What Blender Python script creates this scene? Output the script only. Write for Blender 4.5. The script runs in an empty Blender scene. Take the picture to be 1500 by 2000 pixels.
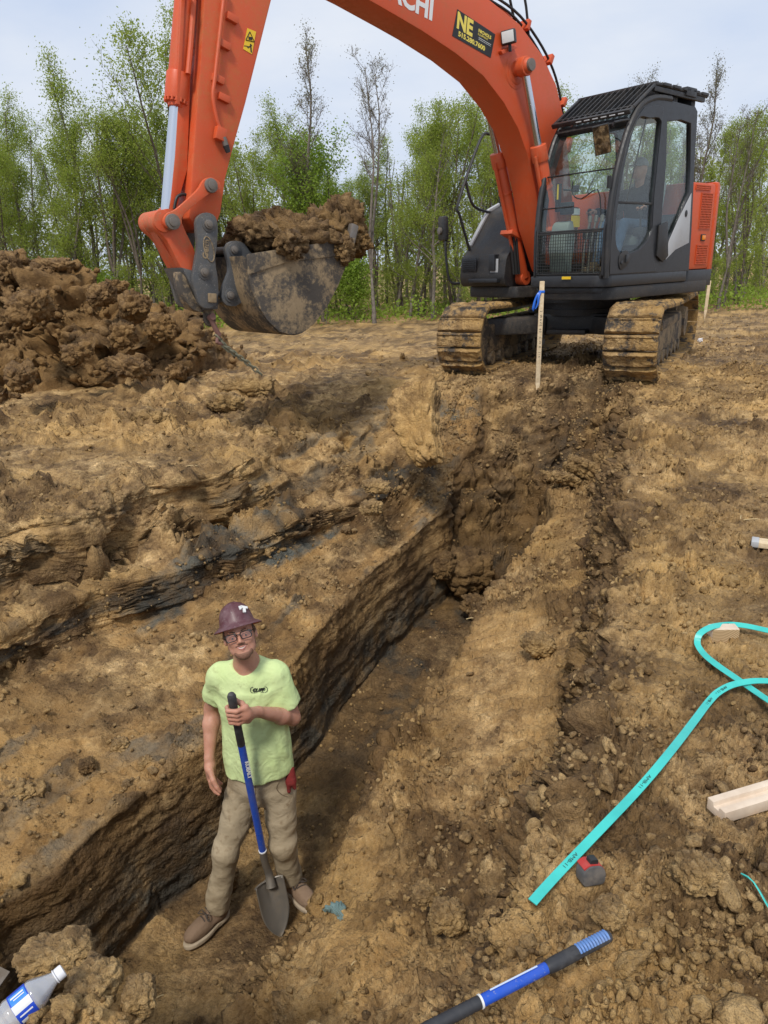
import bpy, bmesh, math, random
import numpy as np
from mathutils import Vector, Matrix, Quaternion

# ------------------------------------------------------------------ camera, sky, sun, exposure
scene = bpy.context.scene
COL = scene.collection
PITCH = math.radians(18.9); ROLL = math.radians(2.0); FPX = 1400.0; CAMZ = 1.6
_s, _c = math.sin(PITCH), math.cos(PITCH)
_sr, _cr = math.sin(ROLL), math.cos(ROLL)
cam_data = bpy.data.cameras.new('camera')
cam_data.sensor_fit = 'VERTICAL'; cam_data.sensor_height = 36.0
cam_data.lens = FPX / 2000.0 * 36.0
cam_data.clip_start = 0.05; cam_data.clip_end = 600.0
cam = bpy.data.objects.new('camera', cam_data); COL.objects.link(cam)
right = Vector((_cr, -_sr * _s, -_sr * _c)); up = Vector((_sr, _cr * _s, _cr * _c)); back = right.cross(up)
cam.matrix_world = Matrix(((right.x, up.x, back.x, 0), (right.y, up.y, back.y, 0), (right.z, up.z, back.z, CAMZ), (0, 0, 0, 1)))
scene.camera = cam

SUN_EL, SUN_AZ = math.radians(54), math.radians(196)      # high and behind the photographer, veiled by cloud
world = bpy.data.worlds.new('World'); scene.world = world; world.use_nodes = True
wn = world.node_tree.nodes; wl = world.node_tree.links; wn.clear()
w_out = wn.new('ShaderNodeOutputWorld'); w_bg = wn.new('ShaderNodeBackground')
w_sky = wn.new('ShaderNodeTexSky'); w_sky.sky_type = 'NISHITA'; w_sky.sun_disc = False
w_sky.sun_elevation = SUN_EL; w_sky.sun_rotation = SUN_AZ; w_sky.air_density = 1.0; w_sky.dust_density = 2.0
w_tc = wn.new('ShaderNodeTexCoord'); w_map = wn.new('ShaderNodeMapping'); w_map.inputs['Scale'].default_value = (1.0, 1.0, 2.6)
w_n = wn.new('ShaderNodeTexNoise'); w_n.inputs['Scale'].default_value = 2.2; w_n.inputs['Detail'].default_value = 6; w_n.inputs['Roughness'].default_value = 0.55
w_r = wn.new('ShaderNodeValToRGB')
w_r.color_ramp.elements[0].position = 0.36; w_r.color_ramp.elements[0].color = (5.9, 6.8, 8.5, 1)
w_r.color_ramp.elements[1].position = 0.66; w_r.color_ramp.elements[1].color = (7.9, 8.3, 9.0, 1)
w_m = wn.new('ShaderNodeMix'); w_m.data_type = 'RGBA'; w_m.inputs[0].default_value = 0.9
wl.new(w_tc.outputs['Generated'], w_map.inputs['Vector']); wl.new(w_map.outputs[0], w_n.inputs['Vector'])
wl.new(w_n.outputs['Fac'], w_r.inputs['Fac']); wl.new(w_sky.outputs[0], w_m.inputs[6]); wl.new(w_r.outputs[0], w_m.inputs[7])
wl.new(w_m.outputs[2], w_bg.inputs['Color']); w_bg.inputs['Strength'].default_value = 0.06
wl.new(w_bg.outputs[0], w_out.inputs['Surface'])
sun_d = bpy.data.lights.new('sun', 'SUN'); sun_d.energy = 1.5; sun_d.angle = math.radians(10); sun_d.color = (1.0, 0.95, 0.87)
sun = bpy.data.objects.new('sun', sun_d); COL.objects.link(sun)
_sd = Vector((math.sin(SUN_AZ) * math.cos(SUN_EL), math.cos(SUN_AZ) * math.cos(SUN_EL), math.sin(SUN_EL)))
sun.rotation_euler = _sd.to_track_quat('Z', 'Y').to_euler()
scene.view_settings.view_transform = 'Standard'; scene.view_settings.look = 'None'
scene.view_settings.exposure = 0.86; scene.view_settings.gamma = 1.0; scene.view_settings.use_curve_mapping = False
scene.render.engine = 'CYCLES'
scene.cycles.max_bounces = 6; scene.cycles.transparent_max_bounces = 16

# ------------------------------------------------------------------ geometry of the view (used to survey real positions)
def ray(x, y):
    dx, dy = x - 750.0, y - 1000.0
    dx, dy = dx * _cr - dy * _sr, dx * _sr + dy * _cr
    u = -dy / FPX
    return Vector((dx / FPX, _c + u * _s, -_s + u * _c))
def atz(x, y, z):
    d = ray(x, y); t = (z - CAMZ) / d.z
    return Vector((d.x * t, d.y * t, z))
def aty(x, y, Y):
    d = ray(x, y); t = Y / d.y
    return Vector((d.x * t, Y, CAMZ + d.z * t))

# ------------------------------------------------------------------ numpy noise
_rs = np.random.RandomState(7)
_perm = _rs.permutation(256).astype(np.int32); _perm = np.concatenate([_perm, _perm, _perm])
_grad = _rs.normal(size=(256, 3)).astype(np.float32); _grad /= np.linalg.norm(_grad, axis=1, keepdims=True)
_jit = _rs.uniform(0.15, 0.85, size=(256, 3)).astype(np.float32)
_val = _rs.uniform(0, 1, 256).astype(np.float32)
def _hash(i, j, k):
    return _perm[_perm[_perm[i & 255] + (j & 255)] + (k & 255)]
def gnoise(p):
    p = p.astype(np.float32); fl = np.floor(p); f = p - fl; i = fl.astype(np.int32)
    u = f * f * f * (f * (f * 6 - 15) + 10); out = np.zeros(len(p), np.float32)
    for a in (0, 1):
        wa = u[:, 0] if a else 1 - u[:, 0]
        for b in (0, 1):
            wb = wa * (u[:, 1] if b else 1 - u[:, 1])
            for c in (0, 1):
                g = _grad[_hash(i[:, 0] + a, i[:, 1] + b, i[:, 2] + c)]
                d = g[:, 0] * (f[:, 0] - a) + g[:, 1] * (f[:, 1] - b) + g[:, 2] * (f[:, 2] - c)
                out += d * wb * (u[:, 2] if c else 1 - u[:, 2])
    return out * 1.6
def fbm(p, octv=4, rough=0.5, lac=2.03):
    a = 1.0; s = np.zeros(len(p), np.float32); q = p.astype(np.float32)
    for o in range(octv):
        s += a * gnoise(q); q = q * lac + 17.3; a *= rough
    return s
def ridged(p, octv=4, rough=0.5):
    a = 1.0; s = np.zeros(len(p), np.float32); q = p.astype(np.float32)
    for o in range(octv):
        s += a * (1 - 2.2 * np.abs(gnoise(q))); q = q * 2.07 + 9.1; a *= rough
    return s
def worley_tilt(p):
    """as worley, plus a slope value that tilts the face of every cell its own way"""
    p = p.astype(np.float32); base = np.floor(p - 0.5).astype(np.int32)
    f1 = np.full(len(p), 9.0, np.float32); f2 = f1.copy(); idv = np.zeros(len(p), np.float32); tl = np.zeros(len(p), np.float32)
    for a in (0, 1):
        for b in (0, 1):
            for c in (0, 1):
                ci, cj, ck = base[:, 0] + a, base[:, 1] + b, base[:, 2] + c
                h = _hash(ci, cj, ck); j = _jit[h]; g = _grad[h]
                dx, dy, dz = p[:, 0] - ci - j[:, 0], p[:, 1] - cj - j[:, 1], p[:, 2] - ck - j[:, 2]
                d = np.sqrt(dx * dx + dy * dy + dz * dz); m = d < f1; f2 = np.where(m, f1, np.minimum(f2, d))
                idv = np.where(m, _val[h], idv); tl = np.where(m, dx * g[:, 0] + dy * g[:, 1] + dz * g[:, 2], tl); f1 = np.where(m, d, f1)
    return f1, f2 - f1, idv, tl
def worley(p, want_id=False):
    """F1 distance, F2-F1 and a random value per cell"""
    p = p.astype(np.float32); base = np.floor(p - 0.5).astype(np.int32)
    f1 = np.full(len(p), 9.0, np.float32); f2 = f1.copy(); idv = np.zeros(len(p), np.float32)
    for a in (0, 1):
        for b in (0, 1):
            for c in (0, 1):
                ci, cj, ck = base[:, 0] + a, base[:, 1] + b, base[:, 2] + c
                h = _hash(ci, cj, ck); j = _jit[h]
                d = np.sqrt((ci + j[:, 0] - p[:, 0]) ** 2 + (cj + j[:, 1] - p[:, 1]) ** 2 + (ck + j[:, 2] - p[:, 2]) ** 2)
                m = d < f1
                f2 = np.where(m, f1, np.minimum(f2, d)); idv = np.where(m, _val[h], idv); f1 = np.where(m, d, f1)
    return f1, f2 - f1, idv
def sstep(a, b, x):
    t = np.clip((x - a) / (b - a), 0, 1); return t * t * (3 - 2 * t)

# ------------------------------------------------------------------ object helpers
def mesh_from(name, verts, faces, mat=None, smooth=False):
    me = bpy.data.meshes.new(name); me.from_pydata([tuple(v) for v in verts], [], faces)
    if mat: me.materials.append(mat)
    if smooth: me.polygons.foreach_set('use_smooth', [True] * len(me.polygons))
    me.update(); return me
def np_mesh(name, V, F, mat=None, smooth=True):
    """V (n,3) and F (m,k) numpy arrays"""
    me = bpy.data.meshes.new(name); k = F.shape[1]
    me.vertices.add(len(V)); me.vertices.foreach_set('co', np.ascontiguousarray(V, dtype=np.float32).ravel())
    me.loops.add(F.size); me.loops.foreach_set('vertex_index', np.ascontiguousarray(F, dtype=np.int32).ravel())
    me.polygons.add(len(F)); me.polygons.foreach_set('loop_start', np.arange(0, F.size, k, dtype=np.int32))
    me.polygons.foreach_set('loop_total', np.full(len(F), k, np.int32))
    if smooth: me.polygons.foreach_set('use_smooth', np.ones(len(F), bool))
    if mat: me.materials.append(mat)
    me.update(calc_edges=True); me.validate(); return me
def tag(o, label=None, cat=None, group=None, kind=None):
    if label: o['label'] = label
    if cat: o['category'] = cat
    if group: o['group'] = group
    if kind: o['kind'] = kind
    return o
def link(name, me, parent=None, loc=None):
    o = bpy.data.objects.new(name, me); COL.objects.link(o)
    if parent: o.parent = parent
    if loc is not None: o.location = loc
    return o
def empty(name, loc=(0, 0, 0), rz=0.0):
    o = bpy.data.objects.new(name, None); COL.objects.link(o); o.location = loc; o.rotation_euler = (0, 0, rz)
    o.empty_display_size = 0.1; return o
def copy_tree(o, parent=None):
    c = o.copy(); COL.objects.link(c); c.parent = parent
    for ch in [x for x in o.children]: copy_tree(ch, c)
    return c

# ------------------------------------------------------------------ material helpers
class NT:
    def __init__(s, name):
        s.m = bpy.data.materials.new(name); s.m.use_nodes = True; s.t = s.m.node_tree; s.n = s.t.nodes; s.l = s.t.links
        s.b = s.n['Principled BSDF']
    def node(s, typ, **kw):
        nd = s.n.new('ShaderNode' + typ)
        for k, v in kw.items():
            if k in nd.inputs: 
                if hasattr(v, 'links'): s.l.new(v, nd.inputs[k])
                else: nd.inputs[k].default_value = v
            else: setattr(nd, k, v)
        return nd
    def lk(s, a, b): s.l.new(a, b)
    def noise(s, scale, detail=4, rough=0.55, vec=None, dist=0.0):
        nd = s.node('TexNoise'); nd.inputs['Scale'].default_value = scale; nd.inputs['Detail'].default_value = detail
        nd.inputs['Roughness'].default_value = rough; nd.inputs['Distortion'].default_value = dist
        s.lk(vec if vec is not None else s.obj(), nd.inputs['Vector']); return nd.outputs['Fac']
    def obj(s):
        if not hasattr(s, '_o'): s._o = s.node('TexCoord').outputs['Object']
        return s._o
    def ramp(s, fac, stops):
        nd = s.node('ValToRGB'); s.lk(fac, nd.inputs[0]); e = nd.color_ramp.elements
        while len(e) < len(stops): e.new(0.5)
        for el, (p, c) in zip(e, stops):
            el.position = p; el.color = (c, c, c, 1) if isinstance(c, (int, float)) else (*c, 1)
        return nd.outputs[0]
    def mix(s, f, a, b, mode='MIX'):
        nd = s.node('Mix'); nd.data_type = 'RGBA'; nd.blend_type = mode
        for i, v in ((0, f), (6, a), (7, b)):
            if hasattr(v, 'links'): s.lk(v, nd.inputs[i])
            else: nd.inputs[i].default_value = v if i == 0 else (*v, 1)
        return nd.outputs[2]
    def math(s, op, a, b=0.0):
        nd = s.node('Math'); nd.operation = op
        for i, v in ((0, a), (1, b)):
            if hasattr(v, 'links'): s.lk(v, nd.inputs[i])
            else: nd.inputs[i].default_value = v
        return nd.outputs[0]
    def bump(s, h, strength=0.3, dist=0.01):
        nd = s.node('Bump'); nd.inputs['Strength'].default_value = strength; nd.inputs['Distance'].default_value = dist
        s.lk(h, nd.inputs['Height']); s.lk(nd.outputs[0], s.b.inputs['Normal']); return nd
    def set(s, **kw):
        for k, v in kw.items():
            k = k.replace('_', ' ')
            if hasattr(v, 'links'): s.lk(v, s.b.inputs[k])
            elif isinstance(v, tuple): s.b.inputs[k].default_value = (*v, 1)
            else: s.b.inputs[k].default_value = v
        return s.m
# ------------------------------------------------------------------ soil material (colour from clay kind, grain, and moisture mixed with painted shade)
def soil_material(name, attr=True, tint=(1, 1, 1)):
    n = NT(name); o = n.obj()
    big = n.noise(0.9, 5, 0.6); mid = n.noise(7, 6, 0.65); fine = n.noise(60, 5, 0.7); grit = n.noise(260, 2, 0.6)
    base = n.ramp(mid, [(0.30, (0.085, 0.051, 0.024)), (0.42, (0.205, 0.128, 0.057)), (0.55, (0.385, 0.255, 0.115)), (0.70, (0.60, 0.425, 0.215))])
    vor = n.node('TexVoronoi'); vor.inputs['Scale'].default_value = 55; n.lk(o, vor.inputs['Vector']); vsep = n.node('SeparateColor'); n.lk(vor.outputs['Color'], vsep.inputs[0])
    vor2 = n.node('TexVoronoi'); vor2.inputs['Scale'].default_value = 130; n.lk(o, vor2.inputs['Vector'])
    base = n.mix(.42, base, n.mix(1.0, base, n.ramp(vsep.outputs[0], [(0.0, (.45, .42, .40)), (.5, (.95, .95, .95)), (1.0, (1.5, 1.5, 1.5))]), 'MULTIPLY'))
    base = n.mix(n.ramp(big, [(0.42, 0.0), (0.66, 0.75)]), base, (0.46, 0.285, 0.098))
    base = n.mix(n.ramp(fine, [(0.50, 0.0), (0.72, 0.5)]), base, (0.46, 0.33, 0.18))
    base = n.mix(n.ramp(grit, [(0.33, 0.5), (0.52, 0.0)]), base, (0.12, 0.075, 0.04))
    rough = n.ramp(mid, [(0.3, 0.75), (0.7, 0.95)])
    if attr:
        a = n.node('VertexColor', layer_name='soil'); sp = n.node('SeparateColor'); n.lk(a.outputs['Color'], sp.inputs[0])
        damp_shade, ochre, grey = sp.outputs[0], sp.outputs[1], sp.outputs[2]
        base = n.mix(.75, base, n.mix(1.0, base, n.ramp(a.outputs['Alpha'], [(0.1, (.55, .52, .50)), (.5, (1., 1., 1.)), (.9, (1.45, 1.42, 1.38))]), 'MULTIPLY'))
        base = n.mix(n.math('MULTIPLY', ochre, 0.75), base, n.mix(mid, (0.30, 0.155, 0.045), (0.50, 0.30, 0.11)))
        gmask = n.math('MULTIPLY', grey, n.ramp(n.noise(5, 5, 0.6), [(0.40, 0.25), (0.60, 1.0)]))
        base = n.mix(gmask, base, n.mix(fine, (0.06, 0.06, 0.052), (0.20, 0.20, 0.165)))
        base = n.mix(n.math('MULTIPLY', damp_shade, 0.82), base, n.mix(1.0, base, (0.215, 0.18, 0.155), 'MULTIPLY'))
        rough = n.math('SUBTRACT', rough, n.math('MULTIPLY', damp_shade, 0.22))
    if tint != (1, 1, 1): base = n.mix(1.0, base, tint, 'MULTIPLY')
    h = n.math('ADD', n.math('MULTIPLY', fine, 0.9), n.math('MULTIPLY', grit, 0.30)); h = n.math('SUBTRACT', h, n.math('MULTIPLY', vor.outputs['Distance'], .55)); h = n.math('SUBTRACT', h, n.math('MULTIPLY', vor2.outputs['Distance'], .25))
    n.bump(h, 1.0, 0.014)
    return n.set(Base_Color=base, Roughness=rough, Specular_IOR_Level=0.3)
M_SOIL = soil_material('excavated_soil')
M_CLOD = soil_material('clod_soil', attr=False)
M_CLODDARK = soil_material('dark_clod_soil', attr=False, tint=(0.5, 0.46, 0.43))

# ------------------------------------------------------------------ the ground: one sheet lofted over surveyed break lines
def gfar(X, Y):
    return 0.30 - 0.5 * sstep(8.0, 25.0, Y) - 0.10 * sstep(0.0, -5.0, X) * (1 - sstep(10, 25, Y)) + 0.0 * X
LINES = {}
def bl(name, px, world=()):
    pts = [tuple(atz(*p)) for p in px] + list(world)
    pts.sort(key=lambda p: p[1]); LINES[name] = np.array([(p[1], p[0], p[2]) for p in pts], float)
bl('I', [(0, 1040, 0), (150, 1010, 0), (290, 945, .02), (430, 925, .0), (560, 850, .04), (700, 800, .08), (790, 765, .18)],
   [(-5.5, 1.4, 0.0), (-5.5, 1.15, .1), (.75, 8.6, .3)])
bl('I2', [(0, 1075, -.12), (150, 1045, -.13), (290, 985, -.15), (430, 965, -.15), (560, 905, -.15), (700, 860, -.15), (780, 800, -.05)],
   [(-5.2, 1.4, -.1), (-5.2, 1.15, .1), (.85, 8.6, .3)])
bl('H', [(0, 1150, -.40), (200, 1095, -.42), (330, 1065, -.42), (480, 1015, -.42), (600, 975, -.42), (700, 945, -.42), (775, 900, -.35)],
   [(-4.4, 1.5, -.45), (-4.4, 1.2, .1), (.95, 8.6, .3)])
bl('K', [(0, 1230, -.44), (200, 1150, -.46), (340, 1120, -.46), (480, 1060, -.46), (600, 1010, -.46), (700, 975, -.46), (800, 925, -.40)],
   [(-3.9, 1.5, -.5), (-3.9, 1.2, .1), (1.05, 8.6, .3)])
bl('M', [(0, 1315, -.72), (200, 1225, -.71), (340, 1185, -.69), (480, 1112, -.66), (600, 1052, -.62), (700, 1005, -.58), (825, 945, -.48)],
   [(-3.3, 1.5, -.72), (-3.3, 1.22, .1), (1.1, 8.6, .3)])
bl('A', [(0, 1770, -1.0), (110, 1710, -.97), (180, 1640, -.95), (280, 1550, -.92), (400, 1470, -.90), (590, 1270, -.86), (690, 1150, -.83), (790, 1060, -.78), (860, 1000, -.70)],
   [(-1.95, 1.55, -1.0), (-1.75, 1.3, .10), (.85, 7.3, -.35), (1.1, 7.7, .0), (1.2, 8.2, .3)])
ab = LINES['A'].copy()
b = [(y, x + .05, -1.65 if 1.5 < y < 6.95 else z) for y, x, z in ab if y < 6.9]
b = [q for q in b if q[0] > 1.4] + [(1.42, -1.85, -1.60), (1.27, -1.3, .13), (6.95, .62, -1.62), (7.15, .78, -.95), (7.35, .9, -.60), (7.6, 1.1, -.28), (7.85, 1.2, 0.0), (8.2, 1.28, .3)]
LINES['B'] = np.array(sorted(b))
bl('D', [(490, 1985, -1.44), (615, 1785, -1.40), (668, 1660, -1.24), (750, 1470, -1.08), (890, 1290, -.98), (960, 1150, -.90), (1020, 1080, -.80), (1090, 1000, -.62)],
   [(-.35, 1.5, -1.35), (-.28, 1.15, -1.2), (-.25, 1.02, .05), (1.72, 7.0, -.62), (1.9, 7.4, -.50), (2.0, 7.7, -.25), (2.1, 7.95, .0), (2.15, 8.2, .3)])
c = [(y, x - .10, -1.65) for y, x, z in LINES['D'] if 1.4 < y < 6.7]
c += [(1.25, -.7, -1.6), (1.12, -.62, .12), (6.95, 1.35, -1.60), (7.1, 1.45, -1.0), (7.3, 1.55, -.62), (7.55, 1.7, -.28), (7.8, 1.8, 0.0), (8.2, 1.9, .3)]
LINES['C'] = np.array(sorted(c))
bl('F', [(985, 1900, -.06), (1120, 1600, -.06), (1185, 1400, -.05), (1225, 1150, -.05), (1228, 1010, 0), (1222, 890, .05), (1236, 800, .17)],
   [(.28, 1.0, 0), (.3, .8, 0), (2.95, 8.3, .3)])

_f = LINES['F']; _ey = np.array([.8, 1.0, 1.2, 1.8, 2.4, 3.5, 5.0, 6.0, 7.0, 7.5, 8.2]); _ez = np.array([0, .0, -.45, -.66, -.72, -.70, -.63, -.58, -.55, -.36, .30])
LINES['E'] = np.stack([_ey, np.interp(_ey, _f[:, 0], _f[:, 1]) - np.interp(_ey, [1, 2, 4, 7, 8.2], [.16, .17, .22, .22, .35]), _ez], 1)
def smooth_interp(Y, t):
    z = np.interp(Y, t[:, 0], t[:, 1]); return z
NR = 720
_g = np.geomspace(0.85, 13.0, 4000); _w = np.where((_g > 6.7) & (_g < 8.5), 2.6, 1.0) * np.where(_g < 1.25, .75, 1.0); _cw = np.cumsum(_w); _cw = (_cw - _cw[0]) / (_cw[-1] - _cw[0])
yy = np.concatenate([np.linspace(-1.2, 0.85, 24, endpoint=False), np.interp(np.linspace(0, 1, NR), _cw, _g), np.geomspace(13.0, 420.0, 90)[1:]])
names = ['I', 'I2', 'H', 'K', 'M', 'A', 'B', 'C', 'D', 'E', 'F']
counts = [4, 16, 130, 24, 70, 34, 80, 160, 90, 96, 22, 160, 100, 210, 16, 4]   # columns per span, W0..W1..I ... F..G1..G2..G3
def line_at(nm, Y):
    t = LINES[nm]; lo, hi = t[0, 0], t[-1, 0]
    X = np.interp(Y, t[:, 0], t[:, 1]); Z = np.interp(Y, t[:, 0], t[:, 2])
    far = Y > hi; X = np.where(far, t[-1, 1] * Y / hi, X)
    w = sstep(8.2, 9.0, Y); Z = Z * (1 - w) + gfar(X, Y) * w
    return X, Z
cX = []; cZ = []
half = 0.60 * np.maximum(yy, 0) + 0.9
def gz(X, Y):
    near = 0.04 + 0.0 * X
    w = sstep(3.5, 8.0, Y); return near * (1 - w) + gfar(X, Y) * w
for nm in names:
    X, Z = line_at(nm, yy); cX.append(X); cZ.append(Z)
# minimum spacing left to right
for i in range(1, len(cX)): cX[i] = np.maximum(cX[i], cX[i - 1] + 0.015)
L1 = np.minimum(-half, cX[0] - 0.25); L0 = L1 - 3 - yy.clip(0) * 0.3; LL = L0 - 40 - yy.clip(0) * 1.5
R1 = np.maximum(half, cX[-1] + 0.4); R0 = R1 + 3 + yy.clip(0) * 0.3; RR = R0 + 40 + yy.clip(0) * 1.5
cX = [LL, L0, L1] + cX + [R1, R0, RR]
cZ = [gz(LL, yy), gz(L0, yy), gz(L1, yy)] + cZ + [gz(R1, yy), gz(R0, yy), gz(RR, yy)]
cX = np.array(cX); cZ = np.array(cZ)
gX = []; gZ = []; gS = []
for i in range(len(cX) - 1):
    t = np.linspace(0, 1, counts[i], endpoint=(i == len(cX) - 2))
    for q in t:
        gX.append(cX[i] * (1 - q) + cX[i + 1] * q)
        gZ.append(cZ[i] * (1 - q) + cZ[i + 1] * q); gS.append(i + q)
gX = np.array(gX).T; gZ = np.array(gZ).T; gS = np.array(gS); gY = np.repeat(yy[:, None], gX.shape[1], 1)
NRW, NCL = gX.shape
# soften the break lines a little, least where the cut is crisp
def blur_cols(Z, n):
    for _ in range(n):
        Z[:, 1:-1] = 0.25 * Z[:, :-2] + 0.5 * Z[:, 1:-1] + 0.25 * Z[:, 2:]
    return Z
def blur_rows(Z, n):
    for _ in range(n):
        Z[1:-1] = 0.25 * Z[:-2] + 0.5 * Z[1:-1] + 0.25 * Z[2:]
    return Z
gZ = blur_rows(blur_cols(gZ, 1), 4); gX = blur_rows(blur_cols(gX, 1), 4)
P = np.stack([gX, gY, gZ], -1)
# S index ranges: 3=I 4=I2 5=H 6=K 7=M 8=A 9=B 10=C 11=D 12=E 13=F
S = np.repeat(gS[None, :], NRW, 0)
flat = P.reshape(-1, 3).astype(np.float32); Sf = S.ravel(); Yf = flat[:, 1]; Xf = flat[:, 0]
inT = ((Yf > 1.2) & (Yf < 8.3)).astype(np.float32) * sstep(8.4, 7.9, Yf)
def band(a, b, w=0.35):
    return sstep(a - w, a + w * .3, Sf) * sstep(b + w, b - w * .3, Sf)
m_scarp = band(3.5, 5.2) * inT; m_ledge = band(5.2, 7.0) * inT; m_bench = band(6.9, 7.95, .15) * inT
m_wall = band(8.02, 8.98, .06) * inT; m_floor = band(9.0, 10.0, .1) * inT * sstep(7.2, 6.8, Yf)
m_rlip = band(10.0, 11.0, .1) * inT; m_rbench = band(11.0, 11.9, .1) * inT; m_rwall = band(12.0, 12.95, .15) * inT
m_end = sstep(6.6, 7.0, Yf) * sstep(8.4, 8.0, Yf) * band(8, 12.6, .4)
m_top = np.clip(1 - m_scarp - m_ledge - m_bench - m_wall - m_floor - m_rlip - m_rbench - m_rwall - m_end, 0, 1)
# low-frequency wobble of the whole sheet so that no edge is straight
warp = np.stack([fbm(flat * 1.7 + 3, 4), fbm(flat * 1.7 + 31, 4), fbm(flat * 1.3 + 57, 3)], -1)
wamp = (0.032 + 0.03 * m_scarp + 0.05 * m_rwall + 0.09 * m_end + .02 * m_ledge) * (1 - 0.6 * np.maximum(m_wall, 0.9 * m_floor)) * (1 - .3 * m_bench)
wamp = wamp * sstep(14, 10, Yf) * sstep(-.5, .9, Yf)
flat += warp * wamp[:, None] * np.array([1.0, 0.5, 0.9], np.float32)
P = flat.reshape(NRW, NCL, 3)
def normals(P):
    du = np.gradient(P, axis=1); dv = np.gradient(P, axis=0); n = np.cross(du, dv)
    n /= np.maximum(np.linalg.norm(n, axis=-1, keepdims=True), 1e-9); return n
Nn = normals(P)
for _ in range(2): Nn = (Nn + np.roll(Nn, 1, 0) + np.roll(Nn, -1, 0) + np.roll(Nn, 1, 1) + np.roll(Nn, -1, 1)) / 5
Nn /= np.maximum(np.linalg.norm(Nn, axis=-1, keepdims=True), 1e-9)
nf = Nn.reshape(-1, 3)
near = sstep(16, 9, Yf) * sstep(-1.2, -.3, Yf)
q = flat
patch = fbm(q * 0.9 + 5, 3); patch2 = fbm(q * 2.6 + 55, 3)
pad = np.exp(-(((Xf - .16 * Yf - .10) / (.05 * Yf + .12)) ** 4)) * sstep(2.9, 3.2, Yf) * sstep(4.9, 4.5, Yf) * m_rbench
smear = np.clip(m_wall * (.90 + .10 * sstep(-.1, .4, patch2)) + 0.9 * sstep(-.10, .05, patch2 + .3 * patch) * m_scarp + sstep(-.20, -.05, patch + .3 * patch2) * m_bench * .9 + .75 * m_floor
                + sstep(-.05, .1, patch + .3 * patch2) * m_rbench * .85 + pad + .55 * m_end * sstep(0, .2, patch2) + .9 * m_ledge * sstep(.0, .15, patch2) + .75 * m_top * sstep(.05, .22, patch + .5 * patch2), 0, 1)
crumb = 1 - smear
D = np.zeros(len(q), np.float32)
D += 0.05 * fbm(q * 3.1, 4) * (0.5 + .8 * m_end + .4 * m_rwall) * crumb
clodvar = np.zeros(len(q), np.float32)
def clods(scale, amp, seed, cover=.4, soft=.15):
    global clodvar
    qq = q * scale + seed; qq = qq + .30 * np.stack([gnoise(qq * 1.9), gnoise(qq * 1.9 + 13), gnoise(qq * 1.9 + 29)], -1)
    f1, f21, idv, tl = worley_tilt(qq); on = sstep(cover, cover + .10, idv); clodvar = clodvar + (idv - .5) * on * .5
    return amp * (on * (.45 + .55 * idv + .95 * tl) * sstep(0, soft, f21) * (1.05 - .45 * f1) - .32 * sstep(.10, 0, f21))
qw = q; wobble = np.stack([gnoise(q * 9), gnoise(q * 9 + 20), gnoise(q * 9 + 40)], -1) * 0.03; q = q + wobble
dens = sstep(-.35, .35, fbm(qw * 1.4 + 80, 3)); dens2 = sstep(-.3, .3, fbm(qw * 3.1 + 60, 3))
farl = sstep(-.2, -1.0, Xf) * sstep(4.2, 5.5, Yf) * (1 - smear); D += clods(3.6, 0.070, 1.3, .55) * crumb * dens * (1 + .6 * m_end + .9 * farl)
D += clods(5.2, .07, 6.6, .6) * farl
D += clods(7.5, 0.046, 4.7, .50) * crumb * (0.25 + .75 * dens)
D += clods(15.0, 0.029, 7.7, .42) * crumb * (0.25 + .75 * dens2)
D += clods(31.0, 0.018, 9.1, .35) * (crumb * (.4 + .6 * dens2) + .10)
D += clods(62.0, 0.0090, 2.2, .30) * (crumb + .18) * sstep(9, 5, Yf)
D += 0.012 * ridged(q * 12 + 3, 3) * crumb
D += 0.004 * gnoise(q * 70) + .009 * gnoise(q * 30) * crumb
# scraped clay: long shallow grooves along the bucket's travel, torn flakes across them
axis_ = 0
axis = np.array([0.40, 0.917, 0], np.float32); al = q @ axis; cr_ = q @ np.array([0.917, -0.40, 0], np.float32)
gro = gnoise(np.stack([cr_ * 26, al * 1.1, q[:, 2] * 26], -1)); gro2 = gnoise(np.stack([cr_ * 70, al * 2, q[:, 2] * 70], -1))
D += smear * (0.004 * gro + 0.0022 * gro2) + pad * .006 * gro2
D += m_bench * (.035 * gnoise(np.stack([cr_ * 2.6, al * .7, q[:, 2] * 0], -1)) + .03 * fbm(qw * 2.0 + 33, 3)) + m_rbench * (1 - pad) * .03 * fbm(qw * 2.2 + 43, 3)
fl = np.stack([cr_ * 5, al * 16, q[:, 2] * 10], -1); fk = gnoise(fl) + .5 * gnoise(fl * 2.3 + 5)
D += smear * 0.024 * sstep(.22, .32, fk) * (1 - .85 * m_wall) * (1 - .75 * np.clip(m_scarp + .7 * m_ledge, 0, 1))
fk2 = gnoise(fl * 2.1 + 40)
D -= smear * 0.013 * sstep(.28, .38, fk2) * (1 - .7 * m_wall) * (1 - .7 * np.clip(m_scarp + .7 * m_ledge, 0, 1))
wv_ = gnoise(np.stack([cr_ * 8, al * 11, q[:, 2] * 2.2], -1)); D += m_wall * (.012 * wv_ * sstep(-1.2, -.95, q[:, 2]) + .018 * gnoise(np.stack([cr_ * 3, al * 2.2, q[:, 2] * 13], -1)))
tick = gnoise(np.stack([al * 34, cr_ * 12, q[:, 2] * 6], -1) + 77); tm_ = (m_scarp + m_wall * .7 + m_ledge * .5 + .5 * m_rwall) * smear * sstep(-.1, .15, patch2 + .2 * patch)
D -= tm_ * .014 * sstep(.30, .42, tick)
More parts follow.
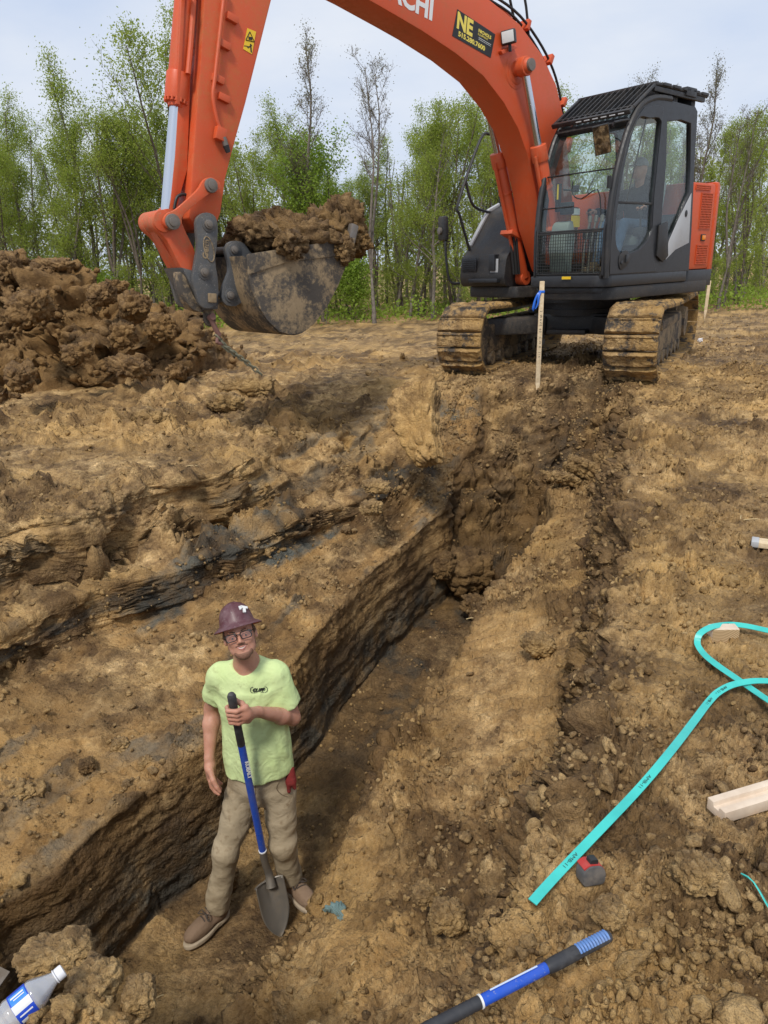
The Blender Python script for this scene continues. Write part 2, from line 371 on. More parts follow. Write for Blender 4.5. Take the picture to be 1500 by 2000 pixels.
# right wall: hanging root-like vertical fluting
flu = gnoise(np.stack([q[:, 0] * 16, q[:, 1] * 16, q[:, 2] * 2.0], -1)) + .6 * gnoise(np.stack([q[:, 0] * 38, q[:, 1] * 38, q[:, 2] * 3.5], -1))
D += m_rwall * 0.034 * flu + m_scarp * .012 * flu * (1 - smear) 
# layered ledges on the scarp and at the far end
lay = gnoise(np.stack([q[:, 0] * 2, q[:, 1] * 2, q[:, 2] * 22], -1)); D += (m_end * .035 + m_rwall * .008 ) * lay
sc_ = np.abs(np.sin(al * 3.3 + 1.2 * gnoise(qw * .8) + qw[:, 2] * .8)); D += (m_scarp * .11 + m_wall * .035 + m_end * .08) * (sc_ - .6)
bk = gnoise(np.stack([q[:, 0] * 3.0, q[:, 1] * 3.0, q[:, 2] * 5], -1) + 17); D += (m_scarp + .7 * m_ledge + .5 * m_rwall) * .07 * sstep(.12, .22, bk)
# teeth marks of the bucket on the field and track ruts
rut = gnoise(np.stack([q[:, 0] * 1.2, q[:, 1] * 7, q[:, 2] * 0], -1)); D += m_top * .012 * rut
cracks = worley(qw * 7 + 70)[1]; D -= .012 * sstep(.10, .0, cracks) * (m_floor * .6 + m_bench * .5 + .3 * m_top)
D *= near
_hp = aty(768, 875, 6.6); hole = np.exp(-(((Xf - _hp.x) / .17) ** 2 + ((Yf - 6.62) / .42) ** 2) ** 1.5); D = D - .24 * hole
for fx, fy, fr in ((-1.0, 2.84, .24), (-.54, 2.95, .20), (-.62, 2.78, .14)):
    g_ = np.exp(-(((Xf - fx) ** 2 + (Yf - fy) ** 2) / fr ** 2) ** 2) * (Sf > 9.0) * (Sf < 10.9); D = D * (1 - .9 * g_) - .03 * g_
# far field beyond: gentle lumps
farw = sstep(9, 14, Yf) * sstep(90, 40, Yf)
D += farw * (0.035 * fbm(qw * 1.1, 4) + clods(2.2, .05, 3.3, .6) + clods(6, .03, 5.3, .5))
flat = qw + nf * D[:, None]
P = flat.reshape(NRW, NCL, 3)
ii = np.arange(NRW * NCL).reshape(NRW, NCL)
F = np.stack([ii[:-1, :-1], ii[:-1, 1:], ii[1:, 1:], ii[1:, :-1]], -1).reshape(-1, 4)
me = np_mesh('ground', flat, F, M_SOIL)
# soil as a vertex colour: moisture plus painted shade, ochre clay, grey clay
Zf = flat[:, 2]; pn = fbm(qw * 2.2 + 12, 4); pn2 = fbm(np.stack([cr_ * 2.5, al * .8, qw[:, 2] * 6], -1) + 4, 3)
damp_shade = 0.45 * m_floor + .2 * m_rlip + 1.3 * m_floor * sstep(3.3, 4.5, Yf) + m_wall * (.50 + .5 * sstep(-1.0, -1.35, Zf) + .5 * sstep(3.6, 2.7, Yf)) + m_end * (.55 + .6 * sstep(-.1, -.9, Zf)) \
    + .65 * m_scarp * sstep(-.16, -.34, Zf) + .5 * band(5.8, 7.1, .15) * inT * sstep(-.1, .25, pn) + .35 * m_ledge * sstep(-.2, .4, pn2) + .95 * m_rwall + .35 * band(12.9, 13.1, .25) * inT * sstep(0, .3, pn) + .35 * m_rlip + .28 * m_rbench * (1 - pad) * sstep(.15, -.3, patch)  # wet floor and wall foot, plus shade painted on walls and scarp base
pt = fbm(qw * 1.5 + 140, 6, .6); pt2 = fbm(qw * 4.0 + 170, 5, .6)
damp_shade = damp_shade * (0.8 + .7 * pn) + hole + (.50 * sstep(.06, .20, pt) + .35 * sstep(.18, .32, pt2)) * (1 - .5 * m_wall) * (1 - pad) + .18 * sstep(.1, .6, pn) + .42 * m_top * sstep(.0, .25, fbm(qw * .7 + 9, 4)) + .25 * m_rbench * (1 - pad) * sstep(.1, .3, pn)  # hollow beside the slab painted dark as shade; the patches are random
damp_shade = np.clip(damp_shade + .5 * tm_ * sstep(.28, .40, tick), 0, 1)  # bucket tooth grooves are given a darker colour too
ochre = np.clip((m_bench * .8 + .4 * m_ledge + .55 * m_wall * sstep(-1.3, -1.0, Zf) + .35 * m_rbench + .25 * m_scarp + .5 * (Yf < 1.35) * m_top) * sstep(-.4, .4, pn2 + .3), 0, 1)
grey = np.clip(m_wall * sstep(-1.05, -1.45, Zf) * .9 + m_ledge * sstep(-.05, .20, pn2) * .95 + m_scarp * sstep(.05, .3, pn2) * .6 + .65 * m_bench * sstep(.18, .36, pn2) + .5 * m_end * sstep(.1, .5, pn)
               + .8 * m_floor * sstep(3.9, 4.6, Yf) * sstep(-.2, .15, pn), 0, 1)
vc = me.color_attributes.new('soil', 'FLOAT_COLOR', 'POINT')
vc.data.foreach_set('color', np.stack([damp_shade, ochre, grey, np.clip(.5 + clodvar * (1 - .6 * smear) + .22 * smear * (m_scarp + m_ledge) + .38 * pad - .10 * m_floor + .10 * sstep(.30, .42, fk) * smear, 0, 1)], -1).astype(np.float32).ravel())
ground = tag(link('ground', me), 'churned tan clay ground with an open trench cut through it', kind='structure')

# surface height lookups  for standing things
PG = P[24:24 + NR]
from mathutils.kdtree import KDTree
_sub = flat.reshape(NRW, NCL, 3)[:, ::2].reshape(-1, 3); _sub = _sub[(_sub[:, 1] < 16) & (_sub[:, 1] > .8) & (np.abs(_sub[:, 0]) < 40)]
_cell = {}
def ground_z(x, y, r=0.06):
    d2 = (_sub[:, 0] - x) ** 2 + (_sub[:, 1] - y) ** 2; k = np.argsort(d2)[:4]; return float(_sub[k, 2].mean())
def ground_top(x, y, r=0.03):
    m = (np.abs(_sub[:, 0] - x) < r) & (np.abs(_sub[:, 1] - y) < r); return float(_sub[m, 2].max()) if m.any() else ground_z(x, y)
# ------------------------------------------------------------------ clods and crumbs
def ico(sub):
    bm = bmesh.new(); bmesh.ops.create_icosphere(bm, subdivisions=sub, radius=1.0)
    V = np.array([v.co[:] for v in bm.verts], np.float32); F = np.array([[v.index for v in f.verts] for f in bm.faces], np.int32); bm.free(); return V, F
ICO1, ICO2, ICO3 = ico(1), ico(2), ico(3)
rng = np.random.RandomState(11)
def crumb_cloud(name, pts, nrm, sizes, base, mat, seed=0, flatness=.65, sink=.25):
    """many separate lumps joined into one mesh; every lump is a rough stone-like body"""
    r = np.random.RandomState(seed); V0, F0 = base; nv = len(V0); n = len(pts)
    vars_ = []
    for k in range(24):
        a1, a21, aid = worley(V0 * 1.25 + 7.3 * k); b1, b21, bid = worley(V0 * 3.1 + 5.1 * k)
        vars_.append(V0 * (1 + .30 * gnoise(V0 * 1.6 + 11 * k) + .45 * (aid - .5) * sstep(0, .3, a21) + (.22 * (bid - .5) + .10 * gnoise(V0 * 6 + k) if nv > 50 else 0) + (.13 if nv < 50 else .05) * r.uniform(-1, 1, nv))[:, None])
    vars_ = np.array(vars_)[r.randint(0, 24, n)]
    qn = r.normal(size=(n, 4)); qn /= np.linalg.norm(qn, axis=1, keepdims=True); w, x, y, z = qn.T
    R = np.stack([1 - 2 * (y * y + z * z), 2 * (x * y - z * w), 2 * (x * z + y * w), 2 * (x * y + z * w), 1 - 2 * (x * x + z * z), 2 * (y * z - x * w),
                  2 * (x * z - y * w), 2 * (y * z + x * w), 1 - 2 * (x * x + y * y)], -1).reshape(n, 3, 3)
    sc = np.stack([r.uniform(.8, 1.3, n), r.uniform(.7, 1.1, n), r.uniform(.5, .9, n)], -1)
    V = np.einsum('nij,nvj->nvi', R, vars_ * sc[:, None, :]) * sizes[:, None, None]
    V = V + (pts + nrm * (sizes * (flatness - sink))[:, None])[:, None, :]
    F = (F0[None] + (np.arange(n) * nv)[:, None, None]).reshape(-1, 3)
    return np_mesh(name, V.reshape(-1, 3), F, mat, smooth=len(V0) > 100)
KEEP = [(-1.0, 2.85, .16), (-.54, 2.95, .17), (-.6, 2.80, .12)] + [(*atz(x, y, .04)[:2], r_) for x, y, r_ in ((1152, 1725, .075), (1415, 1240, .12), (1420, 1575, .08), (1470, 1560, .1), (1495, 1545, .1), (1500, 1075, .12), (660, 1780, .0))]
KEEP += [(*atz(660, 1780, -1.0)[:2], .09)] + [(*atz(125 - 20 * k, 1890 + 18 * k, .15)[:2], .06) for k in range(6)] + [(*atz(1190 - 30 * k, 1825 + 16 * k, .10)[:2], .04) for k in range(12)]
KEEP += [(*atz(x, y, .05)[:2], .048) for x, y in [(1040 + 17 * k, 1762 - 18.5 * k) for k in range(19)] + [(1375 + 14 * k, 1378 - 8 * k) for k in range(4)] + [(1440, 1332), (1470, 1328), (1495, 1328), (1395, 1296), (1420, 1312), (1450, 1333), (1475, 1350), (1366, 1270), (1359, 1248), (1374, 1229), (1408, 1219), (1430, 1219), (1460, 1222), (1490, 1230)]]
nfin = normals(P).reshape(-1, 3)
visible = (Yf > .95) & (Yf < 22) & (np.abs(Xf) < .62 * Yf + .7)
vid = np.nonzero(visible)[0]
wgt = (crumb * (.25 + .75 * dens) + .22 + .15 * m_rwall + 1.2 * (Yf < 1.4))[vid] * (1 - .97 * m_wall[vid]) * (1 - .9 * ((nfin[vid, 2] < .35))) * (1 - .55 * m_floor[vid]) * (.35 + .65 * sstep(-.2, .3, fbm(qw[vid] * 3.3 + 91, 2)))
wgt = wgt * (1 - .9 * pad[vid])
_pv = flat[vid]
for (kx, ky, kr) in KEEP: wgt = wgt * ((_pv[:, 0] - kx) ** 2 + (_pv[:, 1] - ky) ** 2 > kr * kr)
wgt = wgt / wgt.sum()
def scatter(n, lo, hi, pw, base, name, mat, seed, pxmin):
    r = np.random.RandomState(seed); ids = r.choice(vid, n, p=wgt)
    s = lo * (hi / lo) ** (r.uniform(0, 1, n) ** pw)
    s = np.maximum(s, pxmin * flat[ids, 1] / 1400.)
    p = flat[ids] + r.normal(size=(n, 3)) * 0.006
    return crumb_cloud(name, p, nfin[ids], s.astype(np.float32), base, mat, seed)
o = link('soil_crumbs', scatter(30000, .0040, .020, 1.9, ICO1, 'soil_crumbs', M_CLOD, 3, 1.6)); tag(o, 'small soil crumbs littering the tan clay around the trench', kind='stuff')
o = link('soil_clods', scatter(2600, .010, .026, 2.0, ICO2, 'soil_clods', M_CLOD, 4, 2.4)); tag(o, 'walnut sized soil clods strewn over the clay around the trench', kind='stuff')
o = link('large_clods', scatter(420, .022, .055, 2.2, ICO3, 'large_clods', M_CLOD, 8, 4.0)); tag(o, 'fist sized soil clods strewn over the clay around the trench', kind='stuff')
o = link('dark_crumbs', scatter(5000, .004, .020, 2.0, ICO1, 'dark_crumbs', M_CLODDARK, 5, 1.3)); tag(o, 'dark moist crumbs of soil scattered over the dig', kind='stuff')

def chunk_mesh(name, size, seed, mat, res=26, rough=.16, square=3.2, amp2=.07, cell=1.0):
    """a torn lump of clay: a superellipsoid broken up by several scales of relief"""
    n = res; g = np.linspace(-1, 1, n); a, b = np.meshgrid(g, g, indexing='ij'); V = []; F = []
    for ax in range(3):
        for sgn in (-1, 1):
            f = np.stack([np.full_like(a, sgn), a, b], -1); f = np.roll(f, ax, -1).reshape(-1, 3)
            base = len(V) * n * n; idx = np.arange(n * n).reshape(n, n) + base
            q = np.stack([idx[:-1, :-1], idx[1:, :-1], idx[1:, 1:], idx[:-1, 1:]], -1).reshape(-1, 4)
            F.append(q if sgn > 0 else q[:, ::-1]); V.append(f)
    V = np.concatenate(V).astype(np.float32); F = np.concatenate(F)
    # weld the seams
    key = np.round(V * (n - 1) * 2).astype(np.int64); u, inv = np.unique(key, axis=0, return_inverse=True); inv = inv.ravel()
    first = np.zeros(len(u), np.int64); first[inv] = np.arange(len(V)); V = V[first]; F = inv[F]
    d = V / np.linalg.norm(V, axis=1, keepdims=True)
    r = 1 / (np.abs(d[:, 0]) ** square + np.abs(d[:, 1]) ** square + np.abs(d[:, 2]) ** square) ** (1 / square)
    sz = np.array(size, np.float32); ms = float(sz.mean())
    base = d * r[:, None]; p = base * sz; s0 = seed * 13.7
    pb = p / ms; f1, f21, idv, tl = worley_tilt(pb * 1.9 * cell + s0)
    disp = rough * .8 * fbm(pb * 1.3 + s0, 3) + rough * 1.2 * (idv - .5 + .8 * tl) * sstep(0, .09, f21) - .16 * sstep(.16, 0, f21)
    msk = sstep(-.35, .35, gnoise(base * 1.4 + s0 + 50)); amp2 = amp2 * (.25 + 1.1 * msk)
    bw = pb + .22 * np.stack([gnoise(base * 2.6 + s0), gnoise(base * 2.6 + s0 + 9), gnoise(base * 2.6 + s0 + 19)], -1); g1, g21, gid, gtl = worley_tilt(bw * np.array([3.4, 3.9, 4.8]) * cell + s0 + 3); disp += amp2 * 1.4 * (gid - .4 + .6 * gtl) * sstep(0, .1, g21) - .05 * msk * sstep(.12, 0, g21)
    g1, g21, gid = worley(bw * np.array([8.5, 9.5, 11.0]) * cell + s0 + 5); disp += amp2 * .7 * (gid - .4) * sstep(0, .2, g21); disp += .3 * amp2 * gnoise(pb * 24 + s0) + .4 * amp2 * ridged(pb * 4.5 + s0, 3)
    p = p + d * (disp * ms)[:, None]
    return np_mesh(name, p, F, mat)
def chunk(name, loc, size, rot, seed, label, mat=None, cat='soil clod', group=None, **kw):
    o = link(name, chunk_mesh(name, size, seed, mat or M_CLOD, **kw)); o.location = loc; o.rotation_euler = rot
    return tag(o, label, cat, group)
rad = math.radians
def on(x, y, z, dz=0.0): p = atz(x, y, z); p.z += dz; return p
G1 = 'large clods around the trench'
M_SLAB = soil_material('pale_clay', attr=False, tint=(1.25, 1.2, 1.1))
chunk('clay_slab', aty(815, 832, 6.45), (.19, .13, .40), (rad(-30), rad(-20), rad(-20)), 3, 'large tilted ochre clay slab leaning at the far left corner of the trench', mat=M_SLAB, cat='clay slab', rough=.10, square=6, amp2=.04)
_sl = [o for o in COL.objects if o.name == 'clay_slab'][0]
for v in _sl.data.vertices: k_ = v.co.z / .4; v.co.x = v.co.x * (1 + .35 * k_) + .05 * k_ * k_; v.co.y *= 1 + .2 * k_
chunk('clay_slab', aty(1140, 915, 6.9), (.20, .07, .09), (rad(10), rad(28), rad(10)), 5, 'flat broken clay slab sliding down the far right side of the trench', cat='clay slab', square=4)
chunk('clay_slab', aty(1195, 900, 6.7), (.06, .06, .20), (rad(-20), rad(32), rad(0)), 8, 'narrow upright clay slab leaning on the far right trench wall', cat='clay slab', square=4)
chunk('clay_slab', aty(1105, 935, 6.75), (.17, .08, .05), (rad(10), rad(20), rad(25)), 9, 'low clay slab lying below the two others at the far right of the trench', cat='clay slab', square=4)
chunk('soil_clod', aty(912, 1112, 6.72), (.26, .22, .20), (0, 0, .4), 11, 'big dark wet clod at the foot of the far trench end', M_CLODDARK)
chunk('soil_clod', aty(865, 1105, 6.55), (.11, .12, .13), (0, .2, 1.), 12, 'dark upright clod left of the big wet one at the trench end', M_CLODDARK)
chunk('soil_clod', aty(925, 1180, 6.2), (.12, .10, .09), (.1, .2, 1.), 13, 'dark clod on the trench floor in front of the far end', M_CLODDARK)
chunk('soil_clod', aty(735, 950, 5.9), (.11, .10, .05), (0, .1, .2), 14, 'flat pale clod on the ledge near the leaning slab')
chunk('soil_clod', aty(725, 992, 5.7), (.09, .08, .06), (0, .1, .9), 15, 'yellowish clod on the ledge below the flat pale one')
chunk('soil_clod', on(485, 762, .25, .03), (.33, .18, .13), (0, 0, -.1), 16, 'grey brown block of clay lying at the foot of the spoil heap')
chunk('soil_clod', on(440, 790, .2, .02), (.2, .16, .10), (0, .2, .5), 17, 'rounded clod in front of the grey block near the heap')
chunk('soil_clod', on(300, 820, .15, .02), (.22, .15, .09), (0, .2, .1), 18, 'pale clod lying on open ground left of the rounded one')
chunk('soil_clod', on(520, 850, .08, .02), (.11, .10, .07), (0, .2, .1), 19, 'small rounded clod above the scraped left bank')
chunk('soil_clod', on(1365, 1710, .06, .01), (.055, .05, .04), (0, .2, .1), 20, 'round clod right of the tape measure')
chunk('soil_clod', on(1190, 1775, .03, -.01), (.05, .04, .025), (0, .2, .7), 21, 'flattened clod lying below and right of the tape measure')
chunk('soil_clod', on(1050, 1265, -.7, .02), (.10, .08, .06), (0, .2, .1), 23, 'clod resting on the scraped right bench')
chunk('soil_clod', on(875, 1790, -.8, .0), (.07, .06, .05), (0, .2, .1), 24, 'rough clod on the right bank between rag and strap')
chunk('soil_clod', on(828, 1745, -.85, .0), (.05, .05, .04), (0, .2, 2), 25, 'pale clod uphill of the grey rag')
chunk('soil_clod', on(170, 1495, -.83, .0), (.045, .04, .035), (0, .2, 2), 26, 'dark rough clod on the left bench near the frame edge', M_CLODDARK)
chunk('soil_clod', on(30, 1550, -.88, .01), (.11, .08, .05), (0, .1, .3), 27, 'flat layered clod at the left edge of the bench')
chunk('soil_clod', on(235, 1460, -.85, .0), (.05, .045, .045), (0, .1, .3), 28, 'ochre clod on the left bench behind the man')
chunk('soil_clod', on(285, 1490, -.87, .0), (.04, .035, .03), (0, .1, .3), 29, 'small crumbly clod nearest the man on the left bench')
chunk('soil_clod', on(1250, 1030, -.2, .0), (.20, .12, .08), (0, .1, .3), 30, 'long brown clod under the right trench wall')
chunk('soil_clod', on(1000, 1285, -.9, .0), (.06, .05, .03), (0, .1, .3), 31, 'small clod at the trench lip on the right bench')
chunk('soil_clod', Vector((-.93, 3.1, -1.57)), (.05, .05, .06), (0, .1, .3), 32, 'dark lump on the trench floor behind the left boot', M_CLODDARK)
# the near bank that the bottle lies on
for k, (x, y, s) in enumerate([(345, 1850, .045), (230, 1880, .035), (590 - 20, 1990, .0)][:2]): pass
chunk('soil_clod', on(270, 1935, .12, -.02), (.035, .035, .04), (0, .1, .3), 33, 'crumbly ochre clod at the near trench end right of the bottle', res=20)
chunk('soil_clod', on(110, 1862, .12, .0), (.085, .05, .03), (0, .1, .3), 34, 'ochre clod behind the plastic bottle', res=20)
chunk('soil_clod', on(180, 1920, .12, -.01), (.06, .05, .04), (0, .1, 1.3), 35, 'ochre clod beside the neck of the bottle', res=20)

# spoil heap
def heap_mesh(name, cx, cy, rx, ry, h, seed, mat, nr=180, na=460):
    rr = np.linspace(0, 1, nr) ** .9; aa = np.linspace(0, 2 * np.pi, na, endpoint=False); r, a = np.meshgrid(rr, aa, indexing='ij')
    wob = 1 + .16 * np.sin(a * 3 + 1) + .08 * np.sin(a * 5 + 2)
    x = cx + np.cos(a) * r * rx * wob; y = cy + np.sin(a) * r * ry * wob
    z = .05 + h * (1 - r ** 1.5) ** 1.0 - .35 * sstep(.93, 1.0, r)
    p = np.stack([x, y, z], -1).reshape(-1, 3).astype(np.float32)
    p[:, :2] += .35 * np.stack([fbm(p * .9 + seed, 3), fbm(p * .9 + 30 + seed, 3)], -1); p[:, 2] += .30 * fbm(p * .8 + 50 + seed, 3) * sstep(.0, .4, p[:, 2])
    q = p + .10 * np.stack([gnoise(p * 3), gnoise(p * 3 + 9), gnoise(p * 3 + 19)], -1)
    q = p * np.array((1, 1, 1.5), np.float32) + .22 * np.stack([gnoise(p * 2), gnoise(p * 2 + 9), gnoise(p * 2 + 19)], -1); f1, f21, idv, tl = worley_tilt(q * 2.1 + seed); d = .30 * (idv - .35 + .4 * tl) * sstep(0, .10, f21) - .10 * sstep(.13, 0, f21)
    f1, f21, idv, tl = worley_tilt(q * 4.6 + seed); d += .14 * (idv - .3 + .5 * tl) * sstep(0, .12, f21)
    f1, f21, idv, tl = worley_tilt(q * 11 + seed); d += .05 * (idv - .3 + .5 * tl) * sstep(0, .25, f21); d += .035 * ridged(q * 5, 4) + .02 * gnoise(q * 24) + .012 * gnoise(q * 50)
    nrm = normals(p.reshape(nr, na, 3)); nrm = nrm * np.sign(nrm[..., 2:3] + 1e-6)
    for _ in range(6): nrm = nrm + np.roll(nrm, 1, 1) + np.roll(nrm, -1, 1)
    nrm[0] = (0, 0, 1); nrm = (nrm / np.linalg.norm(nrm, axis=-1, keepdims=True)).reshape(-1, 3); p = p + nrm * (d * sstep(1.0, .9, r.ravel()))[:, None]
    idx = np.arange(nr * na).reshape(nr, na); nx = np.roll(idx, -1, 1)
    F = np.stack([idx[:-1], idx[1:], nx[1:], nx[:-1]], -1).reshape(-1, 4)
    return np_mesh(name, p, F, mat), p
M_HEAP = soil_material('spoil_soil', attr=False, tint=(.66, .60, .55))
M_LOAD = soil_material('bucket_soil', attr=False, tint=(.56, .52, .49))
hm, hp = heap_mesh('spoil_heap', -6.4, 10.7, 3.9, 3.5, 1.9, 2.0, M_HEAP)
heap = tag(link('spoil_heap', hm), 'large heap of dug dark brown clay at the left in front of the wood', 'soil heap')
r9 = np.random.RandomState(5); hid = np.nonzero((hp[:, 1] < 12.3) & (hp[:, 2] > .15))[0]; ids = r9.choice(hid, 6500)
hn = np.tile(np.array([[.2, -.5, .8]], np.float32), (6500, 1))
o = link('soil_clods', crumb_cloud('heap_crumbs', hp[ids], hn, (.018 * 5 ** (r9.uniform(0, 1, 6500) ** 2.2)).astype(np.float32), ICO1, M_HEAP, 6), heap)
tag(o, kind='stuff')
HG = 'big blocks on the spoil heap'
for k, (x, y, Y, s, lab) in enumerate([
    (60, 600, 8.9, (.42, .30, .26), 'rounded brown clay block on the heap, low at its left side'),
    (105, 520, 10.4, (.48, .26, .13), 'dark slab of clay sticking up on the crest of the heap'),
    (15, 525, 10.2, (.30, .25, .28), 'clay block on the heap crest at the left frame edge'),
    (265, 600, 9.6, (.34, .25, .22), 'block of clay on the right shoulder of the heap'),
    (200, 575, 9.7, (.24, .2, .18), 'ochre faced block on the upper right slope of the heap'),
    (315, 640, 9.3, (.26, .22, .24), 'dark overhanging block at the right end of the heap'),
    (240, 655, 9.0, (.22, .2, .2), 'squat block under the right shoulder of the heap'),
    (225, 560, 10.0, (.22, .18, .12), 'small dark block on the crest right of the slab'),
    (40, 735, 7.9, (.33, .2, .17), 'smooth ochre block at the left foot of the heap'),
    (250, 715, 8.6, (.36, .22, .15), 'wide cracked block at the front foot of the heap'),
    (150, 690, 8.5, (.24, .2, .15), 'brown block low on the front of the heap'),
    (345, 730, 8.9, (.30, .16, .14), 'flaky dark block at the right foot of the heap')]):
    chunk('clay_block', aty(x, y, Y), tuple(q_ * .68 for q_ in s), (r9.uniform(-.3, .3), r9.uniform(-.4, .4), r9.uniform(0, 3)), 40 + k, lab, M_HEAP, 'clay block', HG, rough=.2, amp2=.09)

# ------------------------------------------------------------------ trees
def mk_bark(name, a, b):
    n = NT(name); f = n.noise(6, 5, .6); return n.set(Base_Color=n.ramp(f, [(.35, a), (.65, b)]), Roughness=.95, Specular_IOR_Level=.15)
def mk_leaf(name, a, b, c):
    n = NT(name); f = n.noise(.8, 3, .6); g = n.noise(9, 2, .6); col = n.mix(n.ramp(f, [(.38, 0.), (.62, 1.)]), a, b); col = n.mix(n.ramp(g, [(.45, 0.), (.7, .7)]), col, c)
    n.set(Base_Color=col, Roughness=.6, Specular_IOR_Level=.25); tr = n.node('BsdfTranslucent'); n.lk(col, tr.inputs['Color'])
    mx = n.node('MixShader'); mx.inputs[0].default_value = .55; n.lk(n.b.outputs[0], mx.inputs[1]); n.lk(tr.outputs[0], mx.inputs[2])
    n.lk(mx.outputs[0], n.n['Material Output'].inputs['Surface']); return n.m
M_BARK = mk_bark('bark_grey', (.11, .095, .078), (.23, .20, .17)); M_BARK2 = mk_bark('bark_brown', (.08, .064, .05), (.17, .14, .11))
M_LEAF = mk_leaf('spring_leaf', (.26, .34, .045), (.34, .42, .07), (.42, .45, .13))
M_LEAF2 = mk_leaf('bright_leaf', (.20, .31, .035), (.28, .40, .055), (.35, .44, .09))
M_LEAF3 = mk_leaf('dark_leaf', (.07, .14, .025), (.12, .20, .035), (.17, .24, .06))
M_BUD = mk_leaf('bud_leaf', (.14, .13, .05), (.20, .19, .07), (.16, .14, .06))
def tube(P0, R0, sides, V, F):
    """append a tapered tube along the points"""
    n0 = len(V); P0 = [Vector(p) for p in P0]; up0 = Vector((.3, .9, .2)).normalized()
    for i, p in enumerate(P0):
        t = (P0[min(i + 1, len(P0) - 1)] - P0[max(i - 1, 0)]).normalized(); a = t.cross(up0)
        if a.length < .05: a = t.cross(Vector((1, 0, 0)))
        a.normalize(); b = t.cross(a)
        for k in range(sides):
            an = 2 * math.pi * k / sides; V.append(p + (a * math.cos(an) + b * math.sin(an)) * R0[i])
    for i in range(len(P0) - 1):
        for k in range(sides):
            k2 = (k + 1) % sides; F.append((n0 + i * sides + k, n0 + i * sides + k2, n0 + (i + 1) * sides + k2, n0 + (i + 1) * sides + k))
def make_tree(seed, H, r0, spread, nb, crown_lo, leaf, leaf_n, leaf_s, mats, fork=0, twig=1.0, droop=0., lean=0.):
    r = random.Random(seed); V = []; F = []; tips = []
    def grow(p, d, L, rad_, lev, nseg):
        pts = [p.copy()]; rs = [rad_]
        for i in range(nseg):
            d = (d + Vector((r.gauss(0, .10), r.gauss(0, .10), r.gauss(0, .06) + (.09 if lev else .04) - droop * lev * .05)) * (1. if lev else .55)).normalized()
            p = p + d * (L / nseg); pts.append(p.copy()); rs.append(max(rad_ * (1 - .82 * (i + 1) / nseg), .0035))
        tube(pts, rs, (6, 4, 3, 3)[lev], V, F)
        return pts, rs, d
    trunks = []
    base = Vector((0, 0, -.3)); d0 = Vector((lean + r.gauss(0, .03), r.gauss(0, .03), 1)).normalized()
    if fork:
        hf = H * r.uniform(.25, .4); pts, rs, d = grow(base, d0, hf, r0, 0, 5)
        rs_end = r0 * .8
        for k in range(fork):
            dd = (d + Vector((r.uniform(-.3, .3), r.uniform(-.3, .3), .6))).normalized(); trunks.append(grow(pts[-2], dd, H - hf, rs_end * .75, 0, 10))
    else: trunks.append(grow(base, d0, H, r0, 0, 12))
    for pts, rs, _ in trunks:
        n = len(pts) - 1
        for b in range(int(nb / len(trunks))):
            t = crown_lo + (1 - crown_lo) * ((b + r.random()) / (nb / len(trunks))); t = min(t, .985); i = min(int(t * n), n - 1); f = t * n - i
            p = pts[i].lerp(pts[i + 1], f); ang = r.uniform(0, 6.283); el = r.uniform(.45, .95) + .5 * t
            d = Vector((math.cos(ang), math.sin(ang), el)).normalized(); L = spread * (1.05 - .75 * t) * r.uniform(.6, 1.2) * (1.0 if t > crown_lo + .08 else .6)
            p1, r1, d1 = grow(p, d, L, max(rs[i] * .45, .008), 1, 5)
            for c in range(int(6 * twig)):
                u = r.uniform(.25, 1.0); j = min(int(u * 5), 4); q0 = p1[j].lerp(p1[j + 1], u * 5 - j)
                dd = (d1 + Vector((r.gauss(0, .6), r.gauss(0, .6), r.gauss(.1, .35)))).normalized()
                p2, r2, d2 = grow(q0, dd, L * r.uniform(.25, .5), max(r1[j] * .5, .006), 2, 3)
                tips += p2[1:]
                for e in range(int(3 * twig)):
                    k = r.randint(0, 2); q1 = p2[k].lerp(p2[k + 1], r.random()); d3 = (d2 + Vector((r.gauss(0, .7), r.gauss(0, .7), r.gauss(0, .4)))).normalized()
                    p3, _, _ = grow(q1, d3, L * r.uniform(.12, .25), .005, 3, 2); tips += p3[1:]
    tm = mesh_from('trunk', V, F, mats[0], True)
    T = np.array([t[:] for t in tips], np.float32); rr = np.random.RandomState(seed)
    if leaf_n:
        # leaves gather in clumps of uneven density
        keep = gnoise(T * 1.1 + seed) + .4 * gnoise(T * 3 + seed); pr = np.clip(.6 + .8 * keep, .06, 1.5); pr /= pr.sum(); c = T[rr.choice(len(T), leaf_n, p=pr)] + rr.normal(size=(leaf_n, 3)) * leaf_s * 4.6
    else: c = T[:1]
    lm = leaf_mesh('crown', c, leaf_s, rr, mats[1])
    return tm, lm
def leaf_mesh(name, c, s, rr, mat):
    n = len(c); a = rr.normal(size=(n, 3)); a /= np.linalg.norm(a, axis=1, keepdims=True); b = rr.normal(size=(n, 3)); b = np.cross(a, b); b /= np.linalg.norm(b, axis=1, keepdims=True)
    L = (s * rr.uniform(.6, 1.3, n))[:, None]; W = L * rr.uniform(.4, .65, n)[:, None]
    V = np.stack([c - a * L, c + b * W - a * L * .1, c + a * L, c - b * W - a * L * .1], 1).reshape(-1, 3); F = np.arange(4 * n).reshape(n, 4)
    return np_mesh(name, V, F, mat, smooth=False)
PROTO = {}
def proto(key, **kw): PROTO[key] = make_tree(**kw)
proto('leafy1', seed=1, H=9, r0=.10, spread=2.5, nb=26, crown_lo=.22, leaf=1, leaf_n=11500, leaf_s=.038, mats=(M_BARK, M_LEAF))
proto('leafy2', seed=2, H=9, r0=.12, spread=2.8, nb=28, crown_lo=.25, leaf=1, leaf_n=13000, leaf_s=.039, mats=(M_BARK2, M_LEAF), fork=2)
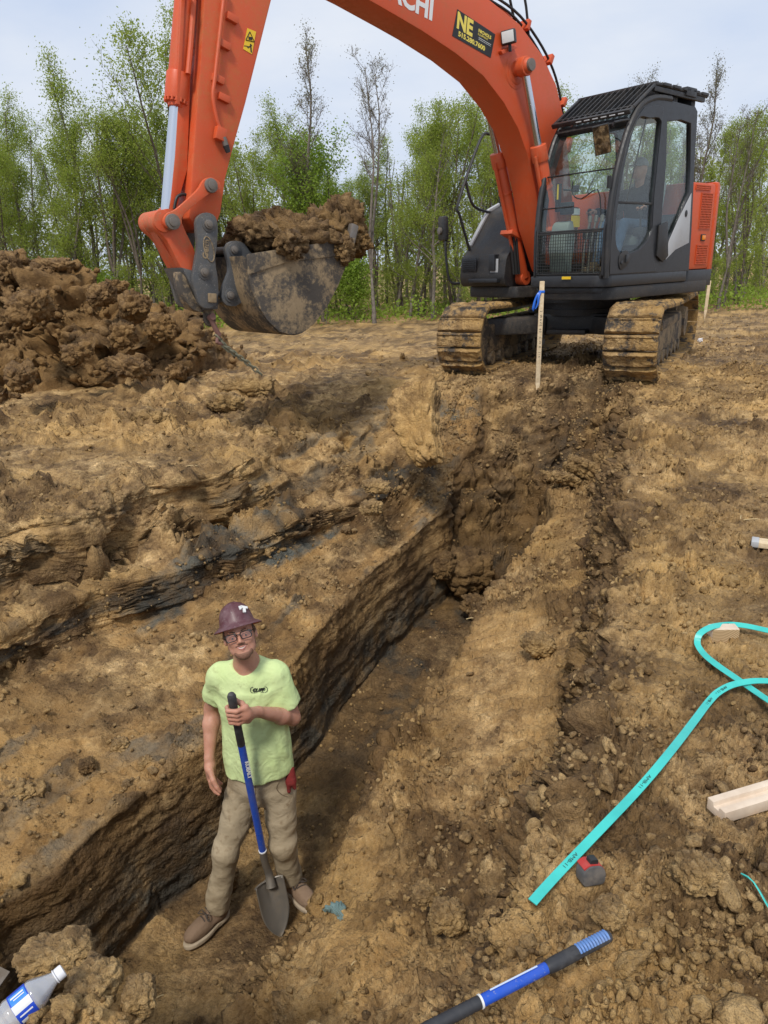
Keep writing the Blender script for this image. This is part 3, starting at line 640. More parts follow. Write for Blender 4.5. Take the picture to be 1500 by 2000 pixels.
proto('leafy3', seed=3, H=9, r0=.09, spread=2.2, nb=24, crown_lo=.15, leaf=1, leaf_n=10000, leaf_s=.038, mats=(M_BARK, M_LEAF), lean=-.08)
proto('leafy4', seed=14, H=9, r0=.11, spread=2.2, nb=26, crown_lo=.3, leaf=1, leaf_n=8000, leaf_s=.037, mats=(M_BARK2, M_LEAF), fork=3)
proto('bare1', seed=4, H=9, r0=.10, spread=2.1, nb=26, crown_lo=.42, leaf=1, leaf_n=1500, leaf_s=.026, mats=(M_BARK, M_BUD), fork=2, twig=1.4, lean=-.05)
proto('bare2', seed=5, H=9, r0=.10, spread=2.1, nb=26, crown_lo=.38, leaf=1, leaf_n=2800, leaf_s=.028, mats=(M_BARK, M_BUD), twig=1.4)
proto('bright', seed=6, H=7, r0=.09, spread=2.3, nb=30, crown_lo=.12, leaf=1, leaf_n=11000, leaf_s=.048, mats=(M_BARK2, M_LEAF2), fork=2)
proto('shrub', seed=7, H=3.4, r0=.05, spread=1.6, nb=22, crown_lo=.05, leaf=1, leaf_n=6500, leaf_s=.060, mats=(M_BARK2, M_LEAF2), fork=3)
proto('sapling', seed=8, H=5, r0=.035, spread=.9, nb=16, crown_lo=.2, leaf=1, leaf_n=1800, leaf_s=.050, mats=(M_BARK, M_LEAF))
proto('dark', seed=9, H=4.5, r0=.07, spread=1.8, nb=24, crown_lo=.08, leaf=1, leaf_n=8000, leaf_s=.062, mats=(M_BARK2, M_LEAF3), fork=2)
PH = dict(leafy1=9, leafy2=9, leafy3=9, leafy4=9, bare1=9, bare2=9, bright=7, shrub=3.4, sapling=5, dark=4.5)
rt = random.Random(21)
def tree(kind, x, ytop, Y, label, group=None, name='deciduous_tree', cat='tree', rz=None, wide=1.0):
    top = aty(x, ytop, Y); zb = -.25; h = top.z - zb; s = h / PH[kind]
    e = empty(name, (top.x, Y, zb), rt.uniform(0, 6.28) if rz is None else rz); e.scale = (s * wide, s * wide, s); tag(e, label, cat, group)
    t = link('trunk', PROTO[kind][0], e); c = link('crown', PROTO[kind][1], e); return e
TG = 'trees along the edge of the wood'
tree('bare1', 712, 62, 24.5, 'tall nearly leafless pale tree standing in front of the wood behind the bucket', rz=.6)
tree('bare2', 560, 75, 27, 'tall sparse tree just right of the orange arm with bare top')
tree('leafy2', 335, 38, 28, 'tallest leafy tree rising behind the chrome rod of the arm')
tree('bright', 610, 235, 26.5, 'dense bright green tree right of the orange arm', wide=1.2)
tree('leafy1', 130, 130, 28, 'tall young leafed tree topping the wood on the left')
tree('leafy4', 215, 175, 27, 'forked tree over the right part of the soil heap')
tree('leafy3', 60, 190, 27, 'leaning young leafed tree near the left frame edge')
tree('leafy1', 5, 205, 29, 'leafy tree cut by the left frame edge')
tree('leafy3', 790, 205, 27, 'slim young leafed tree right of the leafless one')
tree('leafy4', 885, 150, 28, 'tall sparse tree just left of the bent boom')
tree('leafy2', 940, 175, 29, 'leafy tree rising under the elbow of the boom')
tree('leafy1', 840, 215, 26, 'young leafed tree between the leafless one and the boom')
tree('bare2', 1215, 128, 28, 'sparse tree whose bare top shows over the boom beside the cab')
tree('bare1', 1300, 150, 30, 'bare topped tree behind the cab roof')
tree('bare2', 1375, 130, 27, 'tallest bare topped tree right of the cab')
tree('bare1', 1450, 185, 26, 'bare forked tree near the right frame edge')
tree('leafy4', 1495, 180, 28, 'sparse leafy tree at the right frame edge')
tree('leafy3', 480, 150, 30, 'slim leafy tree directly behind the orange arm')
rows = []
for i in range(70):
    x = -60 + i * 23.3 + rt.uniform(-14, 14); k = rt.choice(['leafy1', 'leafy2', 'leafy3', 'leafy4', 'leafy3', 'bare2'])
    if 1120 < x: k = rt.choice(['bare1', 'bare2', 'leafy3', 'leafy4'])
    yt = rt.uniform(175, 300) if x < 560 or x > 760 else rt.uniform(290, 420)
    if x > 1150: yt = rt.uniform(200, 300)
    where = 'over the soil heap at the left' if x < 300 else 'behind the orange arm' if x < 520 else 'behind the bucket load' if x < 700 else 'between the bucket and the cab' if x < 1100 else 'behind the cab' if x < 1370 else 'right of the cab'
    tree(k, x, yt, rt.uniform(27, 34), ('slender young leafed tree in the row ' if k[:4] != 'bare' else 'slender sparse tree in the row ') + where, TG)
for i in range(26):
    x = -40 + i * 62 + rt.uniform(-25, 25); k = rt.choice(['sapling', 'sapling', 'shrub', 'sapling'])
    tree(k, x, rt.uniform(460, 540), rt.uniform(25, 29), ('thin green sapling' if k == 'sapling' else 'bright green bush') + ' at the foot of the wood ' + ('beyond the soil heap' if x < 330 else 'beyond the bucket' if x < 720 else 'between bucket and excavator' if x < 900 else 'beyond the excavator' if x < 1370 else 'right of the excavator'), 'undergrowth at the foot of the wood',
         name={'sapling': 'sapling', 'shrub': 'bush', 'dark': 'bush'}[k], cat={'sapling': 'sapling', 'shrub': 'bush', 'dark': 'bush'}[k])
# the far depth of the wood, which reads as one mass
rr = np.random.RandomState(3); n = 150000
wx = rr.uniform(-34, 40, n); wy = rr.uniform(31, 46, n); u = rr.uniform(0, 1, n); prof = 6.0 + 1.6 * gnoise(np.stack([wx * .25, wy * .1, wx * 0], -1)) - .9 * (np.abs(wx - 1.0) < 3.0)
wz = -.3 + prof * u ** 1.15; c = np.stack([wx, wy, wz], -1); dn = gnoise(c * .55) + .5 * gnoise(c * 1.6); c = c[dn > -.30 + .75 * (u - .35)]
V = []; F = []; r5 = random.Random(8)
for i in range(240):
    x = r5.uniform(-30, 34); y = r5.uniform(31, 43); h = r5.uniform(3.5, 6.2); dx = r5.gauss(0, .5)
    tube([(x, y, -.4), (x + dx * .4 + r5.gauss(0, .1), y, h * .5), (x + dx + r5.gauss(0, .2), y, h)], [r5.uniform(.04, .10), .05, .01], 4, V, F)
wood = link('distant_wood', leaf_mesh('distant_wood', c, .095, rr, mk_leaf('pale_far_leaf', (.30, .36, .08), (.38, .43, .12), (.30, .28, .12)))); tag(wood, 'hazy green depth of the wood behind the first trees', kind='stuff')
wt = link('distant_trunks', mesh_from('distant_trunks', V, F, M_BARK, True)); tag(wt, 'thin trunks deep in the wood behind the first trees', kind='stuff')
n = 26000; wx = rr.uniform(-26, 30, n); wy = rr.uniform(24.5, 31, n); wz = -.3 + (.35 + .9 * np.clip(gnoise(np.stack([wx * .5, wy * .3, wx * 0], -1)) + .3, 0, 1)) * rr.uniform(0, 1, n) ** 1.3
ug = link('undergrowth', leaf_mesh('undergrowth', np.stack([wx, wy, wz], -1), .07, rr, M_LEAF2)); tag(ug, 'low green undergrowth and weeds along the foot of the wood', kind='stuff')
# ------------------------------------------------------------------ hard surface helpers
class MB:
    """collects solid shapes into one bmesh"""
    def __init__(s): s.b = bmesh.new()
    def _bev(s, geom, w, seg=2):
        if w > 0:
            ed = [e for e in geom if isinstance(e, bmesh.types.BMEdge) and len(e.link_faces) == 2 and e.calc_face_angle(0) > .45]
            if ed: bmesh.ops.bevel(s.b, geom=ed, offset=w, segments=seg, profile=.6, affect='EDGES', clamp_overlap=True)
    def box(s, c, size, rot=None, bev=.006, M=None):
        r = bmesh.ops.create_cube(s.b, size=1.0); vs = r['verts']; R = rot.to_matrix().to_4x4() if isinstance(rot, Quaternion) else (Matrix.Rotation(0, 4, 'Z') if rot is None else (rot if isinstance(rot, Matrix) else Euler3(rot)))
        T = Matrix.Translation(Vector(c)) @ R @ Matrix.Diagonal((*size, 1))
        if M: T = M @ T
        bmesh.ops.transform(s.b, matrix=T, verts=vs)
        s._bev(list({e for v in vs for e in v.link_edges}), min(bev, min(size) * .4)); return s
    def prism(s, pts, a, b, plane='xz', bev=.01, M=None):
        """polygon pts in a plane, pushed along the third axis from a to b"""
        def to3(p, t): return {'xz': (p[0], t, p[1]), 'xy': (p[0], p[1], t), 'yz': (t, p[0], p[1])}[plane]
        n = len(pts); va = [s.b.verts.new(to3(p, a)) for p in pts]; vb = [s.b.verts.new(to3(p, b)) for p in pts]
        fs = [s.b.faces.new(va), s.b.faces.new(vb[::-1])] + [s.b.faces.new((va[i], vb[i], vb[(i + 1) % n], va[(i + 1) % n])) for i in range(n)]
        bmesh.ops.recalc_face_normals(s.b, faces=fs)
        if M: bmesh.ops.transform(s.b, matrix=M, verts=va + vb)
        s._bev(list({e for f in fs for e in f.edges}), bev); return s
    def cyl(s, p0, p1, r, r2=None, seg=20, bev=.0, caps=True):
        p0, p1 = Vector(p0), Vector(p1); d = p1 - p0; L = d.length; q = d.to_track_quat('Z', 'Y').to_matrix().to_4x4()
        g = bmesh.ops.create_cone(s.b, cap_ends=caps, segments=seg, radius1=r, radius2=r if r2 is None else r2, depth=L, matrix=Matrix.Translation((p0 + p1) / 2) @ q)
        if bev: s._bev(list({e for v in g['verts'] for e in v.link_edges}), bev)
        return s
    def tube(s, pts, r, seg=8, smooth=3):
        pts = [Vector(p) for p in pts]
        if smooth and len(pts) > 2:
            o = []
            for i in range(len(pts) - 1):
                a, b, c, d = pts[max(i - 1, 0)], pts[i], pts[i + 1], pts[min(i + 2, len(pts) - 1)]
                for k in range(smooth):
                    t = k / smooth; o.append(.5 * ((2 * b) + (c - a) * t + (2 * a - 5 * b + 4 * c - d) * t * t + (3 * b - a - 3 * c + d) * t ** 3))
            o.append(pts[-1]); pts = o
        V = []; F = []; rs = [r] * len(pts) if isinstance(r, (int, float)) else list(np.interp(np.linspace(0, 1, len(pts)), np.linspace(0, 1, len(r)), r))
        tube(pts, rs, seg, V, F); vs = [s.b.verts.new(v) for v in V]
        for f in F: s.b.faces.new([vs[i] for i in f])
        s.b.faces.new(vs[:seg][::-1]); s.b.faces.new(vs[-seg:]); return s
    def lathe(s, prof, p0, axis, seg=32):
        """profile of (radius, along) turned round an axis"""
        q = Vector(axis).to_track_quat('Z', 'Y').to_matrix().to_4x4(); M = Matrix.Translation(Vector(p0)) @ q; rings = []
        for r_, h in prof: rings.append([s.b.verts.new(M @ Vector((math.cos(6.2832 * k / seg) * r_, math.sin(6.2832 * k / seg) * r_, h))) for k in range(seg)])
        for i in range(len(rings) - 1):
            for k in range(seg): s.b.faces.new((rings[i][k], rings[i][(k + 1) % seg], rings[i + 1][(k + 1) % seg], rings[i + 1][k]))
        s.b.faces.new(rings[0][::-1]); s.b.faces.new(rings[-1]); return s
    def build(s, name, mat, parent=None, smooth=35, label=None):
        me = bpy.data.meshes.new(name); bmesh.ops.recalc_face_normals(s.b, faces=s.b.faces); s.b.to_mesh(me); s.b.free(); me.materials.append(mat)
        if smooth:
            me.polygons.foreach_set('use_smooth', [True] * len(me.polygons)); me.set_sharp_from_angle(angle=math.radians(smooth))
        o = link(name, me, parent)
        if label: o['label'] = label
        return o
def Euler3(e):
    from mathutils import Euler
    return Euler(e).to_matrix().to_4x4()
def eval_mesh(o, name, mat):
    dg = bpy.context.evaluated_depsgraph_get(); me = bpy.data.meshes.new_from_object(o.evaluated_get(dg)); me.name = name
    me.materials.clear(); me.materials.append(mat); return me
def plate(name, outer, holes, l0, l1, mat, parent, bev=.006):
    """plate in the local xz plane with holes, thickness from y=l0 to y=l1"""
    cu = bpy.data.curves.new(name, 'CURVE'); cu.dimensions = '2D'; cu.fill_mode = 'BOTH'; cu.extrude = abs(l1 - l0) / 2 - bev; cu.bevel_depth = bev; cu.bevel_resolution = 1
    for loop in [outer] + holes:
        sp = cu.splines.new('POLY'); sp.points.add(len(loop) - 1); sp.use_cyclic_u = True
        for p, q in zip(sp.points, loop): p.co = (q[0], q[1], 0, 1)
    t = bpy.data.objects.new('tmp', cu); COL.objects.link(t); me = eval_mesh(t, name, mat); bpy.data.objects.remove(t); bpy.data.curves.remove(cu)
    me.transform(Matrix(((1, 0, 0, 0), (0, 0, 1, (l0 + l1) / 2), (0, 1, 0, 0), (0, 0, 0, 1)))); me.flip_normals()
    return link(name, me, parent)
def text_mesh(name, txt, size, M, mat, parent, extrude=.0012, bold=0.0, xs=1.0, spacing=1.0, shear=0.0, align='LEFT'):
    cu = bpy.data.curves.new(name, 'FONT'); cu.body = txt; cu.size = size; cu.extrude = extrude; cu.offset = bold; cu.resolution_u = 3; cu.space_character = spacing; cu.shear = shear; cu.align_x = align
    t = bpy.data.objects.new('tmp', cu); COL.objects.link(t); me = eval_mesh(t, name, mat); bpy.data.objects.remove(t); bpy.data.curves.remove(cu)
    me.transform(M @ Matrix.Diagonal((xs, 1, 1, 1))); return link(name, me, parent)
def frame(o, x, z):
    """matrix with the given origin, x direction and normal"""
    x = Vector(x).normalized(); z = Vector(z).normalized(); y = z.cross(x).normalized(); z = x.cross(y)
    return Matrix(((x.x, y.x, z.x, o[0]), (x.y, y.y, z.y, o[1]), (x.z, y.z, z.z, o[2]), (0, 0, 0, 1)))
def rounded(pts, r, n=4):
    out = []; m = len(pts)
    for i in range(m):
        p = Vector((*pts[i], 0)); a = Vector((*pts[i - 1], 0)) - p; b = Vector((*pts[(i + 1) % m], 0)) - p; rr = min(r, a.length * .45, b.length * .45)
        A = p + a.normalized() * rr; B = p + b.normalized() * rr
        for k in range(n + 1): t = k / n; q = A * (1 - t) ** 2 + p * 2 * t * (1 - t) + B * t * t; out.append((q.x, q.y))
    return out
def catmull(pts, n=5, closed=True):
    out = []; m = len(pts); P_ = [Vector((*p, 0)) for p in pts]; rng_ = range(m if closed else m - 1)
    for i in rng_:
        a, b, c, d = (P_[(i - 1) % m], P_[i], P_[(i + 1) % m], P_[(i + 2) % m]) if closed else (P_[max(i - 1, 0)], P_[i], P_[i + 1], P_[min(i + 2, m - 1)])
        for k in range(n):
            t = k / n; q = .5 * ((2 * b) + (c - a) * t + (2 * a - 5 * b + 4 * c - d) * t * t + (3 * b - a - 3 * c + d) * t ** 3); out.append((q.x, q.y))
    if not closed: out.append(tuple(P_[-1][:2]))
    return out

# ------------------------------------------------------------------ paints and metals
def paint(name, col, dirt=.35, rough=.38, dcol=(.20, .13, .07), spec=.5, metal=0., scr=0.):
    n = NT(name); a = n.noise(2.2, 6, .68); b = n.noise(22, 5, .7); c = n.noise(90, 3, .7)
    m = n.math('MULTIPLY', n.ramp(a, [(.40, 0.), (.66, 1.)]), n.ramp(b, [(.38, 0.15), (.62, 1.)])); m = n.math('MULTIPLY', m, dirt)
    v = n.mix(n.ramp(b, [(.3, 0.), (.8, .25)]), col, tuple(min(1, q * 1.25 + .01) for q in col)); base = n.mix(m, v, dcol)
    if scr: base = n.mix(n.math('MULTIPLY', n.ramp(c, [(.62, 0.), (.70, 1.)]), scr), base, (.35, .33, .30))
    r = n.math('ADD', n.math('MULTIPLY', m, .5), n.ramp(b, [(.3, rough - .05), (.7, rough + .12)])); n.bump(b, .05, .004)
    return n.set(Base_Color=base, Roughness=r, Specular_IOR_Level=spec, Metallic=metal)
M_ORANGE = paint('orange_paint', (.58, .080, .018), .42, .44, (.34, .16, .08), scr=.18)
M_STICK = paint('faded_orange_paint', (.58, .080, .018), .65, .5, (.42, .17, .06), scr=.3)
M_ORANGE2 = paint('worn_orange_paint', (.60, .085, .022), .85, .50, (.30, .17, .085), scr=.5)
M_BLACK = paint('black_paint', (.016, .017, .019), .35, .42, (.11, .09, .07))
M_BLACKM = paint('muddy_black_paint', (.018, .018, .019), .6, .5, (.13, .10, .07), scr=.35)
M_DGREY = paint('dark_grey_paint', (.019, .021, .025), .20, .34, (.09, .08, .07))
M_GREY = paint('silver_grey_decal', (.42, .43, .44), .35, .4, (.25, .2, .15))
M_COUPLER = paint('worn_grey_coupler', (.075, .078, .082), .7, .45, (.19, .15, .10), scr=.8)
M_BUCKET = paint('muddy_bucket_steel', (.17, .135, .095), 1.0, .75, (.32, .225, .125), scr=.3, spec=.2)
n = NT('muddy_bucket_steel'); f1_ = n.noise(3.2, 7, .72); f2_ = n.noise(26, 5, .7); f3_ = n.noise(90, 3, .7); mud = n.mix(f2_, (.20, .14, .08), (.40, .30, .18))
mk = n.math('ADD', n.math('MULTIPLY', f1_, .75), n.math('MULTIPLY', f2_, .35)); base_ = n.mix(n.ramp(mk, [(.50, 0.), (.60, 1.)]), n.mix(f3_, (.045, .040, .036), (.13, .11, .09)), mud); n.bump(n.math('ADD', mk, n.math('MULTIPLY', f3_, .3)), .5, .02)
M_BUCKET = n.set(Base_Color=base_, Roughness=.8, Specular_IOR_Level=.25)
M_MUD = soil_material('dried_mud', attr=False, tint=(1.0, .97, .92))
M_CHROME = NT('chrome_rod').set(Base_Color=(.62, .65, .70), Metallic=1.0, Roughness=.22)
M_STEEL = paint('steel_pin', (.20, .18, .16), .7, .45, (.18, .13, .08), metal=.5)
M_HOSE = NT('black_hose').set(Base_Color=(.015, .015, .015), Roughness=.55)
M_RUBBER = NT('black_rubber').set(Base_Color=(.022, .022, .022), Roughness=.65)
M_YELLOW = NT('yellow_sticker').set(Base_Color=(.80, .52, .02), Roughness=.45)
M_WHITE = NT('white_print').set(Base_Color=(.70, .70, .68), Roughness=.5)
M_INK = NT('black_print').set(Base_Color=(.012, .012, .012), Roughness=.5)
M_SEAT = paint('seat_fabric', (.26, .28, .265), .3, .9, (.2, .18, .15), spec=.2)
M_MIRROR = NT('mirror_glass').set(Base_Color=(.85, .85, .85), Metallic=1.0, Roughness=.03)
M_AMBER = NT('amber_lens').set(Base_Color=(.80, .25, .02), Roughness=.2)
M_LENS = NT('lamp_glass').set(Base_Color=(.62, .62, .60), Roughness=.12)
def glass_mat(name, tint, refl=.10):
    n = NT(name); tr = n.node('BsdfTransparent'); tr.inputs[0].default_value = (*tint, 1); gl = n.node('BsdfGlossy'); gl.inputs['Roughness'].default_value = .02
    fr = n.node('LayerWeight'); fr.inputs[0].default_value = .5; mx = n.node('MixShader'); n.lk(n.math('ADD', n.math('MULTIPLY', n.math('POWER', fr.outputs['Facing'], 4.0), .6), refl * .45), mx.inputs[0]); n.lk(tr.outputs[0], mx.inputs[1]); n.lk(gl.outputs[0], mx.inputs[2])
    n.lk(mx.outputs[0], n.n['Material Output'].inputs['Surface']); return n.m
M_GLASS = glass_mat('cab_glass', (.90, .95, .93), .13)

# ------------------------------------------------------------------ excavator (local x forward, y to its left, z up)
EX = Vector((2.75, 10.0, .30)); EA = math.radians(220)
EF = Vector((math.cos(EA), math.sin(EA), 0)); EN = Vector((-EF.y, EF.x, 0))
def mp(x, y, L):
    d = ray(x, y); O = Vector((0, 0, CAMZ)); t = (L - (O - EX).dot(EN)) / d.dot(EN); q = O + d * t - EX
    return (q.dot(EF), q.z)
def mps(L, *pts): return [mp(x, y, L) for x, y in pts]
exc = empty('excavator', EX, EA); tag(exc, 'large orange and black tracked excavator with its arm raised over the trench', 'excavator')
# undercarriage, slewed against the upper body
UA = math.radians(21); MU = Matrix.Rotation(UA, 4, 'Z')
def shoe_mesh(seed):
    W, Ln = .57, .163; nx, ny = 7, 22; r = random.Random(seed); V = []; F = []
    prof = [(-.5, 0), (-.47, .012), (-.40, .018), (-.25, .017), (-.10, .016), (0, .017), (.10, .018), (.27, .022), (.34, .040), (.41, .040), (.5, 0)]
    for j in range(ny + 1):
        y = -W / 2 + W * j / ny
        for k, (x, h) in enumerate(prof):
            p = np.array([[x * 3 + seed * 5, y * 9, 1.3]]); m = float(gnoise(p)[0]); m2 = float(gnoise(p * 3.1)[0]); edge = min(1, (W / 2 - abs(y)) / .03)
            cake = max(0, .012 + .016 * m + .006 * m2) * edge * (1 if 0 < k < len(prof) - 1 else 0); V.append((x * Ln, y, max(h * .8, 0) * (.2 + .8 * edge) + cake + .012))
    n = len(prof)
    for j in range(ny):
        for k in range(n - 1): a = j * n + k; F.append((a, a + 1, a + n + 1, a + n))
    m = len(V); V += [(-.5 * Ln, -W / 2, -.018), (.5 * Ln, -W / 2, -.018), (.5 * Ln, W / 2, -.018), (-.5 * Ln, W / 2, -.018)]
    F += [(m, m + 3, m + 2, m + 1)]; F.append(tuple(range(0, n))[::-1] + (m, m + 1)[::1]); F.append(tuple(range(ny * n, ny * n + n)) + (m + 2, m + 3))
    F.append(tuple(j * n for j in range(ny + 1)) + (m + 3, m)); F.append(tuple(j * n + n - 1 for j in range(ny, -1, -1)) + (m + 1, m + 2))
    return mesh_from('track_shoe', V, F, M_SHOE, False)
M_SHOE = soil_material('mud_caked_steel', attr=False, tint=(1.0, .97, .92)); k_t = M_SHOE.node_tree; k_b = k_t.nodes['Principled BSDF']; k_c = k_b.inputs['Base Color'].links[0].from_socket
k_n = k_t.nodes.new('ShaderNodeTexNoise'); k_n.inputs['Scale'].default_value = 7; k_n.inputs['Detail'].default_value = 6; k_n.inputs['Roughness'].default_value = .7; k_oi = k_t.nodes.new('ShaderNodeTexCoord'); k_ob = k_t.nodes.new('ShaderNodeObjectInfo'); k_ad = k_t.nodes.new('ShaderNodeVectorMath'); k_ad.operation = 'ADD'
k_t.links.new(k_oi.outputs['Object'], k_ad.inputs[0]); k_t.links.new(k_ob.outputs['Location'], k_ad.inputs[1]); k_t.links.new(k_ad.outputs[0], k_n.inputs['Vector'])
k_r = k_t.nodes.new('ShaderNodeValToRGB'); k_r.color_ramp.elements[0].position = .50; k_r.color_ramp.elements[1].position = .60; k_t.links.new(k_n.outputs['Fac'], k_r.inputs[0])
k_m = k_t.nodes.new('ShaderNodeMix'); k_m.data_type = 'RGBA'; k_t.links.new(k_r.outputs[0], k_m.inputs[0]); k_t.links.new(k_c, k_m.inputs[6]); k_m.inputs[7].default_value = (.075, .062, .050, 1); k_t.links.new(k_m.outputs[2], k_b.inputs['Base Color'])
SHOES = [shoe_mesh(k) for k in range(5)]
HL, RF = 1.86, .38
def path(t):
    """closed track path: t in metres, returns x, z, tangent angle"""
    st = 2 * (HL - RF); per = 2 * st + 2 * math.pi * RF; t %= per
    if t < st: return -HL + RF + t, .02, 0.
    t -= st
    if t < math.pi * RF: a = t / RF; return HL - RF + math.sin(a) * RF, .02 + RF - math.cos(a) * RF, a
    t -= math.pi * RF
    if t < st: return HL - RF - t, .02 + 2 * RF - .03 * math.sin(math.pi * t / st), math.pi
    t -= st; a = t / RF; return -HL + RF - math.sin(a) * RF, .02 + RF + math.cos(a) * RF, math.pi + a
for side in (1, -1):
    yc = side * 1.0
    b = MB(); b.prism(rounded([(-1.3, .20), (1.2, .20), (1.28, .38), (1.1, .55), (-1.1, .58), (-1.34, .42)], .05), yc - .14, yc + .14, bev=.02)
    b.box((0, yc, .52), (1.5, .34, .12), bev=.03); tf = b.build('track_frame', M_BUCKET, exc); tf.matrix_local = MU
    b = MB(); b.lathe([(.10, -.14), (.32, -.14), (.345, -.09), (.30, -.05), (.30, .05), (.345, .09), (.32, .14), (.10, .14)], (HL - RF, yc, .02 + RF), (0, 1, 0), 28); b.build('idler_wheel', M_BUCKET, tf)
    b = MB(); b.lathe([(.10, -.05), (.30, -.05), (.30, .05), (.10, .05)], (-HL + RF, yc, .02 + RF), (0, 1, 0), 21); b.lathe([(.2, -.17), (.22, -.1), (.22, .1), (.2, .17)], (-HL + RF, yc, .02 + RF), (0, 1, 0), 24); b.build('sprocket', M_BUCKET, tf)
    for k in range(7):
        x = -1.05 + k * .35; b = MB(); b.lathe([(.05, -.15), (.085, -.15), (.105, -.10), (.085, -.06), (.085, .06), (.105, .10), (.085, .15), (.05, .15)], (x, yc, .13), (0, 1, 0), 16); b.build('track_roller', M_BUCKET, tf)
    b = MB()
    for s2 in (-1, 1):
        ch = [];
        for k in range(94):
            x, z, a = path(k * .0855); ch.append((x, z, a))
        for x, z, a in ch: b.box((x - math.sin(a) * .052, yc + s2 * .07, z + math.cos(a) * .052), (.088, .022, .075), rot=Matrix.Rotation(-a, 4, 'Y'), bev=0)
    b.build('track_chain', M_STEEL, tf, smooth=0)
    n = 47
    for k in range(n):
        x, z, a = path((k + .3) * (2 * 2 * (HL - RF) / 2 + 2 * math.pi * RF) / n if False else (k + .3) * (2 * (2 * (HL - RF)) + 2 * math.pi * RF) / n)
        o = link('track_shoe', SHOES[(k * 3 + (side > 0)) % 5], tf)
        o.matrix_local = Matrix.Translation((x, yc, z)) @ Matrix.Rotation(-a, 4, 'Y') @ Matrix.Rotation(math.pi, 4, 'X')
b = MB()
b.box((0, 0, .52), (1.1, 1.0, .26), bev=.05)
for sx in (-1, 1):
    for sy in (-1, 1):
        V8 = []; 
        b.prism([(sx * .35, sy * .30), (sx * .62, sy * .30), (sx * 1.05, sy * .95), (sx * .70, sy * .95)], .40, .62, plane='xy', bev=.03)
b.box((0, 0, .43), (1.5, .5, .06), bev=.02)
o = b.build('car_body', M_BLACKM, exc); o.matrix_local = MU
b = MB(); b.lathe([(.50, .62), (.60, .62), (.60, .70), (.56, .70), (.56, .78), (.62, .78), (.62, .88), (.4, .88)], (0, 0, 0), (0, 0, 1), 48); b.build('slewing_ring', M_BLACKM, exc)
# upper frame
b = MB(); b.prism(rounded([(1.28, .2), (1.30, 1.02), (1.18, 1.22), (-1.0, 1.22), (-1.2, .8), (-1.3, 0), (-1.2, -.8), (-1.0, -1.22), (.9, -1.22), (1.0, -.3), (.6, -.2), (.6, .2)], .07), .86, 1.0, plane='xy', bev=.02)
b.build('revolving_frame', M_BLACKM, exc)
b = MB(); b.prism(rounded([(1.37, .20), (1.37, 1.12), (1.28, 1.235), (-.42, 1.235), (-.42, .20)], .05), 1.003, 1.13, plane='xy', bev=.02)
b.prism(rounded([(1.30, .24), (1.30, 1.04), (1.22, 1.15), (-.42, 1.15), (-.42, .24)], .05), .93, 1.0, plane='xy', bev=.01); b.build('cab_base', M_DGREY, exc)
b = MB(); b.prism(rounded([(-.44, 1.215), (-1.10, 1.215), (-1.22, 1.02), (-.44, .2)], .05), .93, 1.13, plane='xy', bev=.02); b.build('side_skirt', M_DGREY, exc)
# engine housing and counterweight
hs = MB(); hs.prism(rounded([(-.43, 1.19), (-1.03, 1.19), (-1.03, -1.15), (-.43, -1.15)], .05, 5), 1.133, 2.14, plane='xy', bev=.04); housing = hs.build('engine_housing', M_ORANGE, exc)
arc = [(-1.035, 1.215), (-1.18, 1.17)] + [(-1.40 * math.cos(a), 1.38 * math.sin(a)) for a in np.linspace(.72, -.72, 15)] + [(-1.18, -1.17), (-1.035, -1.2)]
b = MB(); b.prism(arc, .97, 2.17, plane='xy', bev=.07); b.build('counterweight', M_ORANGE, exc)
def grille(name, q, parent, nx, nz, mat=M_ORANGE):
    """slotted vent panel on the left side of the housing"""
    (x0, z0), (x1, z1) = q; back_ = MB().box(((x0 + x1) / 2, 1.191, (z0 + z1) / 2), (abs(x1 - x0), .006, abs(z1 - z0)), bev=0).build(name, M_INK, parent)
    b = MB()
    for i in range(nx + 1): b.box((x0 + (x1 - x0) * i / nx, 1.197, (z0 + z1) / 2), (.009, .010, abs(z1 - z0) + .01), bev=0)
    for i in range(nz + 1): b.box(((x0 + x1) / 2, 1.1972, z0 + (z1 - z0) * i / nz), (abs(x1 - x0) + .01, .0096, .009), bev=0)
    b.build('grille_mesh', mat, back_, smooth=0)
grille('grille', ((-.66, 1.62), (-.93, 2.02)), housing, 8, 14); grille('grille', ((-.66, 1.20), (-.93, 1.42)), housing, 8, 8); grille('grille', ((-.50, 2.06), (-.86, 2.105)), housing, 12, 2)
b = MB().box((-.79, 1.198, 1.51), (.10, .015, .08)); o = b.build('side_lamp', M_BLACK, exc); MB().box((-.79, 1.208, 1.51), (.07, .02, .055), bev=.008).build('lens', M_AMBER, o)
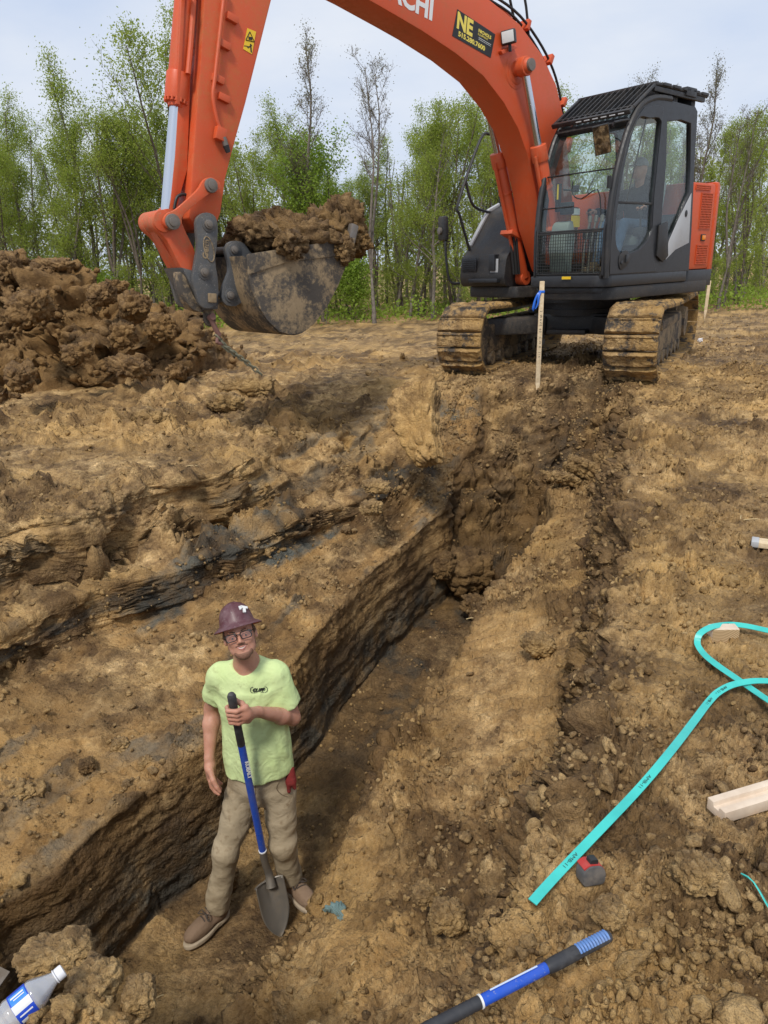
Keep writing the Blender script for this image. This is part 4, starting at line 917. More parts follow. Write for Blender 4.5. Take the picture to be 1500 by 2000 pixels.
# right side: tool box, tank, steps, rail
b = MB(); b.prism(rounded([(.30, 1.003), (1.06, 1.003), (1.10, 1.12), (1.06, 1.36), (.90, 1.52), (.55, 1.95), (.30, 2.05)], .05), -1.2, -.42, bev=.03)
b.prism(rounded([(-.95, 1.003), (.29, 1.003), (.29, 1.98), (-.95, 1.98)], .05), -1.19, -.42, bev=.04); b.build('tool_box', M_BLACKM, exc)
b = MB(); b.prism([(.92, 1.53), (.56, 1.985), (.30, 2.085), (.30, 2.045), (.54, 1.945), (.89, 1.50)], -1.215, -1.16, bev=.006); b.build('box_trim', M_GREY, exc)
b = MB()
for k in range(5): b.box((1.105, -1.03, 1.23 + k * .026), (.02, .22, .010), bev=.002)
b.box((1.098, -1.03, 1.28), (.012, .26, .17), bev=.003); b.build('front_vent', M_DGREY, exc)
b = MB().box((.98, -.62, 1.30), (.28, .10, .20), bev=.01); b.box((1.04, -.75, 1.08), (.22, .5, .05), bev=.01); b.box((.78, -.62, 1.60), (.30, .32, .03), rot=(0, math.radians(50), 0), bev=.008); b.build('box_step', M_DGREY, exc)
MB().box((1.085, -.60, 1.25), (.010, .13, .19), rot=(0, 0, 0), bev=.002).build('data_plate', M_GREY, exc)
b = MB(); b.tube([(.95, -1.16, 1.47), (1.13, -1.17, 1.90), (1.16, -1.17, 2.05), (.75, -1.17, 2.82), (.55, -1.17, 2.90), (.35, -1.17, 2.88)], .019, 8, 4); b.tube([(.35, -1.17, 2.88), (.33, -1.17, 2.0)], .019, 8, 0)
b.tube([(1.02, -1.17, 2.32), (.86, -1.17, 2.02), (.45, -1.17, 1.94)], .019, 8, 4); b.build('hand_rail', M_BLACK, exc)
b = MB(); b.tube([(1.16, -1.14, 1.05), (1.28, -1.22, 1.10), (1.30, -1.27, 1.50), (1.28, -1.28, 1.60)], .017, 8, 4); arm_ = b.build('mirror_arm', M_BLACK, exc)
b = MB(); b.box((1.27, -1.34, 1.75), (.07, .20, .30), rot=(0, 0, -.35), bev=.03); mr = b.build('side_mirror', M_BLACKM, exc); MB().lathe([(.03, 0), (.045, .0), (.045, .03), (.02, .035)], (1.31, -1.345, 1.72), (1, -.3, 0), 14).build('mirror_mount', M_STEEL, mr)
b = MB(); b.tube([(.10, -.62, 1.98), (.12, -.62, 2.35)], .012, 6, 0); b.tube([(.2, -.9, 1.98), (.2, -.9, 2.22), (.2, -.7, 2.24)], .012, 6, 2); b.build('aerial_post', M_BLACK, exc)
MB().lathe([(.02, -.01), (.075, 0), (.085, .015), (.02, .02)], (.30, -.72, 2.28), (1, .4, .1), 18).build('round_mirror', M_MIRROR, exc)

# cab
cabL = 1.235; cabR = .25
prof = [(1.31, 1.13), (1.325, 1.40), (1.315, 1.74), (1.25, 2.12), (1.12, 2.48), (1.0, 2.68), (.86, 2.81), (.66, 2.885), (.40, 2.91), (-.22, 2.90), (-.28, 2.86), (-.33, 2.3), (-.41, 1.6), (-.44, 1.13)]
def inset(L, pts): return catmull(mps(L, *pts), 4)
win = inset(cabL, [(1244, 234), (1268, 230), (1291, 236), (1288, 300), (1281, 390), (1273, 450), (1256, 480), (1236, 493), (1212, 495), (1201, 470), (1204, 410), (1220, 315)])
door_o = [(1.298, 1.14), (1.312, 1.40), (1.30, 1.74), (1.235, 2.12), (1.105, 2.48), (.985, 2.67), (.85, 2.79), (.60, 2.84), (.475, 2.83), (.50, 2.45), (.52, 1.95), (.50, 1.55), (.42, 1.28), (.35, 1.14)]
cab = plate('cab_frame', [(x, z) for x, z in prof], [door_o, mps(cabL, (1303, 236), (1330, 233), (1350, 240), (1349, 330), (1347, 375), (1334, 405), (1320, 448), (1304, 468), (1290, 455), (1294, 400), (1301, 320))], cabL - .06, cabL, M_DGREY, exc)
door = plate('door', [(x * 1.0, z) for x, z in door_o], [win], cabL - .055, cabL + .008, M_DGREY, exc)
b = MB(); b.prism(win, cabL - .028, cabL - .022, bev=0); b.build('door_glass', M_GLASS, door)
b = MB(); b.prism(mps(cabL, (1302, 232), (1354, 236), (1353, 378), (1338, 420), (1322, 452), (1300, 473), (1290, 460), (1293, 400)), cabL - .034, cabL - .028, bev=0); b.build('rear_side_glass', M_GLASS, cab)
b = MB(); z1 = mp(1240, 396, cabL)[1]; b.box((.86, cabL - .012, z1), (.72, .02, .022), bev=.003); b.tube([(1.02, cabL - .03, z1), (.74, cabL - .03, 2.72)], .008, 6, 0); b.build('window_bar', M_BLACK, door)
hx, hz = mp(1216, 509, cabL); MB().prism(catmull([(hx + .10, hz + .02), (hx + .04, hz + .09), (hx - .06, hz + .10), (hx - .13, hz + .03), (hx - .06, hz - .06), (hx + .06, hz - .09)], 4), cabL + .009, cabL + .018, bev=.004).build('handle_recess', M_BLACK, door)
b = MB(); b.box((hx - .04, cabL + .028, hz + .02), (.05, .016, .085), bev=.006); b.lathe([(.012, 0), (.02, 0), (.02, .012), (.01, .013)], (hx + .05, cabL + .018, hz - .02), (0, 1, 0), 12); b.build('door_handle', M_DGREY, door)
MB().prism(mps(cabL, (1350, 377), (1345, 474), (1318, 488), (1299, 508), (1306, 470), (1326, 425)), cabL + .001, cabL + .005, bev=.001).build('side_decal', M_GREY, cab)
MB().prism(catmull([(mp(1339, 417, cabL)[0] + .028 * math.cos(a), mp(1339, 417, cabL)[1] + .038 * math.sin(a)) for a in np.linspace(0, 5.6, 9)], 2), cabL + .006, cabL + .012, bev=.002).build('filler_cap', M_BLACK, cab)
MB().prism(mps(cabL, (1284, 440), (1300, 432), (1301, 500), (1290, 512), (1279, 500)), cabL + .010, cabL + .03, bev=.008).build('door_latch_box', M_BLACK, cab)
plate('cab_right_frame', prof, [rounded([(1.22, 1.25), (1.22, 1.8), (1.12, 2.2), (.92, 2.62), (.75, 2.75), (-.15, 2.76), (-.25, 2.3), (-.3, 1.6), (-.32, 1.25)], .06)], cabR, cabR + .05, M_DGREY, cab)
MB().prism([(1.22, 1.25), (1.22, 1.8), (1.12, 2.2), (.92, 2.62), (.75, 2.75), (-.15, 2.76), (-.25, 2.3), (-.3, 1.6), (-.32, 1.25)], cabR + .022, cabR + .028, bev=0).build('right_side_glass', M_GLASS, cab)
b = MB(); b.box((-.36, (cabL + cabR) / 2, 1.46), (.05, cabL - cabR - .12, .66), rot=(0, math.radians(-4), 0), bev=.01); b.build('rear_panel', M_DGREY, cab)
b = MB(); b.box((-.30, (cabL + cabR) / 2, 2.28), (.006, cabL - cabR - .14, .98), rot=(0, math.radians(4), 0), bev=0); b.build('rear_glass', M_GLASS, cab)
# roof, front posts, windscreen
rf = MB(); rf.prism([(.98, 2.70), (.86, 2.80), (.66, 2.875), (.40, 2.90), (-.22, 2.89), (-.26, 2.82), (.40, 2.83), (.66, 2.80), (.84, 2.72), (.93, 2.66)], cabR + .052, cabL - .062, bev=.008); roof = rf.build('roof', M_DGREY, cab)
fp = [(1.33, 1.10), (1.345, 1.40), (1.335, 1.74), (1.27, 2.12), (1.14, 2.48), (1.02, 2.68), (.88, 2.82)]
for L_ in (cabR + .025, cabL - .02): MB().tube([(x, L_, z) for x, z in fp] + [(.62, L_, 2.91), (.3, L_, 2.93)], .034, 10, 4).build('front_post', M_BLACK, cab)
b = MB(); fc = catmull(fp, 4, closed=False); w0, w1 = cabR + .06, cabL - .06
b.prism([(x - .012, z) for x, z in fc] + [(x - .018, z) for x, z in fc[::-1]], w0, w1, bev=0); b.build('windscreen', M_GLASS, cab)
b = MB(); b.box((1.05, (w0 + w1) / 2, 2.66), (.07, w1 - w0, .06), rot=(0, -.6, 0)); b.box((1.325, (w0 + w1) / 2, 1.125), (.05, w1 - w0, .06)); b.build('front_rail', M_BLACK, cab)
b = MB(); b.box((1.345, (w0 + w1) / 2, 1.605), (.02, w1 - w0, .022)); b.box((1.36, (w0 + w1) / 2 - .03, 1.585), (.012, w1 - w0 + .02, .014)); b.box((1.36, (w0 + w1) / 2 - .03, 1.15), (.012, w1 - w0 + .02, .014))
for k in range(27): b.box((1.36, w0 - .02 + (w1 - w0) * k / 26 - .005, 1.367), (.006, .005, .436), bev=0)
for k in range(13): b.box((1.364, (w0 + w1) / 2 - .03, 1.17 + .034 * k), (.005, w1 - w0 + .02, .005), bev=0)
b.build('mesh_guard', M_BLACK, cab, smooth=0)
for L_ in (w0 - .03, w1 + .02): MB().prism(rounded([(1.34, 1.12), (1.385, 1.12), (1.39, 1.62), (1.35, 1.74), (1.33, 1.6)], .02), L_ - .012, L_ + .012, bev=.004).build('guard_bracket', M_DGREY, cab)
MB().box((1.388, .74, 1.108), (.006, .12, .03), bev=0).build('warning_strip', M_YELLOW, cab)
b = MB(); b.tube([(1.24, w0, 2.20), (1.24, w1, 2.20)], .008, 6, 0); b.tube([(1.31, w0, 1.86), (1.31, w0 + .42, 1.86)], .008, 6, 0); b.build('screen_bar', M_BLACK, cab)
b = MB(); b.tube([(1.36, w1 - .05, 1.75), (1.34, w1 - .12, 2.0), (1.30, w1 - .35, 1.93), (1.28, w1 - .48, 1.99), (1.26, w1 - .50, 2.12)], .007, 6, 3); b.tube([(1.365, w1 + .03, 2.0), (1.365, w1 + .03, 2.12)], .022, 8, 0); b.build('wiper', M_HOSE, cab)
# falling-object guard
gd = MB()
lo, hi = (1.10, 2.74), (.62, 3.05)
for L_ in (cabR - .0, cabL - .02): gd.tube([(lo[0], L_, lo[1]), (hi[0], L_, hi[1]), (-.50, L_, 3.04)], .018, 8, 0)
gd.box((lo[0], (cabR + cabL) / 2, lo[1]), (.04, cabL - cabR, .05), rot=(0, .55, 0)); gd.box((lo[0] - .07, (cabR + cabL) / 2, lo[1] + .05), (.02, cabL - cabR, .03), rot=(0, .55, 0)); gd.box((hi[0], (cabR + cabL) / 2, hi[1]), (.05, cabL - cabR, .035))
guard = gd.build('roof_guard', M_BLACK, cab)
for k in range(13):
    L_ = cabR + .04 + (cabL - cabR - .1) * k / 12; b = MB(); b.box(((lo[0] + hi[0]) / 2, L_, (lo[1] + hi[1]) / 2), (.57, .012, .045), rot=(0, math.atan2(hi[1] - lo[1], lo[0] - hi[0]), 0), bev=.002); b.build('guard_slat', M_BLACK, guard, smooth=0)
for k in range(5):
    b = MB(); b.box((.42 - k * .21, (cabR + cabL) / 2, 3.055), (.15, cabL - cabR + .02, .03), bev=.006); b.build('guard_plate', M_BLACK, guard)
b = MB()
for x in (.5, .1, -.3): b.box((x, (cabL + cabR) / 2, 2.975), (.09, cabL - cabR - .14, .14))
b.box((.1, cabL - .03, 3.0), (1.1, .04, .05)); b.box((-.1, cabL - .03, 3.04), (.22, .08, .09)); b.build('guard_mount', M_BLACK, guard)
b = MB()
for k in range(6): b.box((1.115, cabR + .36 + k * .105, 2.735), (.012, .07, .022), rot=(0, -.2, 0), bev=.002)
b.build('reflector_strip', M_GREY, guard)
# mirror hung at the front post
mm = frame((1.43, 1.13, 2.46), (-.50, .84, .16), (.80, .50, -.42)); b = MB(); b.box((0, 0, -.012), (.165, .29, .024), bev=.02, M=mm); b.tube([(1.30, 1.17, 2.58), (1.33, 1.2, 2.62), (1.12, cabL, 2.66)], .012, 6, 2); cm = b.build('cab_mirror', M_BLACK, exc)
MB().box((0, 0, .0025), (.150, .272, .003), bev=.0, M=mm).build('mirror_glass', M_MIRROR, cm)
# interior
seat = MB(); seat.box((.10, .74, 1.50), (.5, .48, .13), bev=.05); seat.box((-.13, .74, 1.86), (.13, .46, .62), rot=(0, -.18, 0), bev=.055); seat.box((-.19, .74, 2.25), (.09, .27, .17), rot=(0, -.18, 0), bev=.04); st = seat.build('driver_seat', M_SEAT, exc)
b = MB(); b.box((.10, .74, 1.28), (.4, .4, .28), bev=.03); b.build('seat_base', M_DGREY, st)
for s_ in (-1, 1):
    b = MB(); b.box((.28, .74 + s_ * .34, 1.58), (.52, .15, .10), bev=.03); b.box((.25, .74 + s_ * .34, 1.38), (.36, .12, .34), bev=.04); cn = b.build('control_console', M_DGREY, exc)
    b = MB(); b.cyl((.48, .74 + s_ * .34, 1.60), (.50, .74 + s_ * .34, 1.76), .012, seg=8); b.lathe([(.012, 0), (.024, .03), (.022, .09), (.028, .12), (.01, .14)], (.50, .74 + s_ * .34, 1.74), (.1, 0, 1), 12); b.build('joystick', M_RUBBER, cn)
b = MB()
for k, y_ in enumerate((.64, .72, .80)): b.tube([(.95, y_, 1.14), (.92, y_, 1.45), (.86, y_ + .01, 1.72)], .011, 6, 3); b.lathe([(.01, 0), (.022, .01), (.022, .07), (.01, .08)], (.86, y_ + .01, 1.70), (-.1, 0, 1), 10)
b.build('travel_lever', M_STEEL, exc)
b = MB(); b.box((.75, .74, 1.142), (1.0, .9, .02), bev=.002); b.build('cab_floor', M_RUBBER, cab)
b = MB(); b.box((1.14, .40, 1.98), (.05, .05, .30)); b.box((1.17, .42, 2.02), (.02, .03, .22)); b.tube([(1.15, .47, 2.06), (1.12, .56, 2.05)], .012, 6, 0); b.box((1.10, .60, 2.06), (.06, .07, .07), bev=.01); b.box((1.13, .52, 1.86), (.06, .16, .13), bev=.015); mo = b.build('monitor', M_BLACK, exc)
MB().box((1.182, .42, 2.04), (.004, .022, .16), bev=0).build('level_strip', M_YELLOW, mo)
MB().box((.66, .31, 1.74), (.16, .012, .13), bev=0).build('warning_label', M_YELLOW, cab); MB().box((.66, .311, 1.85), (.14, .012, .07), bev=0).build('notice', M_WHITE, cab)
b = MB(); b.prism(rounded([(1.15, 1.15), (1.2, 1.45), (1.14, 1.70), (1.06, 1.74), (1.0, 1.55), (1.05, 1.15)], .04), .33, .56, bev=.03); b.build('boot_tray', M_SEAT, cab)
# beacon bracket behind cab
b = MB(); b.lathe([(.045, 0), (.05, .02), (.05, .10), (.03, .14)], (-.55, 1.05, 2.14), (0, 0, 1), 14); b.lathe([(.07, 0), (.07, .02)], (-.55, 1.05, 2.2), (0, 0, 1), 14); b.build('beacon', M_BLACK, exc)

# boom
bo = [(4.98, 3.90), (4.75, 3.80), (4.3, 3.68)] + mps(.115, (700, -12), (740, 11), (780, 34), (824, 60), (890, 104), (944, 148), (984, 200), (1012, 250), (1032, 306), (1046, 370), (1056, 440)) + [(.78, 1.18), (.52, 1.02), (.36, 1.06), (.30, 1.22), (.36, 1.6), (.52, 2.2), (.70, 2.86), (.88, 3.20), (1.16, 3.47), (1.56, 3.70), (2.05, 3.84), (2.6, 3.93), (3.4, 4.03), (4.3, 4.14), (4.9, 4.18), (5.08, 4.02)]
b = MB(); b.prism(bo, -.235, .115, bev=.014); boom = b.build('boom', M_ORANGE, exc)
b = MB(); b.lathe([(.13, -.245), (.13, .125), (.11, .135)], (1.60, 0, 3.25), (0, 1, 0), 28); b.lathe([(.16, .112), (.17, .118), (.10, .13)], (1.60, 0, 3.25), (0, 1, 0), 28); b.build('boom_boss', M_ORANGE, boom)
b = MB(); b.lathe([(.062, -.42), (.075, -.40), (.075, .30), (.062, .32)], (1.62, 0, 3.27), (0, 1, 0), 24); b.build('cylinder_pin', M_ORANGE, boom)
b = MB(); b.lathe([(.03, 0), (.058, 0), (.062, .02), (.058, .04), (.03, .042)], (1.62, .31, 3.27), (0, 1, 0), 20); b.build('pin_cap', M_STEEL, boom)
for L_, label in ((.24, None), (-.36, None)):
    A_ = Vector((1.62, L_, 3.27)); B_ = Vector((.80, L_, 1.10)); d_ = (B_ - A_).normalized(); J = A_ + d_ * .82
    b = MB(); b.cyl(J, B_, .078, seg=24, bev=.008); b.cyl(J - d_ * .03, J + d_ * .14, .092, seg=24, bev=.01); b.cyl(J + d_ * .42, J + d_ * .45, .084, seg=24, bev=.004); b.cyl(B_ + Vector((0, -.06, 0)), B_ + Vector((0, .06, 0)), .09, seg=20, bev=.006)
    b.tube([J + d_ * .1 + Vector((.11, .02, 0)), J + d_ * .9 + Vector((.11, .02, 0)), J + d_ * 1.15 + Vector((.10, .02, 0))], .018, 8, 3)
    b.box(J + d_ * .95 + Vector((.04, .0, 0)), (.24, .19, .05), rot=(0, -.35, 0)); bc = b.build('boom_cylinder', M_ORANGE, exc)
    MB().cyl(A_, J, .042, seg=20).build('piston_rod', M_CHROME, bc)
    MB().cyl(A_ + Vector((0, -.05, 0)), A_ + Vector((0, .05, 0)), .095, seg=22, bev=.008).build('rod_eye', M_ORANGE, bc)
b = MB()
for k, (o1, o2) in enumerate(((0, 0), (.03, .05), (-.03, .10), (.05, .14), (-.05, .19))):
    b.tube([(.95 + o1, -.30 - o2 * .3, 1.15), (1.02 + o1, -.31 - o2 * .3, 1.75), (.85 + o1, -.33 - o2 * .2, 2.15 + o2), (.60, -.33, 2.35), (.52, -.3, 2.0)], .018, 8, 5)
b.build('hydraulic_hose', M_HOSE, exc)
b = MB()
for k in range(4):
    y_ = -.20 + k * .05; off = .04 + .02 * (k % 2); pts = [(.45, y_, 2.35), (.60, y_, 2.90 + off), (.80, y_, 3.24 + off), (1.12, y_, 3.52 + off), (1.55, y_, 3.75 + off), (2.05, y_, 3.89 + off), (2.9, y_, 4.02 + off), (4.0, y_, 4.15 + off)]
    b.tube(pts, .017, 8, 4)
b.build('boom_pipe', M_ORANGE, boom)
b = MB()
for k in range(4):
    y_ = -.16 + k * .07; pts = [(.58, y_, 2.70), (.665, y_, 2.98), (.84, y_ + .02, 3.29), (1.13, y_ + .04, 3.55), (1.54, y_ + .05, 3.78), (1.95, y_ + .02, 3.86 + .015 * k), (2.4, y_ - .02, 3.93 + .02 * k), (2.9, y_, 4.03)]; b.tube(pts, .014, 6, 4)
b.tube([(1.50, .0, 3.74), (1.62, .02, 3.95), (1.75, .02, 4.25)], .015, 6, 3); b.tube([(1.32, .05, 3.62), (1.38, .05, 3.9), (1.5, .05, 4.2)], .015, 6, 3); b.build('hydraulic_hose', M_HOSE, boom)
b = MB()
for x, z in ((.70, 3.02), (.98, 3.42), (1.40, 3.69), (2.2, 3.92)): b.box((x, -.06, z + .03), (.05, .36, .10), rot=(0, -math.atan2(.9 - x * .4, 1), 0), bev=.006)
b.box((.50, .02, 2.62), (.06, .10, .16), rot=(0, -.3, 0)); b.build('pipe_clamp', M_ORANGE, boom)
# work lamp on the boom
lx, lz = mp(995, 72, .2); mm = frame((lx, .19, lz), (-.45, .85, .10), (.86, .48, -.12)); b = MB(); b.box((0, 0, 0), (.15, .13, .09), bev=.018, M=mm); b.box((0, -.09, -.02), (.03, .08, .03), bev=.004, M=mm); lamp = b.build('work_lamp', M_BLACK, exc)
MB().box((0, 0, .047), (.125, .105, .012), bev=.006, M=mm).build('lens', M_LENS, lamp)
b = MB(); b.prism(mps(.14, (976, 100), (992, 92), (1006, 88), (1008, 94), (994, 100), (980, 107)), .117, .16, bev=.005); b.build('lamp_bracket', M_ORANGE, boom)
# lettering and stickers on the near side of the boom
def boomM(px_, py_, px2, py2, L=.1165):
    a = mp(px_, py_, L); c = mp(px2, py2, L); return frame((a[0], L, a[1]), (c[0] - a[0], 0, c[1] - a[1]), (0, 1, 0))
Mt = boomM(838, 36, 858, 46); text_mesh('maker_lettering', 'HITACHI', .245, Mt @ Matrix.Translation((.05, 0, 0)), M_WHITE, boom, bold=.009, xs=1.0, align='RIGHT')
A4 = mps(.1165, (893, 18), (967, 67), (958, 113), (883, 70)); st_ = MB().prism(A4, .1165, .1190, bev=0).build('equipment_sticker', M_INK, boom)
o_ = Vector((A4[3][0], .1195, A4[3][1])); ux = Vector((A4[2][0] - A4[3][0], 0, A4[2][1] - A4[3][1])); uy = Vector((A4[0][0] - A4[3][0], 0, A4[0][1] - A4[3][1])); W_, H_ = ux.length, uy.length
def sM(u, v): q = o_ + ux * u + uy * v; return frame(q, ux, (0, 1, 0)) @ Matrix(((1, -.06, 0, 0), (0, 1, 0, 0), (0, 0, 1, 0), (0, 0, 0, 1)))
M_YEL2 = NT('yellow_print').set(Base_Color=(.78, .62, .10), Roughness=.5)
text_mesh('sticker_lettering', 'NE', H_ * .78, sM(.05, .38), M_YEL2, st_, bold=.008, xs=.95, extrude=.0005); text_mesh('sticker_lettering', '515.280.7600', H_ * .24, sM(.13, .12), M_YEL2, st_, bold=.002, xs=1.25, extrude=.0005)
text_mesh('sticker_lettering', 'NICHOLS', H_ * .17, sM(.58, .66), M_YEL2, st_, bold=.0015, xs=1.1, extrude=.0005); text_mesh('sticker_lettering', 'EQUIPMENT', H_ * .10, sM(.58, .55), M_YEL2, st_, xs=1.15, extrude=.0005)
b = MB(); b.box((0, 0, 0), (W_ * .33, .004, .001), bev=0, M=sM(.78, .47)); b.box((0, 0, 0), (W_ * .33, .003, .001), bev=0, M=sM(.78, .41)); b.build('sticker_rule', M_WHITE, st_, smooth=0)

# stick
so = mps(.09, (545, -60), (530, 0), (505, 100), (480, 200), (455, 290), (440, 350), (431, 415), (422, 440), (405, 452), (385, 448), (370, 425), (376, 330), (384, 220), (392, 120), (398, 20), (402, -60))
so = [(x, z) for x, z in so]; b = MB(); b.prism(so, -.20, .09, bev=.010)
top = [so[-1], (so[-1][0] - .02, so[-1][1] + .5), (5.05, 4.75), (4.86, 4.55), (4.58, 4.05), (4.62, 3.78), so[0]]; b.prism(top, -.20, .09, bev=.01)
b.prism(mps(.09, (362, 120), (384, 120), (376, 330), (352, 415), (340, 415), (352, 300)), -.15, -.0, bev=.01)
stick = b.build('stick', M_STICK, exc)
b = MB(); b.box((5.5, .02, 3.0), (.03, .04, .9), rot=(0, -.19 + .0, 0), bev=.004); b.box((5.44, .10, 3.3), (.05, .05, .06)); 
for x, y in ((452, 36), (436, 192), (425, 155), (437, 88)): c_ = mp(x, y, .1); b.box((c_[0], .108, c_[1]), (.10, .045, .055), rot=(0, -.3, 0), bev=.008)
b.build('pipe_bracket', M_ORANGE, stick)
b = MB(); q = mps(.13, (440, -30), (430, 60), (420, 150), (416, 190), (424, 235), (432, 255)); b.tube([(x, .13, z) for x, z in q], .016, 8, 4); b.box((mp(430, 262, .13)[0], .13, mp(430, 262, .13)[1]), (.09, .06, .10), rot=(0, -.3, 0), bev=.01); b.build('hydraulic_pipe', M_ORANGE, stick)
q = mps(.14, (436, 268), (441, 284), (446, 298)); b = MB(); b.cyl((q[0][0], .14, q[0][1]), (q[1][0], .14, q[1][1]), .024, seg=12); cp = b.build('hose_coupling', M_STEEL, stick); MB().cyl((q[1][0], .14, q[1][1]), (q[2][0], .14, q[2][1]), .026, r2=.02, seg=12).build('dust_cap', M_RUBBER, cp)
b = MB(); q = mps(-.02, (400, -60), (390, 60), (388, 140), (384, 230), (375, 320), (366, 385)); b.tube([(x, -.02 + (.02 * (i % 2)), z) for i, (x, z) in enumerate(q)], .016, 8, 5); q = mps(.0, (340, 408), (346, 385), (362, 380), (374, 392), (366, 412)); b.tube([(x, .0, z) for x, z in q], .013, 8, 4); b.build('hydraulic_hose', M_HOSE, stick)
q = mps(.0915, (483, 55), (500, 62), (492, 106), (475, 96)); ws = MB().prism(q, .0905, .0935, bev=0).build('warning_sticker', M_YELLOW, stick)
b = MB(); q = mps(.094, (488, 62), (497, 82), (480, 78)); q2 = mps(.094, (488, 66), (494, 80), (483, 77))
for i in range(3): b.tube([(q[i][0], .0945, q[i][1]), (q[(i + 1) % 3][0], .0945, q[(i + 1) % 3][1])], .0035, 4, 0)
c1 = mp(489, 75, .094); b.box((c1[0], .0945, c1[1]), (.035, .002, .022), bev=0); c1 = mp(490, 94, .094); b.box((c1[0], .0945, c1[1]), (.012, .002, .06), bev=0); b.box((c1[0] + .01, .0945, c1[1] + .01), (.05, .0022, .008), rot=(0, .5, 0), bev=0); c1 = mp(481, 90, .094); b.box((c1[0], .0945, c1[1]), (.04, .0022, .005), bev=0); b.build('warning_symbol', M_INK, ws, smooth=0)
# bucket cylinder
yb = -.05; A_ = Vector((mp(376, -20, yb)[0] - .05, yb, mp(376, -20, yb)[1] + .45)); J = Vector((mp(350, 205, yb)[0], yb, mp(350, 205, yb)[1])); E_ = Vector((mp(324, 428, yb)[0], yb, mp(324, 428, yb)[1])); d_ = (E_ - A_).normalized(); J = A_ + d_ * ((J - A_).dot(d_))
b = MB(); b.cyl(A_, J, .078, seg=28, bev=.006); b.cyl(J - d_ * .22, J - d_ * .02, .092, seg=28, bev=.008); b.cyl(J - d_ * .02, J + d_ * .03, .062, seg=24, bev=.006)
for k in range(16): a = k * math.pi / 8; n1 = d_.cross(Vector((0, 1, 0))).normalized(); n2 = Vector((0, 1, 0)); c_ = J - d_ * .03 + (n1 * math.cos(a) + n2 * math.sin(a)) * .085; b.cyl(c_, c_ + d_ * .03, .010, seg=6)
b.tube([A_ + Vector((-.02, .105, .1)), J - d_ * .6 + Vector((-.03, .105, 0)), J - d_ * .2 + Vector((-.03, .11, 0))], .022, 8, 3)
bc = b.build('bucket_cylinder', M_ORANGE, exc); MB().cyl(J, E_, .047, seg=24).build('piston_rod', M_CHROME, bc); MB().cyl(E_ + Vector((0, -.06, 0)), E_ + Vector((0, .06, 0)), .075, seg=22, bev=.006).build('rod_eye', M_ORANGE2, bc)
# links
def pin(x, y, L0, L1, r, parent, name='pivot_pin', mat=M_STEEL):
    c_ = mp(x, y, L1); b = MB(); b.cyl((c_[0], L0, c_[1]), (c_[0], L1, c_[1]), r, seg=24, bev=.006); b.cyl((c_[0], L1 - .004, c_[1]), (c_[0], L1 + .012, c_[1]), r * .62, seg=20, bev=.004); return b.build(name, mat, parent)
for L0, L1 in ((.125, .165), (-.275, -.235)):
    q = mps(.165, (398, 352), (412, 346), (428, 354), (432, 366), (424, 376), (410, 378), (360, 418), (355, 438), (342, 448), (326, 444), (320, 430), (328, 416), (345, 408), (385, 372))
    b = MB(); b.prism(catmull(q, 3), L0, L1, bev=.006); lk_ = b.build('side_link', M_ORANGE2, exc)
    if L1 > 0: pin(414, 362, -.2, .19, .055, lk_); pin(339, 433, -.2, .19, .06, lk_)
q = mps(.10, (298, 424), (312, 414), (335, 418), (352, 428), (362, 450), (384, 500), (384, 540), (372, 548), (352, 520), (326, 470), (302, 446)); b = MB(); b.prism(catmull(q, 3), -.17, -.09, bev=.01); b.prism(catmull(q, 3), .02, .10, bev=.01)
b.prism(mps(.10, (306, 424), (330, 430), (372, 520), (356, 524), (308, 446)), -.09, .02, bev=.0); b.cyl((mp(318, 432, .1)[0], -.19, mp(318, 432, .1)[1]), (mp(318, 432, .1)[0], .12, mp(318, 432, .1)[1]), .085, seg=24, bev=.01); b.build('bucket_link', M_ORANGE2, exc)
# quick coupler
q = mps(.17, (383, 436), (390, 420), (406, 415), (421, 423), (426, 445), (424, 480), (421, 510), (426, 545), (427, 575), (420, 597), (405, 603), (391, 596), (383, 572), (377, 545), (381, 515), (386, 480)); b = MB(); b.prism(catmull(q, 3), .125, .17, bev=.008)
b.prism(catmull([(x + .0, z) for x, z in q], 3), -.285, -.24, bev=.008); b.prism(mps(.10, (352, 522), (372, 560), (395, 606), (424, 604), (424, 560), (396, 545), (380, 530)), -.24, .125, bev=.015); cpl = b.build('quick_coupler', M_COUPLER, exc)
pin(409, 438, .15, .178, .062, cpl, 'coupler_boss', M_COUPLER); pin(401, 532, .15, .178, .062, cpl, 'coupler_boss', M_COUPLER); pin(409, 438, .15, .195, .035, cpl); pin(401, 532, .15, .195, .035, cpl)
c_ = mp(408, 487, .17); ring = [(c_[0] + .042 * math.cos(a) + .012 * math.sin(a), .172, c_[1] + .098 * math.sin(a)) for a in np.linspace(0, 2 * math.pi, 20)]; MB().tube(ring, .005, 6, 0).build('emblem_ring', M_BUCKET, cpl)
text_mesh('maker_emblem', 'Geith', .068, frame((c_[0] + .022, .1705, c_[1] - .078), (-.22, 0, 1), (0, 1, 0)), M_BUCKET, cpl, bold=.002, extrude=.003)
b = MB(); q = mps(.10, (350, 532), (362, 540), (374, 568), (386, 590), (400, 600), (396, 610), (374, 602), (356, 572)); b.prism(catmull(q, 3), -.02, .10, bev=.008); b.build('coupler_hook', M_BUCKET, cpl)
MB().box((mp(414, 582, .17)[0], .174, mp(414, 582, .17)[1]), (.075, .02, .075), rot=(0, -.1, 0), bev=.006).build('lock_pad', M_BUCKET, cpl)
